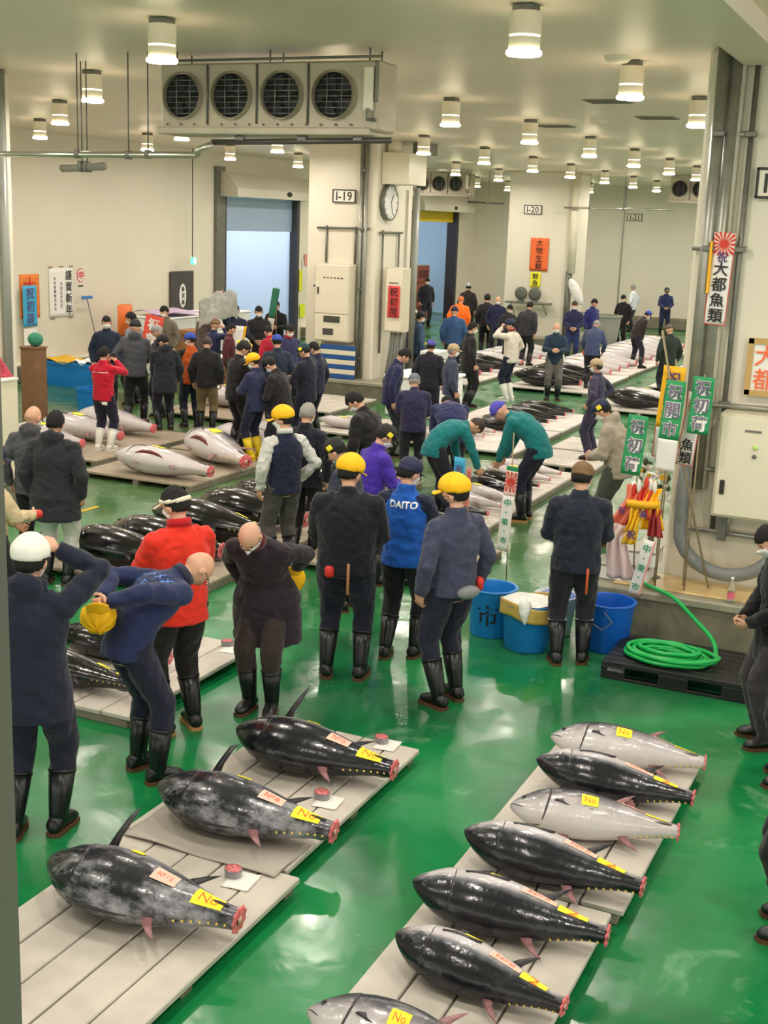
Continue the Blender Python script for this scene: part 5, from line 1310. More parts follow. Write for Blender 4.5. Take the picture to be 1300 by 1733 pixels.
P68 = person('man in a light grey hoodie and navy cap with a yellow badge, bowing left', H_(1046, 697, 1.56), -78, 1.72, jk=(166, 156, 142), tr=(70, 74, 66), head='cap', capm=CAPN, tagc=(-.9, -.1), mask='w', hood=True, lean=20, hp=40, L='front', R='front', fat=1.15)
P69 = person('masked man in black standing in the doorway of the cold room', H_(723, 471, 1.68), 160, 1.68, jk=(34, 34, 44), mask='w')
back_text(P6, 'DAITO', .235, .07, M('white_print', (236, 238, 240), .6), dz=.07, bold=.03, dx=.02)
back_text(P2, 'か・ね・か', .26, .06, M('pale_blue_print', (96, 140, 220), .6), dz=-.03, bold=.02)
back_text(P2, '〆〆〆〆', .28, .07, M('pale_blue_print', (96, 140, 220), .6), dz=.06, bold=.01, name='back_emblem')
back_text(P16, 'TOKYO FISH', .30, .035, M('white_print', (236, 238, 240), .6), dz=.03, bold=.03) if False else back_text(P16, '─・──', .28, .03, M('white_print', (236, 238, 240), .6), dz=.03, bold=.04)
# ---------------------------------------------------------------- signs and posters
def sign(text, c, w, h, label, frame=FR_FRONT):
    t = thing('number_sign', label, 'sign', c)
    MB().add(xf(box((0, 0, .01), (w, h, .02), .003), frame)).build('sign_plate', M('sign_white', (236, 230, 214), .5), t, smooth=False)
    b = MB(); bw = .022
    for q in (box((0, h / 2, .022), (w + bw, bw, .02)), box((0, -h / 2, .022), (w + bw, bw, .02)), box((w / 2, 0, .022), (bw, h, .02)), box((-w / 2, 0, .022), (bw, h, .02))): b.add(xf(q, frame))
    b.build('sign_border', DARK, t, smooth=False)
    lettering(text, w, h, frame, frame @ np.array([0, 0, .021]), DARK, t, False, .012, fit=.74)
sign('I-19', (-11.70, 23.28, 4.04), .50, .24, 'I-19 number sign high on the middle column')
sign('I-20', (-11.98, 36.28, 4.06), .52, .24, 'I-20 number sign high on the far column')
sign('I-21', (-11.70, 47.58, 4.04), .55, .24, 'small I-21 number sign on the far wall')
sign('I-18', (-1.54, 11.47, 4.03), .46, .24, 'number sign cut by the right edge on the right column')

def poster(name, c, w, h, frame, label, bg, text, ink, cat='poster', th=.006, bold=.006, textbox=None, extra=None):
    t = thing(name, label, cat, c)
    def wp(x, y): return .003 * math.sin(x * 6 / w + 1) * math.sin(y * 5 / h)
    V, F = grid(lambda u, v: ((u - .5) * w, (v - .5) * h, th), 8, 10, th)
    put([(V, F)], frame, (0, 0, 0), wp).build('sheet', bg, t)
    tw, thh, tx, ty = textbox or (w * .8, h * .94, 0, 0)
    if text:
        put([(V_ + np.array([tx, ty, 0]), F_2) for V_, F_2 in glyphs(text, tw, thh, True, bold, .9)], frame, (0, 0, 0), wp, th + .012).build('lettering', ink, t, smooth=False)
    if extra: extra(t, frame, wp, th)
    return t
OR = M('orange_poster', (238, 108, 50), .6)
poster('poster', (-11.70, 36.27, 2.77), .56, .96, FR_FRONT, 'orange poster with black brush characters on the far column', OR, '大物生鮮', INK)
poster('poster', (-11.77, 36.27, 2.03), .32, .44, FR_FRONT, 'small yellow poster below the orange one on the far column', M('yellow_poster', (246, 236, 40), .6), '鮮魚', INK)
def goldframe(t, frame, wp, th):
    b = MB(); w, h = .56, .50
    for q in (box((0, h / 2 - .02, .012), (w, .05, .02)), box((0, -h / 2 + .02, .012), (w, .05, .02)), box((w / 2 - .02, 0, .012), (.05, h, .02)), box((-w / 2 + .02, 0, .012), (.05, h, .02))): b.add(xf(q, frame))
    b.build('gold_border', M('gold_border', (196, 160, 96), .5), t, smooth=False)
poster('poster', (-1.42, 11.46, 2.45), .56, .50, FR_FRONT, 'white poster with a gold border and orange characters on the right column', WHITEP, '大都', M('orange_ink', (244, 112, 60), .6), extra=goldframe, textbox=(.22, .42, -.12, 0))
def newyear(t, frame, wp, th):
    put([(V + np.array([-.01, -.05, 0]), F) for V, F in glyphs('令和五年元旦', .12, .58, True, .01)], frame, (0, 0, 0), wp, th + .004).build('small_lettering', INK, t, smooth=False)
    put([(V + np.array([-.22, -.02, 0]), F) for V, F in glyphs('中央魚類株式会社', .12, .74, True, .01)], frame, (0, 0, 0), wp, th + .004).build('small_lettering', INK, t, smooth=False)
    for x, y in ((-.36, .55), (0, .56), (.34, .56), (-.3, -.55), (.3, -.55)): MB().add(xf(box((x, y, .012), (.14, .035, .004)), frame)).build('tape', M('tape_brown', (150, 136, 110), .6), t, smooth=False)
poster('poster', (WX + .01, 22.32, 1.78), .82, 1.08, FR_LEFT, 'white new year poster with black brush characters on the left wall', WHITEP, '謹賀新年', INK, textbox=(.24, 1.0, .24, 0), extra=newyear, bold=.012)
t = thing('emblem', 'round red emblem sticker beside the new year poster', 'emblem', (WX + .005, 23.0, 2.14))
MB().add(xf(rings([(0, 0, 0), (0, 0, .006)], [(.125, 0, 0)] * 2, [(0, .155, 0)] * 2, 28), FR_LEFT)).build('red_disc', REDINK, t, smooth=False)
MB().add(xf(rings([(0, 0, .006), (0, 0, .009)], [(.105, 0, 0)] * 2, [(0, .135, 0)] * 2, 28), FR_LEFT)).build('white_disc', WHITEP, t, smooth=False)
lettering('中', .2, .26, FR_LEFT, (.012, 0, 0), REDINK, t, bold=.03)
MB().add(xf(box((0, -.24, .004), (.16, .03, .004)), FR_LEFT)).build('caption', INK, t, smooth=False)
poster('poster', (WX + .01, 21.28, 1.74), .62, .92, FR_LEFT, 'orange poster hanging on the left wall behind the blue banner', M('orange_stripe_poster', (236, 130, 50), .6), '大漁', REDINK)
def pale(t, frame, wp, th):
    MB().add(xf(box((0, -.74, 0), (.42, .55, .006)), frame)).build('blank_tail', WHITEP, t, smooth=False)
    MB().add(tube([(0, 0, .42), (-.118, 0, .50)], .006, 6)).build('cord', STEELD, t)
poster('banner', (WX + .12, 21.15, 1.54), .44, .86, FR_LEFT, 'light blue banner with violet characters at the left wall', BLUEC, '祝初荷', PURPLE, 'banner', extra=pale)
# dark panel with an oval paper, exit sign
t = thing('notice_board', 'dark grey wall panel with a white oval paper near the blue roll door', 'panel', (WX + .012, 26.98, 1.62))
MB().add(xf(box((0, 0, .03), (1.02, 1.06, .06), .01), FR_LEFT)).build('panel', M('panel_dark', (72, 68, 68), .5), t, smooth=False)
MB().add(xf(rings([(0, -.08, .06), (0, -.08, .066)], [(.15, 0, 0)] * 2, [(0, .30, 0)] * 2, 24), FR_LEFT)).build('paper', WHITEP, t, smooth=False)
lettering('魚河岸', .2, .5, FR_LEFT, (.072, 0, -.08), INK, t, bold=.02)
t = thing('exit_sign', 'green exit sign hanging on a thin rod by the left wall', 'sign', (WX + .35, 27.0, 2.42))
MB().add(xf(box((0, 0, 0), (.26, .18, .06), .006), FR_LEFT)).build('case', HOUS, t, smooth=False)
MB().add(xf(box((0, 0, .032), (.235, .155, .006)), FR_LEFT)).build('lit_face', M('exit_green', (40, 220, 150), .4, emit=3.0), t, smooth=False)
MB().add(xf(box((.05, 0, .037), (.08, .11, .004)), FR_LEFT)).build('lit_pictogram', M('exit_white', (230, 255, 245), .4, emit=3.0), t, smooth=False)
MB().add(cyl((0, 0, .09), (0, 0, CEIL - 2.42 - .003), .014, 8)).build('rod', STEELD, t)
# clock on the side of the middle column
t = thing('wall_clock', 'large white round clock on the right side of the middle column', 'clock', (-10.96, 23.75, 3.95))
V, F = lathe([(.001, .0), (.34, .0), (.36, .02), (.36, .09), (.33, .10), (.33, .085)], 40)
MB().add((V @ roty(PI / 2).T, F)).build('clock_case', STEELD, t, sharp=40)
MB().add(disc((.088, 0, 0), .335, 40, (1, 0, 0))).build('clock_face', M('clock_white', (226, 224, 216), .4), t, smooth=False)
m = MB()
for k in range(12): a = k * PI / 6; m.add(xf(box((.29 * math.cos(a), .29 * math.sin(a), 0), (.05, .012, .004)), None) if False else (np.array(box((0, .29, .0), (.014, .05, .004))[0]) @ rotz(a).T @ FR_LEFT.T + (.092, 0, 0), box((0, 0, 0), (1, 1, 1))[1]))
m.build('hour_marks', INK, t, smooth=False)
m = MB()
for a, l, w in ((-.6, .17, .02), (-2.8, .25, .014)): m.add((np.array(box((0, l / 2, 0), (w, l, .004))[0]) @ rotz(a).T @ FR_LEFT.T + (.097, 0, 0), box((0, 0, 0), (1, 1, 1))[1]))
m.build('clock_hands', INK, t, smooth=False)
# cabinets on the middle column
def cabinet(loc, w, h, d, frame, label, parts=True, doorsplit=.36):
    t = thing('electric_cabinet', label, 'cabinet', loc)
    def B(c, s, b=.0): return xf(box(c, s, b), frame)
    MB().add(B((0, h / 2, d / 2), (w, h, d), .012)).build('cabinet_body', M('cabinet_cream', (214, 206, 182), .4), t, smooth=False)
    z = d + .012
    if parts:
        lo = MB().add(B((0, h * doorsplit / 2 + .01, z - .002), (w - .05, h * doorsplit - .04, .02), .005)).build('lower_door', CREAM, t, smooth=False)
        up = MB().add(B((0, h * (doorsplit + 1) / 2, z - .002), (w - .05, h * (1 - doorsplit) - .03, .02), .005)).build('upper_door', CREAM, t, smooth=False)
        MB().add(B((-w * .39, h * .66, z + .018), (.03, .14, .03), .008)).build('handle', DARK, up, smooth=False)
        for k in range(6): MB().add(B((-w * .22 + k * w * .1, h * .83, z + .012), (.045, .022, .012), .004)).build('indicator', DARK, up, smooth=False)
        for yy, ww in ((.295, .34), (.13, .22)):
            g = MB().add(B((w * (.02 if ww > .3 else -.08), h * yy, z + .012), (w * ww * 1.4, h * .085, .01), .003)).build('vent_plate', STEELD, lo, smooth=False)
            for q in range(4): MB().add(B((w * (.02 if ww > .3 else -.08), h * (yy - .03 + q * .02), z + .02), (w * ww * 1.25, .010, .008))).build('louvre', DARK, g, smooth=False)
    else:
        up = MB().add(B((0, h / 2, z - .002), (w - .05, h - .05, .02), .005)).build('door', CREAM, t, smooth=False)
    return t, up
cabinet((-11.77, 23.28, 1.12), .80, 1.56, .30, FR_FRONT, 'tall cream electrical cabinet on the front of the middle column')
t, dr = cabinet((-10.62, 23.85, 1.36), .42, 1.30, .34, FR_FRONT, 'narrow cream cabinet on the right side of the middle column', False)
MB().add(xf(box((0, 1.0, .37), (.2, .015, .01)), FR_FRONT)).build('slot', DARK, dr, smooth=False)
poster('poster', (-10.60, 23.46, 1.98), .26, .64, FR_FRONT, 'red poster with black characters on the narrow cabinet', M('red_poster', (214, 64, 62), .6), '祝初荷', INK)
m = pipe('bundle of grey cable hoses hanging below the narrow cabinet', [[(-10.72 + k * .06, 23.68 + .03 * (k % 2), 1.36), (-10.74 + k * .06, 23.66, 1.0), (-10.80 + k * .075, 23.62, .40)] for k in range(5)], .028, M('grey_hose', (140, 140, 134), .5))
t = thing('striped_board', 'blue and cream striped barrier board below the cream cabinet', 'board', (-11.74, 23.0, .37))
for k in range(7): MB().add(rbox((-.52, -.03, .002 + k * .098), (.52, .03, .002 + (k + 1) * .098), .006)).build('blue_stripe' if k % 2 == 0 else 'cream_stripe', M('stripe_blue', (36, 84, 150), .5) if k % 2 == 0 else CREAM, t, smooth=False)
def broom(label, p0, p1, headc, headm=None, r=.014, hl=.22):
    p0 = np.array(p0, float); p1 = np.array(p1, float); t = thing('mop', label, 'mop', p0)
    MB().add(tube([(0, 0, .18), p1 - p0], r, 8)).build('handle', M('mop_stick', (196, 180, 90), .5), t)
    m = MB()
    for k in range(14): a = k * .45; m.add(tube([(0, 0, .2), (.05 * math.cos(a), .05 * math.sin(a), .12), (.09 * math.cos(a) , .08 * math.sin(a), .02)], [.016, .02, .014], 6, round_=True))
    m.build('mop_head', M('mop_white', (226, 220, 206), .9), t)
broom('white string mop leaning against the blue striped board', (-12.05, 22.9, .375), (-12.0, 22.95, 1.12), None)
# side notices at the blue door
for k, (y, z, w, h, c, n) in enumerate(((33.5, 1.95, .22, .8, (222, 216, 204), 'pale tag'), (33.3, 1.75, .18, .62, (226, 220, 40), 'yellow ribbon'), (33.62, 2.35, .24, .34, (222, 150, 140), 'pink paper'), (33.4, .85, .3, .4, (214, 230, 40), 'yellow striped plate'))):
    o = MB().add(xf(box((0, 0, .01 + .01 * k), (w, h, .008)), FR_LEFT)).build('notice', M('notice_%d' % k, c, .6), loc=(WX + .01, y, z), smooth=False); tag(o, n + ' hung on the wall right of the blue roll door', 'notice')

# ---------------------------------------------------------------- right column: cabinet, banners, bundle
t, dr = cabinet((-1.32, 11.46, 1.12), 1.04, .94, .30, FR_FRONT, 'large cream electrical cabinet on the right column', False)
MB().add(xf(box((-.44, .28, .33), (.04, .13, .03), .008), FR_FRONT)).build('handle', DARK, dr, smooth=False)
MB().add(xf(ellip((-.19, .66, .33), (.022, .022, .015), 12, 6), FR_FRONT)).build('indicator_lamp', M('green_lamp', (190, 230, 120), .3), dr)
MB().add(xf(ellip((-.19, .58, .33), (.02, .02, .012), 12, 6), FR_FRONT)).build('key_switch', STEELD, dr)
MB().add(xf(box((-.22, .80, .325), (.14, .018, .006)), FR_FRONT)).build('door_label', STEELD, dr, smooth=False)
m = MB(); m.add(rbox((-1.80, 11.34, .86), (-1.72, 11.42, 1.12))); m.add(rbox((-1.0, 11.34, .86), (-.92, 11.42, 1.12)))
tag(m.build('cabinet_bracket', STEELD, smooth=False), 'grey steel legs under the large cabinet', 'bracket')

def sunburst(cx, cy, r, w, h, n=16):
    """rays and disc clipped to a rectangle, flat shapes"""
    out = [(np.array([[cx + r * .34 * math.cos(a), cy + r * .34 * math.sin(a), 0] for a in np.linspace(0, 2 * PI, 24, endpoint=False)]), [list(range(24))])]
    for k in range(n):
        a0 = 2 * PI * (k - .25) / n; a1 = 2 * PI * (k + .25) / n
        q = []
        for a, rr in ((a0, r * .3), (a0, r), (a1, r), (a1, r * .3)):
            q.append([cx + min(max(rr * math.cos(a), -w / 2 - cx), w / 2 - cx), cy + min(max(rr * math.sin(a), -h / 2 - cy), h / 2 - cy), 0])
        out.append((np.array(q), [[0, 1, 2, 3]]))
    return out
def banner(name, label, c, w, h, rz, bands, texts, burst=None, pole=None, wave=.012, tilt=0.0, border=None):
    """cloth banner: c = top centre; bands [(from, to, material)] as fractions down; texts [(string, from, to, material, width)]"""
    frame = rotz(rz) @ FR_FRONT @ rotz(tilt)
    t = thing(name, label, 'banner', c)
    def wp(x, y): return wave * math.sin(y * 9 + x * 4) + wave * .15 * math.sin(x * 20 + 1.3)
    for a, b_, m in bands:
        V, F = grid(lambda u, v: ((u - .5) * w, -(a + (b_ - a) * v) * h, 0), 8, 10, .003)
        put([(V, F)], frame, (0, 0, 0), wp).build('cloth_panel', m, t)
    for s, a, b_, m, ww in texts:
        g = [(V + np.array([0, -(a + b_) / 2 * h, 0]), F) for V, F in glyphs(s, w * ww, (b_ - a) * h, True, .014, .92)]
        put(g, frame, (0, 0, 0), wp, .016).build('lettering', m, t, smooth=False)
        if m.name == 'grey_ink': put([(V + np.array([0, -(a + b_) / 2 * h, 0]), F) for V, F in glyphs(s, w * ww * 1.04, (b_ - a) * h, True, .042, .95)], frame, (0, 0, 0), wp, .011).build('lettering_outline', WHITEC, t, smooth=False)
    if border:
        a, b_, m = border
        V = []; bw = w * .035
        g = []
        for sx in (-1, 1): g.append(grid(lambda u, v: (sx * (w / 2 - bw / 2) + (u - .5) * bw, -(a + (b_ - a) * v) * h, 0), 1, 12))
        g.append(grid(lambda u, v: ((u - .5) * w, -b_ * h + v * bw, 0), 8, 1))
        put(g, frame, (0, 0, 0), wp, .006).build('border', m, t)
    if burst:
        cy, r, m = burst; g = [(V + np.array([0, -cy * h, 0]), F) for V, F in sunburst(0, 0, r, w, r * 1.7)]
        put(g, frame, (0, 0, 0), wp, .0065).build('sunburst', m, t, smooth=False)
    if pole:
        MB().add(tube([np.array(p, float) - np.array(c) for p in pole], .007, 8)).build('bamboo_pole', M('bamboo', (150, 136, 104), .5), t)
    return t
RP = M('pinkish_white_cloth', (244, 214, 204), .6)
ROSE = M('red_ray_cloth', (214, 62, 44), .6)
banner('banner', 'tall white banner with red rays and black characters high on the right column', (-1.985, 11.38, 3.60), .19, .80, 0, [(0, .22, RP), (.22, 1, WHITEC)], [('大都魚類', .30, .98, INK, .8), ('祝', .2, .32, PURPLE, .7)], burst=(.12, .12, ROSE), border=(.2, 1, REDINK), wave=.004, tilt=-.03, pole=[(-1.985, 11.40, 3.60), (-2.0, 11.42, CEIL - .01)])
MB().add(box((0, 0, 0), (.02, .04, .45))).build('yellow_strip', YELLOWC, None, loc=(-2.09, 11.355, 3.3), smooth=False)
o = bpy.data.objects['yellow_strip']; tag(o, 'thin yellow strip hanging beside the white banner on the right column', 'ribbon')
banner('banner', 'right-hand green banner with grey characters before the right column', (-1.97, 10.95, 2.38), .185, .50, 0, [(0, 1, GREENC)], [('祝初荷', .03, .97, M('grey_ink', (112, 106, 128), .6), .78)], tilt=-.03, pole=[(-1.97, 10.97, 2.40), (-1.98, 11.0, .44)])
banner('banner', 'middle green banner with grey characters overlapping the yellow one', (-2.20, 10.92, 2.33), .175, .52, 0, [(0, 1, GREENC), (1, 1.55, WHITEC)], [('祝開市', .03, .97, M('grey_ink', (112, 106, 128), .6), .78)], tilt=-.05, pole=[(-2.20, 10.94, 2.35), (-2.24, 10.97, .44)])
banner('banner', 'yellow banner with violet characters behind the middle green banner', (-2.25, 11.05, 2.44), .20, .55, 0, [(0, 1, YELLOWC), (1, 1.5, WHITEC)], [('祝日本', .05, .95, PURPLE, .7), ('魚類', 1.05, 1.45, INK, .6)], border=(1, 1.5, REDINK), tilt=-.05, pole=[(-2.25, 11.07, 2.5), (-2.28, 11.1, .44)])
banner('banner', 'white red-edged banner with black characters behind the right green banner', (-2.05, 11.1, 2.22), .15, .66, 0, [(0, 1, WHITEC)], [('都', .05, .3, REDINK, .8), ('魚類', .62, .98, INK, .85)], border=(0, 1, REDINK), tilt=-.08, pole=[(-2.05, 11.12, 2.25), (-2.02, 11.15, .44)])
banner('banner', 'lowest green banner hanging left before the grey hoodie', (-2.50, 10.90, 2.0), .18, .54, 0, [(0, 1, GREENC)], [('祝初荷', .03, .97, M('grey_ink', (112, 106, 128), .6), .78)], tilt=-.06, pole=[(-2.50, 10.92, 2.02), (-2.44, 10.97, .44)])
for k, (a, b_, r, lb) in enumerate((((-2.38, 11.0, 2.75), (-1.80, 11.2, .44), .010, 'long thin bamboo pole slanting behind the green banners'),)):
    o = MB().add(tube([a, ((a[0] + b_[0]) / 2 - .03, (a[1] + b_[1]) / 2, (a[2] + b_[2]) / 2), b_], r, 8)).build('bamboo_pole', M('bamboo', (150, 136, 104), .5)); tag(o, lb, 'pole')
# banner held out over the floor by the teal-jacketed man, and the blue one
b1 = G(872, 815, 1.35)
c = GY(868, 790, 11.6); e = GY(862, 935, 11.6); hh = c[2] - e[2]
banner('banner', 'narrow white banner with red rays and green characters beside the teal jacket', tuple(c), .125, hh, 0, [(0, .05, GREENC), (.05, .34, RP), (.34, 1, WHITEC)], [('中・築・市', .36, .92, M('green_ink', (40, 150, 110), .6), .6)], burst=(.18, .12, ROSE), border=(.34, 1, RP), tilt=-.07, pole=[tuple(GY(870, 733, 11.61)), (c[0], 11.61, .002)])
c = GY(779, 774, 10.4); e = GY(776, 870, 10.4); hh = c[2] - e[2]
banner('banner', 'light blue banner with violet characters behind the faded grey jacket', tuple(c), .11, hh, 0, [(0, 1, BLUEC)], [('祝初荷', .05, .95, PURPLE, .7)], tilt=-.04, pole=[(c[0], 10.41, c[2]), (c[0], 10.41, .002)])
c = GY(795, 792, 10.45)
banner('banner', 'red and white sliver of a banner beside the light blue one', tuple(c), .035, hh, 0, [(0, 1, M('red_white_cloth', (226, 110, 104), .6))], [], tilt=-.04, pole=[(c[0], 10.46, c[2]), (c[0], 10.46, .002)])
# green banner held in the left crowd
c = GX(468, 488, -13.9); 
banner('banner', 'green and white banner held up before the blue roll door', tuple(c), .16, 1.15, .5, [(0, .58, M('dark_green_cloth', (44, 120, 92), .6)), (.58, 1, WHITEC)], [('大漁', .62, .98, INK, .7)], border=(.5, 1, REDINK), tilt=-.15, pole=[tuple(c + np.array([0, .02, .02])), (c[0], c[1] + .02, .002)])
# bundle of folded banners tied by the platform corner
bc = GY(1085, 905, 10.75)
def bundle():
    t = thing('banner_bundle', 'bundle of folded red, yellow and white banners tied beside the right column', 'banner bundle', (bc[0], bc[1], .42))
    def strip(pts, w, m, nm='folded_cloth', rz=0.0, fold=.02, sh=0):
        pts = [np.array(p, float) for p in pts]
        def f(u, v):
            k = v * (len(pts) - 1); i = min(int(k), len(pts) - 2); p = pts[i] * (1 - (k - i)) + pts[i + 1] * (k - i)
            x = (u - .5) * w * (.55 + .45 * abs(v - .35) * 1.6)
            return (p[0] + x * math.cos(rz), p[1] + x * math.sin(rz) + fold * math.sin(u * 16 + sh + v * 4), p[2])
        return MB().add(grid(f, 22, 16, .004)).build(nm, m, t)
    strip([(-.06, 0, .98), (-.10, -.03, .80), (-.16, -.02, .62)], .26, M('red_white_folds', (232, 120, 96), .6), sh=0)
    strip([(.02, -.04, .96), (.0, -.06, .82), (.03, -.05, .7)], .16, ROSE, sh=2)
    strip([(.08, 0, .97), (.07, -.05, .86), (.1, -.02, .6)], .20, YELLOWC, sh=1, rz=.2)
    strip([(-.03, -.07, .80), (-.06, -.09, .62), (-.1, -.08, .46)], .16, M('yellow_folds', (250, 200, 40), .6), sh=3)
    strip([(.12, -.03, .80), (.12, -.06, .70), (.14, -.06, .55)], .14, M('brick_red_cloth', (160, 50, 48), .6), sh=2)
    strip([(-.14, -.05, .62), (-.2, -.07, .5), (-.17, -.06, .3), (-.12, -.05, .12)], .30, M('pale_pink_plastic', (236, 212, 208), .5), sh=4, fold=.03)
    strip([(-.06, .0, .7), (-.22, .0, .58)], .10, ROSE, sh=5)
    o = MB().add(rings([(0, -.02, .80), (0, -.02, .86)], [(.15, 0, .01)] * 2, [(0, .09, 0)] * 2, 20)).build('yellow_band', YELLOWC, t)
    for k, (x, y, z) in enumerate(((-.04, -.06, .99), (.02, -.05, 1.02), (.09, -.03, .99), (-.09, -.02, .94), (.05, -.02, 1.0))):
        MB().add(ellip((x, y, z), (.022, .022, .06), 10, 7)).build('cloth_knot', ROSE if k % 2 else WHITEC, t)
    # characters on the folds
    for (s, x, y, z, m, q) in (('祝', -.06, -.13, .56, PURPLE, .10), ('漁', .03, -.14, .76, PURPLE, .09), ('祝', -.17, -.09, .76, PURPLE, .08)):
        lettering(s, q, q, FR_FRONT, (x, y, z), m, t, bold=.03)
    # white hanging tail with green characters
    fr = FR_FRONT @ rotz(-.20)
    def wp(x, y): return .006 * math.sin(y * 12)
    put([grid(lambda u, v: ((u - .5) * .10, (v - .5) * .52, 0), 6, 12, .004)], fr, (.06, -.15, .28), wp).build('white_tail', WHITEC, t)
    put([(V, F) for V, F in glyphs('中・東・市', .085, .46, True, .015)], fr, (.06, -.15, .28), wp, .006).build('lettering', M('green_ink', (40, 150, 110), .6), t, smooth=False)
    put([grid(lambda u, v: (.052 + (u - .5) * .012, (v - .5) * .52, 0), 2, 12)], fr, (.06, -.15, .28), wp, .005).build('pink_edge', M('pink_edge', (240, 150, 140), .6), t)
    MB().add(box((.03, -.14, .02), (.10, .06, .04), .006)).build('wooden_foot', M('grey_wood', (120, 110, 100), .7), t, smooth=False)
bundle()
# white boxes, bins behind the bundle
for k, (px, py, w, d, h, lb) in enumerate(((1100, 905, .5, .35, .14, 'white foam tray behind the banner bundle, lowest'), (1118, 880, .45, .35, .12, 'white foam tray behind the banner bundle, upper'))):
    p = GY(px, py, 11.15 + .02 * k)
    t = thing('foam_tray', lb, 'tray', (p[0] - .22, p[1] + .05, .42 + .16 * k)); 
    MB().add(box((0, 0, .07), (w, d, .14), .015)).build('tray_body', FOAM, t, smooth=False); MB().add(box((0, 0, .145), (w + .02, d + .02, .012), .004)).build('tray_rim', STEEL, t, smooth=False)
# white and yellow flowers / crumpled film heap beside the column
m = MB()
random.seed(3)
c0 = GY(1125, 815, 11.3)
for k in range(46):
    p = (random.uniform(-.22, .06), random.uniform(-.08, .10), random.uniform(-.22, .24)); m.add(ellip(p, (random.uniform(.02, .045), .02, random.uniform(.015, .04)), 7, 5, rotz(random.random() * 3)), random.choice([0, 0, 1, 2]))
o = m.build('arrangement', [WHITEC, YELLOWC, M('leaf_dark_green', (70, 84, 56), .6)], loc=(c0[0], c0[1], c0[2])); tag(o, 'arrangement of white and yellow flowers beside the right column', 'flowers')
o['kind'] = 'stuff'
t = thing('flower_stand', 'slim grey stand holding the flower arrangement', 'stand', (c0[0] - .08, c0[1], .42)); MB().add(cyl((0, 0, 0), (0, 0, c0[2] - .42 - .15), .03, 12)).build('post', STEELD, t); MB().add(cyl((0, 0, 0), (0, 0, .02), .12, 20)).build('base', STEELD, t)
# bottle on the platform
p = G(1236, 1018, .435)
t = thing('bottle', 'clear plastic bottle with a pink label on the platform', 'bottle', (p[0], p[1], .436))
MB().add(lathe([(.001, 0), (.030, .001), (.032, .02), (.032, .13), (.026, .16), (.013, .19), (.013, .20)], 20)).build('bottle_body', M('clear_plastic', (226, 232, 234), .1, trans=.85), t)
MB().add(lathe([(.0328, .03), (.0328, .09)], 20)).build('bottle_label', M('pink_wrap', (230, 110, 130), .5), t); MB().add(cyl((0, 0, .2), (0, 0, .222), .015, 14)).build('bottle_cap', WHITEP, t)

# ---------------------------------------------------------------- tubs, hose, black pallet
def tub(px, py, r, h, label, mat=BLUETUB):
    f = G(px, py); d = f[:2] / np.linalg.norm(f[:2]); c = f[:2] + d * r * .86
    t = thing('tub', label, 'tub', (c[0], c[1], 0))
    MB().add(lathe([(.001, .004), (r * .84, .004), (r * .86, .02), (r * .97, h * .86), (r, h * .9), (r, h * .96), (r * 1.06, h * .97), (r * 1.06, h), (r * .96, h), (r * .94, h * .96), (r * .82, .04), (.001, .04)], 40)).build('tub_body', mat, t, sharp=45)
    m = MB()
    MB().add(rings([(0, 0, h * .95), (0, 0, h * .985), (0, 0, h * 1.005), (0, 0, h * .985)], [(r * 1.0, 0, 0), (r * 1.085, 0, 0), (r * 1.04, 0, 0), (r * .97, 0, 0)], [(0, r * 1.0, 0), (0, r * 1.085, 0), (0, r * 1.04, 0), (0, r * .97, 0)], 40, False)).build('tub_rim', mat, t)
    return t, c
t1, c1 = tub(829, 1082, .215, .44, 'empty blue tub with a black painted mark beside the faded grey jacket')
# painted mark on the tub
m = MB()
for V, F in glyphs('市', .20, .24, True, .012, .95):
    W = []
    for v in V:
        a = v[0] / .205; rr = .215 * (.86 + .125 * (.22 + v[1]) / .44) + .003; q = rotz(-math.atan2(-c1[0], c1[1]) * -1 - .16 + a) @ np.array([0, -rr, 0]); W.append((q[0], q[1], .22 + v[1]))
    m.add((np.array(W), F))
m.build('painted_mark', INK, t1, smooth=False)
t2, c2 = tub(889, 1107, .225, .42, 'blue tub covered with a yellow bag and clear ice bag')
MB().add(grid(lambda u, v: ((.245 + .012 * math.sin(u * 34) * (1 - v) ) * (1 - .0 * v) * math.cos(u * 2 * PI) , (.245 + .012 * math.sin(u * 34) * (1 - v)) * math.sin(u * 2 * PI), .30 + .03 * math.sin(u * 12) + v * .135), 60, 6, .003)).build('yellow_bag', M('yellowish_bag', (216, 180, 96), .35, bump=(20, .4, .01)), t2)
def icef(u, v):
    a = u * 2 * PI; r = v * .225; return (r * math.cos(a), r * math.sin(a), .43 + .035 * (1 - v) + .022 * math.sin(a * 5 + v * 9) * v * (1.2 - v))
MB().add(grid(icef, 48, 12)).build('ice_bag', M('clear_bag', (236, 238, 232), .22, bump=(18, .6, .03)), t2)
MB().add(tube([(0.04, -.22, .44), (.05, -.262, .38), (.06, -.268, .30)], [.06, .045, .012], 10, round_=True)).build('bag_tail', M('clear_bag', (236, 238, 232), .22, bump=(18, .6, .03)), t2)
t3, c3 = tub(1024, 1108, .225, .44, 'blue tub right of the man in the black jacket', M('blue_tub_dark', (18, 96, 196), .38))
MB().add(tube([(c_[0], c_[1], c_[2]) for c_ in [(-.2, -.12, .40), (-.12, -.24, .30), (.02, -.26, .24), (.10, -.25, .32), (.02, -.24, .40)]], .006, 6)).build('tub_rope', M('grey_rope', (120, 120, 124), .8), t3)
p = G(915, 1010, .0); 
t = thing('basket', 'white mesh basket with a blue cloth behind the covered tub', 'basket', (c2[0] + .10, c2[1] + .50, 0))
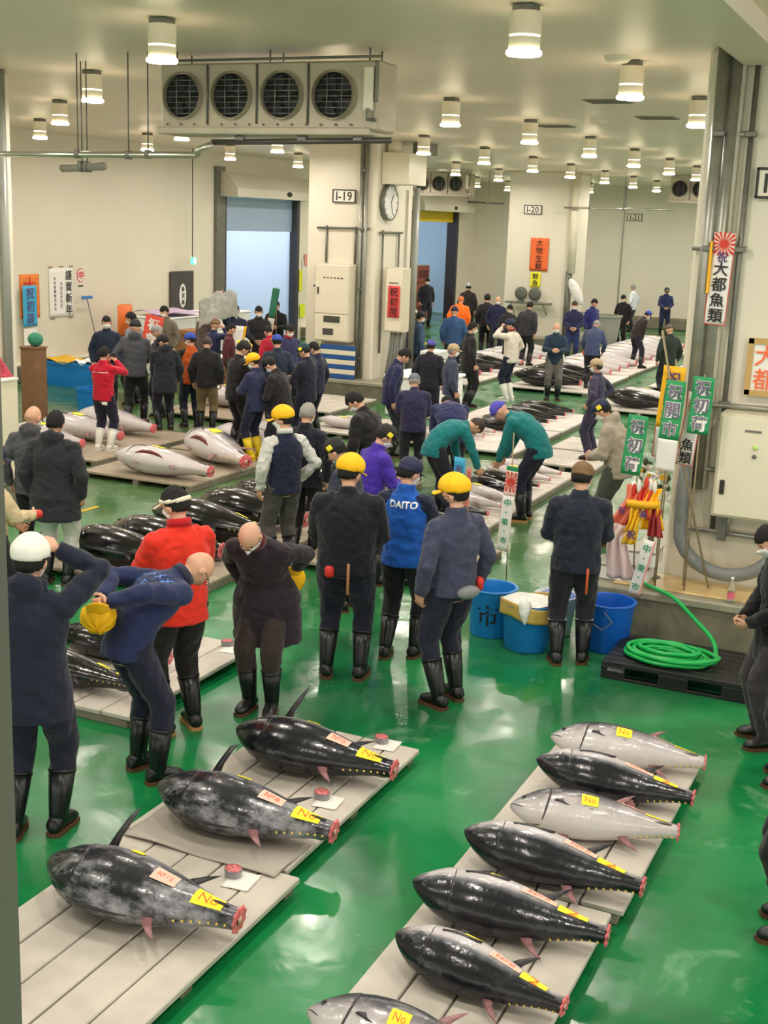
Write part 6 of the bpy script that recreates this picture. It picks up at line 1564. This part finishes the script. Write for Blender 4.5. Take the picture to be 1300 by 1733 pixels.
MB().add(lathe([(.001, .01), (.15, .01), (.19, .36), (.2, .37), (.185, .37), (.14, .03)], 28)).build('basket_body', M('basket_white', (224, 226, 230), .5), t)
MB().add(ellip((.02, 0, .36), (.16, .15, .06), 16, 8)).build('blue_cloth', M('pale_blue_cloth', (120, 144, 200), .8, bump=(20, .6, .02)), t)
# black pallet with coiled hose
a = G(1016, 1146); b_ = G(1265, 1189)
bx0, bx1 = a[0], b_[0]; by0 = (a[1] + b_[1]) / 2 - .02; by1 = by0 + .82
t = thing('plastic_pallet', 'black plastic pallet on the floor beneath the coiled green hose', 'pallet', ((bx0 + bx1) / 2, (by0 + by1) / 2, 0))
W_ = bx1 - bx0; Dp = by1 - by0
for i in range(7): yy = -Dp / 2 + Dp * (i + .5) / 7; MB().add(box((0, yy, .135), (W_, Dp / 7 - .012, .022), .004)).build('deck_slat', BLACKP, t, smooth=False)
for yy in (-Dp / 2 + .03, 0, Dp / 2 - .03):
    MB().add(box((0, yy, .118), (W_, .05, .02), .003)).build('top_rail', BLACKP, t, smooth=False); MB().add(box((0, yy, .012), (W_, .07, .024), .003)).build('bottom_rail', BLACKP, t, smooth=False)
    for xx, ww in ((-W_ / 2 + .10, .2), (0, .24), (W_ / 2 - .10, .2)): MB().add(box((xx, yy, .065), (ww, .07, .09), .003)).build('pallet_block', BLACKP, t, smooth=False)
lettering('8007003', .13, .03, FR_FRONT, (-W_ / 2 + .12, -Dp / 2 - .006, .085), M('stencil_grey', (150, 150, 150), .6), t, False, fit=1.0)
HOSE = M('green_hose', (20, 176, 84), .28, bump=(60, .15, .004))
cx, cy = G(1140, 1103, .2)[:2]
P = []
random.seed(11)
st = G(1040, 962, .44)
P += [(st[0] - .01, st[1] + .10, .52), (st[0], st[1], .45), (st[0] + .05, st[1] - .10, .447), (st[0] + .16, st[1] - .22, .45), (-2.18, 10.84, .455), (-2.0, 10.72, .44), (-1.80, 10.50, .36), (-1.55, 10.25, .26), (cx + .34, cy + .04, .20)]
nt_ = 9
for k in range(nt_ * 20):
    a = -.1 - k / 20 * 2 * PI; lay = k / (nt_ * 20)
    r = .30 + .06 * math.sin(k * .31) - .15 * abs(math.sin(lay * 7)); P.append((cx + (r + .04) * math.cos(a) * 1.12 + .02 * math.sin(k * .11), cy + r * math.sin(a) * .86 + .015 * math.cos(k * .17), .165 + .036 * (2.2 - abs(math.sin(lay * 5 + .3)) * 2.0) * .9 + .004 * (k % 3)))
# smooth it
Q = np.array(P); 
for _ in range(2):
    Q2 = [Q[0]]
    for i in range(len(Q) - 1): Q2 += [Q[i] * .75 + Q[i + 1] * .25, Q[i] * .25 + Q[i + 1] * .75]
    Q = np.array(Q2 + [Q[-1]])
o = MB().add(tube(list(Q), .019, 10)).build('garden_hose', HOSE); tag(o, 'coiled green hose on the black pallet, its end leading up onto the platform', 'hose')

# ---------------------------------------------------------------- things by the left wall
def bin_(px, py, w, d, h, label, mat=BLUETUB, cloth_=None):
    p = G(px, py); t = thing('bin', label, 'bin', (p[0], p[1] + d / 2, 0))
    k = .86
    V = np.array([(x * w / 2 * s_, y * d / 2 * s_, z) for z, s_ in ((0, k), (h * .88, .97), (h * .88, 1.04), (h, 1.05), (h, .97), (.03, k * .92)) for x, y in ((-1, -1), (1, -1), (1, 1), (-1, 1))])
    F = [(i * 4 + j, i * 4 + (j + 1) % 4, (i + 1) * 4 + (j + 1) % 4, (i + 1) * 4 + j) for i in range(5) for j in range(4)] + [(3, 2, 1, 0), (20, 21, 22, 23)]
    MB().add((V, F)).build('bin_body', mat, t, smooth=False)
    if cloth_: MB().add(grid(lambda u, v: ((u - .5) * w * 1.12, (v - .5) * d * 1.12, h + .03 + .05 * math.sin(u * 9) * math.sin(v * 7 + 1) - .12 * max(0, abs(v - .5) - .4) * 8 * .2), 14, 10, .01)).build('cover', cloth_, t)
    return t
bin_(106, 655, .95, .6, .52, 'blue bin with a yellow cover at the left wall', cloth_=M('yellow_cover', (224, 176, 30), .5))
bin_(64, 648, .3, .3, .5, 'narrow blue bin left of the yellow-covered one', cloth_=M('bag_blue', (180, 200, 230), .4))
bin_(140, 668, .4, .4, .62, 'blue bin with a white bag behind the crimson jacket', cloth_=M('bag_white', (230, 232, 236), .4))
bin_(146, 705, .42, .4, .5, 'second blue bin partly hidden by the crimson jacket')
p = G(50, 712); t = thing('plywood_box', 'tall brown plywood box by the near left column', 'box', (p[0], p[1] + .15, 0))
MB().add(box((0, 0, .62), (.32, .3, 1.24), .008)).build('box_body', M('brown_plywood', (132, 96, 66), .6, var=.15), t, smooth=False); MB().add(box((0, 0, 1.255), (.35, .33, .03), .005)).build('box_top', M('brown_plywood', (132, 96, 66), .6), t, smooth=False)
o = MB().add(ellip((0, 0, .12), (.14, .12, .12), 14, 9)).build('rag_bundle', M('green_cloth_bundle', (60, 140, 110), .8, bump=(12, .8, .05)), loc=(p[0] + .05, p[1] + .15, 1.272)); tag(o, 'green cloth bundle on top of the brown plywood box', 'cloth')
# cream unit on the near left column with a red flag
t = thing('locker', 'cream metal locker against the near left column', 'locker', (-10.53, 11.66, 0))
MB().add(box((0, 0, .78), (.2, .60, 1.5), .01)).build('locker_body', CREAM, t, smooth=False)
MB().add(box((0, 0, .015), (.2, .6, .03))).build('plinth', DARK, t, smooth=False)
MB().add(box((.01, -.02, 1.545), (.24, .64, .03), .005)).build('paper_top', WHITEP, t, smooth=False)
t = thing('flag', 'red and white patterned flag standing on the cream locker', 'flag', (-10.50, 11.72, 1.562))
MB().add(prism([(-.01, -.18), (.01, -.18), (.01, .18), (-.01, .18)], 0, .001)).build('flag_foot', WHITEP, t, smooth=False)
MB().add(grid(lambda u, v: (.02 * math.sin(u * 9), (u - .5) * .50 * (1 - v * .86) - v * .10, .004 + v * .36), 12, 10, .004)).build('flag_cloth', M('red_floral_cloth', (206, 76, 96), .7, var=.5, vscale=40), t)
# white foam boxes and lavender sheet at the left wall
def stack(y0, n, lab):
    for k in range(n):
        t = thing('foam_box', 'white foam box at the left wall, %s' % lab[k], 'foam box', (-16.6, y0 + (k // 3) * 1.22, (k % 3) * .43), group='foam boxes at the left wall')
        MB().add(box((0, 0, .19), (1.0, 1.15, .38), .02)).build('box_body', FOAM, t, smooth=False); MB().add(box((0, 0, .405), (1.04, 1.19, .045), .015)).build('box_lid', FOAM, t, smooth=False)
stack(24.0, 9, ['bottom of the left stack', 'middle of the left stack', 'top of the left stack', 'bottom of the centre stack', 'middle of the centre stack', 'top of the centre stack', 'bottom of the right stack', 'middle of the right stack', 'top of the right stack'])
o = MB().add(grid(lambda u, v: ((u - .5) * 1.0, (v - .5) * 1.3, .02 + .05 * math.sin(u * 7) * math.sin(v * 6 + 1) + .05), 16, 12, .01)).build('plastic_sheet', M('lavender_sheet', (206, 180, 214), .5, bump=(9, .5, .03)), loc=(-16.6, 24.2, 1.31)); tag(o, 'lavender plastic sheet lying on the foam boxes', 'sheet')
p = G(192, 575, .0)
t = thing('orange_bin', 'orange plastic lid leaning behind the masked man at the left wall', 'lid', (WX + .75, 23.9, .38))
MB().add(box((-.2, 0, .75), (.10, .52, .72), .05)).build('lid_body', M('orange_plastic', (238, 122, 50), .4), t); MB().add(box((-.2, 0, .2), (.30, .5, .4), .02)).build('lid_stand', STEELD, t, smooth=False)
t = thing('held_sign', 'red and white sign with characters behind the grey hoodie', 'sign', (-13.6, 19.3, 0))
MB().add(cyl((0, 0, 0), (0, 0, 1.2), .015, 8)).build('sign_stick', STEELD, t); frm = rotz(.35) @ FR_FRONT @ rotz(-.18)
put([box((0, 0, 0), (.34, .62, .012))], frm, (0, 0, 1.42)).build('sign_sheet', M('red_sheet', (236, 86, 70), .6), t, smooth=False)
lettering('初荷', .3, .56, frm, (0, 0, 1.42), WHITEP, t, bold=.05, off=.01)
t = thing('mop_stand', 'blue-headed floor squeegee leaning at the left wall', 'squeegee', (WX + .5, 22.9, .38))
MB().add(tube([(.1, 0, .0), (-.3, .05, 1.3)], .012, 8)).build('handle', STEELD, t); MB().add(box((-.28, .05, 1.28), (.05, .36, .07), .01)).build('squeegee_head', M('squeegee_blue', (60, 130, 200), .5), t, smooth=False); MB().add(tube([(.1, -.12, .02), (.1, .0, .3), (.1, .12, .02)], .02, 6)).build('wire_frame', STEELD, t)
# wooden crates
def crate(loc, w, d, h, label, top=True):
    t = thing('wooden_crate', label, 'crate', loc); m = M('crate_wood', (164, 112, 66), .6, var=.2, vscale=4, bump=(14, .2, .01))
    MB().add(box((0, 0, h / 2), (w - .04, d - .04, h - .002), .004)).build('crate_panel', m, t, smooth=False)
    for x in (-1, 1):
        for y_ in (-1, 1): MB().add(box((x * (w / 2 - .03), y_ * (d / 2 - .03), h / 2), (.07, .07, h), .004)).build('corner_post', m, t, smooth=False)
    for z in (.05, h - .05):
        MB().add(box((0, -d / 2, z), (w, .03, .09), .004)).build('rail', m, t, smooth=False); MB().add(box((0, d / 2, z), (w, .03, .09), .004)).build('rail', m, t, smooth=False); MB().add(box((w / 2, 0, z), (.03, d, .09), .004)).build('rail', m, t, smooth=False)
    if top: MB().add(box((0, 0, h + .02), (w + .06, d + .06, .04), .006)).build('white_top', FOAM, t, smooth=False)
    return t
crate((-13.0, 21.5, 0), 1.2, .7, .80, 'wooden crate with a white top in front of the blue roll door')
crate((-15.3, 23.3, 0), .6, .6, 1.1, 'taller wooden crate behind the white-topped one', False)
t = thing('cooler_box', 'teal cooler box with a white lid by the blue roll door', 'box', (-13.0, 25.3, 0)); MB().add(box((0, 0, .45), (.8, .6, .9), .03)).build('box_body', M('teal_box', (30, 120, 160), .5), t, smooth=False); MB().add(box((0, 0, .93), (.84, .64, .06), .02)).build('box_lid', FOAM, t, smooth=False)
# plastic sheet held overhead and white banner
inf = P26
hp_ = hold_pt(inf, 'R')
o = MB().add(grid(lambda u, v: ((u - .6) * .8, -.10 + .07 * math.sin(u * 5 + v * 3), .02 + .10 * math.sin(u * 3.1) - v * .55 - .25 * (1 - u) + .03 * math.sin(u * 17 + v * 6)), 26, 18, .006)).build('plastic_wrap', M('milky_plastic', (190, 190, 180), .3, bump=(8, .8, .06), alpha=.75), loc=(hp_[0] + .05, hp_[1], hp_[2] + .03), rot=(0, 0, .4)); tag(o, 'crumpled milky plastic sheet held overhead by a man at the roll door', 'plastic sheet')
hp_ = hold_pt(inf, 'L')
t = thing('white_banner', 'blank white banner with a yellow edge held by the man at the roll door', 'banner', (hp_[0], hp_[1] - .05, hp_[2] + .20))
MB().add(grid(lambda u, v: ((u - .5) * .26 + .06 * (1 - v) - .10 * v, .0, -v * 1.05), 4, 12, .005)).build('cloth_panel', WHITEC, t); MB().add(grid(lambda u, v: (.13 + u * .06 + .06 * (1 - v) - .10 * v, .012, -v * .75), 2, 12, .005)).build('yellow_edge', YELLOWC, t)
# box stacks in the cold room
BRK = M('brown_carton', (156, 92, 74), .7, bump=(12, .3, .02))
k = 0
random.seed(5)
for (x, y, z, n) in ((-19.6, 42.9, 0, 3), (-19.5, 44.6, 0, 3), (-20.8, 43.6, 0, 3)):
    for i in range(n):
        t = thing('carton', 'brown carton in the cold room doorway, %s, %s' % (('bottom', 'second', 'third', 'top')[i], ('left stack', 'right stack', 'rear stack')[k]), 'carton', (x, y, i * .66), group='brown cartons in the cold room')
        MB().add(box((0, 0, .32), (1.1, 1.2, .64), .02)).build('carton_body', BRK, t, smooth=False); MB().add(box((.0, 0, .648), (1.12, .1, .012))).build('packing_tape', M('tape_tan', (206, 176, 130), .4), t, smooth=False); MB().add(box((.552, 0, .32), (.006, .9, .3))).build('carton_print', M('carton_dark_print', (112, 56, 48), .7), t, smooth=False)
    k += 1
# white foam lid beside the purple-navy jacket
p = G(655, 705); t = thing('foam_container', 'large white foam container beside the man in the navy sweater', 'container', (p[0] + .45, p[1] + .7, 0))
MB().add(box((0, 0, .36), (1.15, 1.1, .72), .03)).build('container_body', FOAM, t, smooth=False); MB().add(box((0, 0, .75), (1.22, 1.17, .06), .02)).build('container_lid', FOAM, t, smooth=False)
for q in (.2, .36, .52): MB().add(box((0, -.552, q), (1.1, .02, .02), .004)).build('rib', FOAM, t, smooth=False)
for k, z in enumerate((0, .2, .4, .6, .8)):
    t = thing('foam_box', 'white foam box in the tall stack right of the narrow cabinet, level %s' % ('one', 'two', 'three', 'four', 'five')[k], 'foam box', (-9.95, 24.2, z), group='foam boxes by the middle column'); MB().add(box((0, 0, .095), (.42, .6, .18), .012)).build('box_body', FOAM, t, smooth=False)
# things on the far column: shelf with dark rounds
t = thing('wall_shelf', 'steel shelf with two dark fans on the far column', 'shelf', (-11.85, 36.1, 1.35))
MB().add(box((0, -.1, 0), (1.35, .45, .05), .01)).build('shelf_board', STEELD, t, smooth=False)
for x in (-.5, .5): MB().add(tube([(x, .15, -.02), (x, -.25, -.02), (x, .15, -.35), ], .015, 6)).build('shelf_bracket', STEELD, t)
for k, x in enumerate((-.25, .18)):
    tt = thing('desk_fan', 'dark round fan on the far column shelf, %s one' % ('left', 'right')[k], 'fan', (-11.85 + x, 36.0, 1.376), group='fans on the far column shelf')
    V, F = lathe([(.001, .05), (.10, .06), (.18, .03), (.20, 0), (.18, -.05), (.001, -.07)], 24); MB().add(((V @ rotx(PI / 2).T) + (0, 0, .24), F)).build('fan_head', M('fan_dark', (92, 96, 86), .5), tt); MB().add(box((0, 0, .02), (.2, .15, .04), .01)).build('fan_base', STEELD, tt, smooth=False)
t = thing('grey_basin', 'large grey plastic basin standing beside the far column', 'basin', (-9.9, 37.2, 0)); MB().add(lathe([(.001, .02), (.46, .02), (.58, 1.0), (.62, 1.02), (.62, 1.06), (.56, 1.06), (.44, .06), (.001, .06)], 28)).build('basin_body', M('grey_basin', (150, 152, 142), .5), t, sharp=40)
o = MB().add(xf(ellip((0, 0, 0), (.16, .10, .42), 14, 9), roty(-.5))).build('white_bag', M('white_bag_cloth', (232, 228, 222), .6, bump=(9, .8, .05)), loc=(-10.42, 36.0, 1.75)); tag(o, 'white plastic bag hanging at the edge of the far column', 'bag')
t = thing('wall_pipe', 'thick grey drain pipe on the right edge of the far column', 'pipe', (-10.72, 36.2, .37)); MB().add(cyl((0, 0, 0), (0, 0, 1.95), .10, 18)).build('lower_pipe', STEELD, t); MB().add(cyl((.05, 0, 1.9), (.05, 0, CEIL - .373), .12, 18)).build('upper_pipe', CREAM, t)

t = thing('floor_marking', 'small yellow painted corner mark on the floor behind the grey jacket', 'floor mark', (G(118, 862)[0], G(118, 862)[1], .0))
MB().add(box((0, 0, .003), (.42, .05, .004))).build('long_stripe', YELLOWC, t, smooth=False); MB().add(box((.19, .16, .003), (.05, .28, .004))).build('short_stripe', YELLOWC, t, smooth=False)
# ---------------------------------------------------------------- hand-held and carried things
def attach(inf, VF, mat, name, label=None): return MB().add(VF).build(name, mat, inf['o'])
# yellow cap held behind the bending man
def held_cap(inf, side, label, off=(0, 0, -.10)):
    p = hold_pt(inf, side, .09); t = thing('work_cap', label, 'cap', (p[0] + off[0], p[1] + off[1], p[2] + off[2]))
    HV, HF = hshell('workcap', True); m = HV[:, 2] > .02
    V2 = HV.copy(); V2[:, 2] = np.maximum(V2[:, 2], .028); R_ = rotz(.6) @ rotx(2.2)
    MB().add(((V2 - (0, 0, .08)) @ R_.T * 1.08, HF)).build('crown', CAPY, t); MB().add(xf(visor(ln=.085), R_, (0, 0, 0), 1.05)).build('visor', CAPY, t)
    return t
pl, pr = hold_pt(P2, 'L', .09), hold_pt(P2, 'R', .09)
held_cap(P2, 'L', 'yellow cap held behind the back of the bending man in navy', tuple((pr - pl) / 2 + np.array([0, 0, -.09])))
held_cap(P4, 'L', 'yellow cap held low behind the stooping old man', (0.0, 0, -.06))
for inf, sd, lb in ((P16, 'R', 'dark phone held up by the man in the crimson jacket'),):
    p = hold_pt(inf, sd, .08); o = MB().add(box((0, 0, 0), (.075, .012, .15), .004)).build('phone', INK, loc=tuple(p)); tag(o, lb, 'phone')
p = hold_pt(P20, 'R', .08); o = MB().add(box((0, 0, 0), (.10, .02, .14), .006)).build('wallet', M('orange_leather', (206, 112, 52), .5), loc=tuple(p + np.array([0, 0, -.05]))); tag(o, 'orange notebook held by the grey-haired man in the dark jacket', 'notebook')
p = hold_pt(P14, 'R', .09); o = MB().add(box((0, 0, 0), (.06, .10, .07), .02)).build('red_pouch', REDINK, loc=tuple(p)); tag(o, 'red pouch in the hand at the left edge', 'pouch')
p = hold_pt(P61, 'L', .05); o = MB().add(ellip((0, 0, 0), (.10, .09, .08))).build('cloth', M('red_glove', (226, 70, 50), .6), loc=tuple(p)); tag(o, 'red cloth in front of the man in the grey-blue shirt', 'cloth')
# belt items
def belt(inf, x, y, z, VF, mat, name):
    T = inf['Tm']; p = inf['hip'] + np.array([x, y, z]); return MB().add(xf(VF, None, p)).build(name, mat, inf['o'])
belt(P5, -.10, -.17, -.05, box((0, 0, 0), (.07, .045, .09), .018), REDINK, 'red_pouch')
belt(P5, .04, -.165, -.10, box((0, 0, 0), (.022, .02, .24), .004), M('wood_handle', (170, 120, 80), .6), 'hook_handle')
belt(P7, .02, -.16, -.03, ellip((0, 0, 0), (.10, .05, .05), 16, 9), M('grey_pouch', (130, 132, 136), .6), 'waist_pouch')
belt(P7, .17, -.10, .0, box((0, 0, 0), (.05, .06, .10), .016), REDINK, 'red_flask')
belt(P10, .09, -.17, -.16, box((0, 0, 0), (.02, .012, .22), .004), M('orange_trim', (214, 96, 50), .6), 'orange_tape')
belt(P16, .10, -.145, -.12, box((0, 0, 0), (.10, .01, .05), .003), WHITEP, 'white_tag')
for sgn in (0, 1):
    K = P10['legs'][sgn][2]; A = P10['legs'][sgn][3]; c_ = K + (A - K) * .32
    MB().add(rings([c_ - (0, 0, .004), c_ + (0, 0, .004)], [(.079, 0, 0)] * 2, [(0, .079, 0)] * 2, 18)).build('reflective_hem', M('reflective_tape', (190, 188, 190), .4), P10['o'])
for o in bpy.data.objects:
    if '_s' in o: del o['_s']
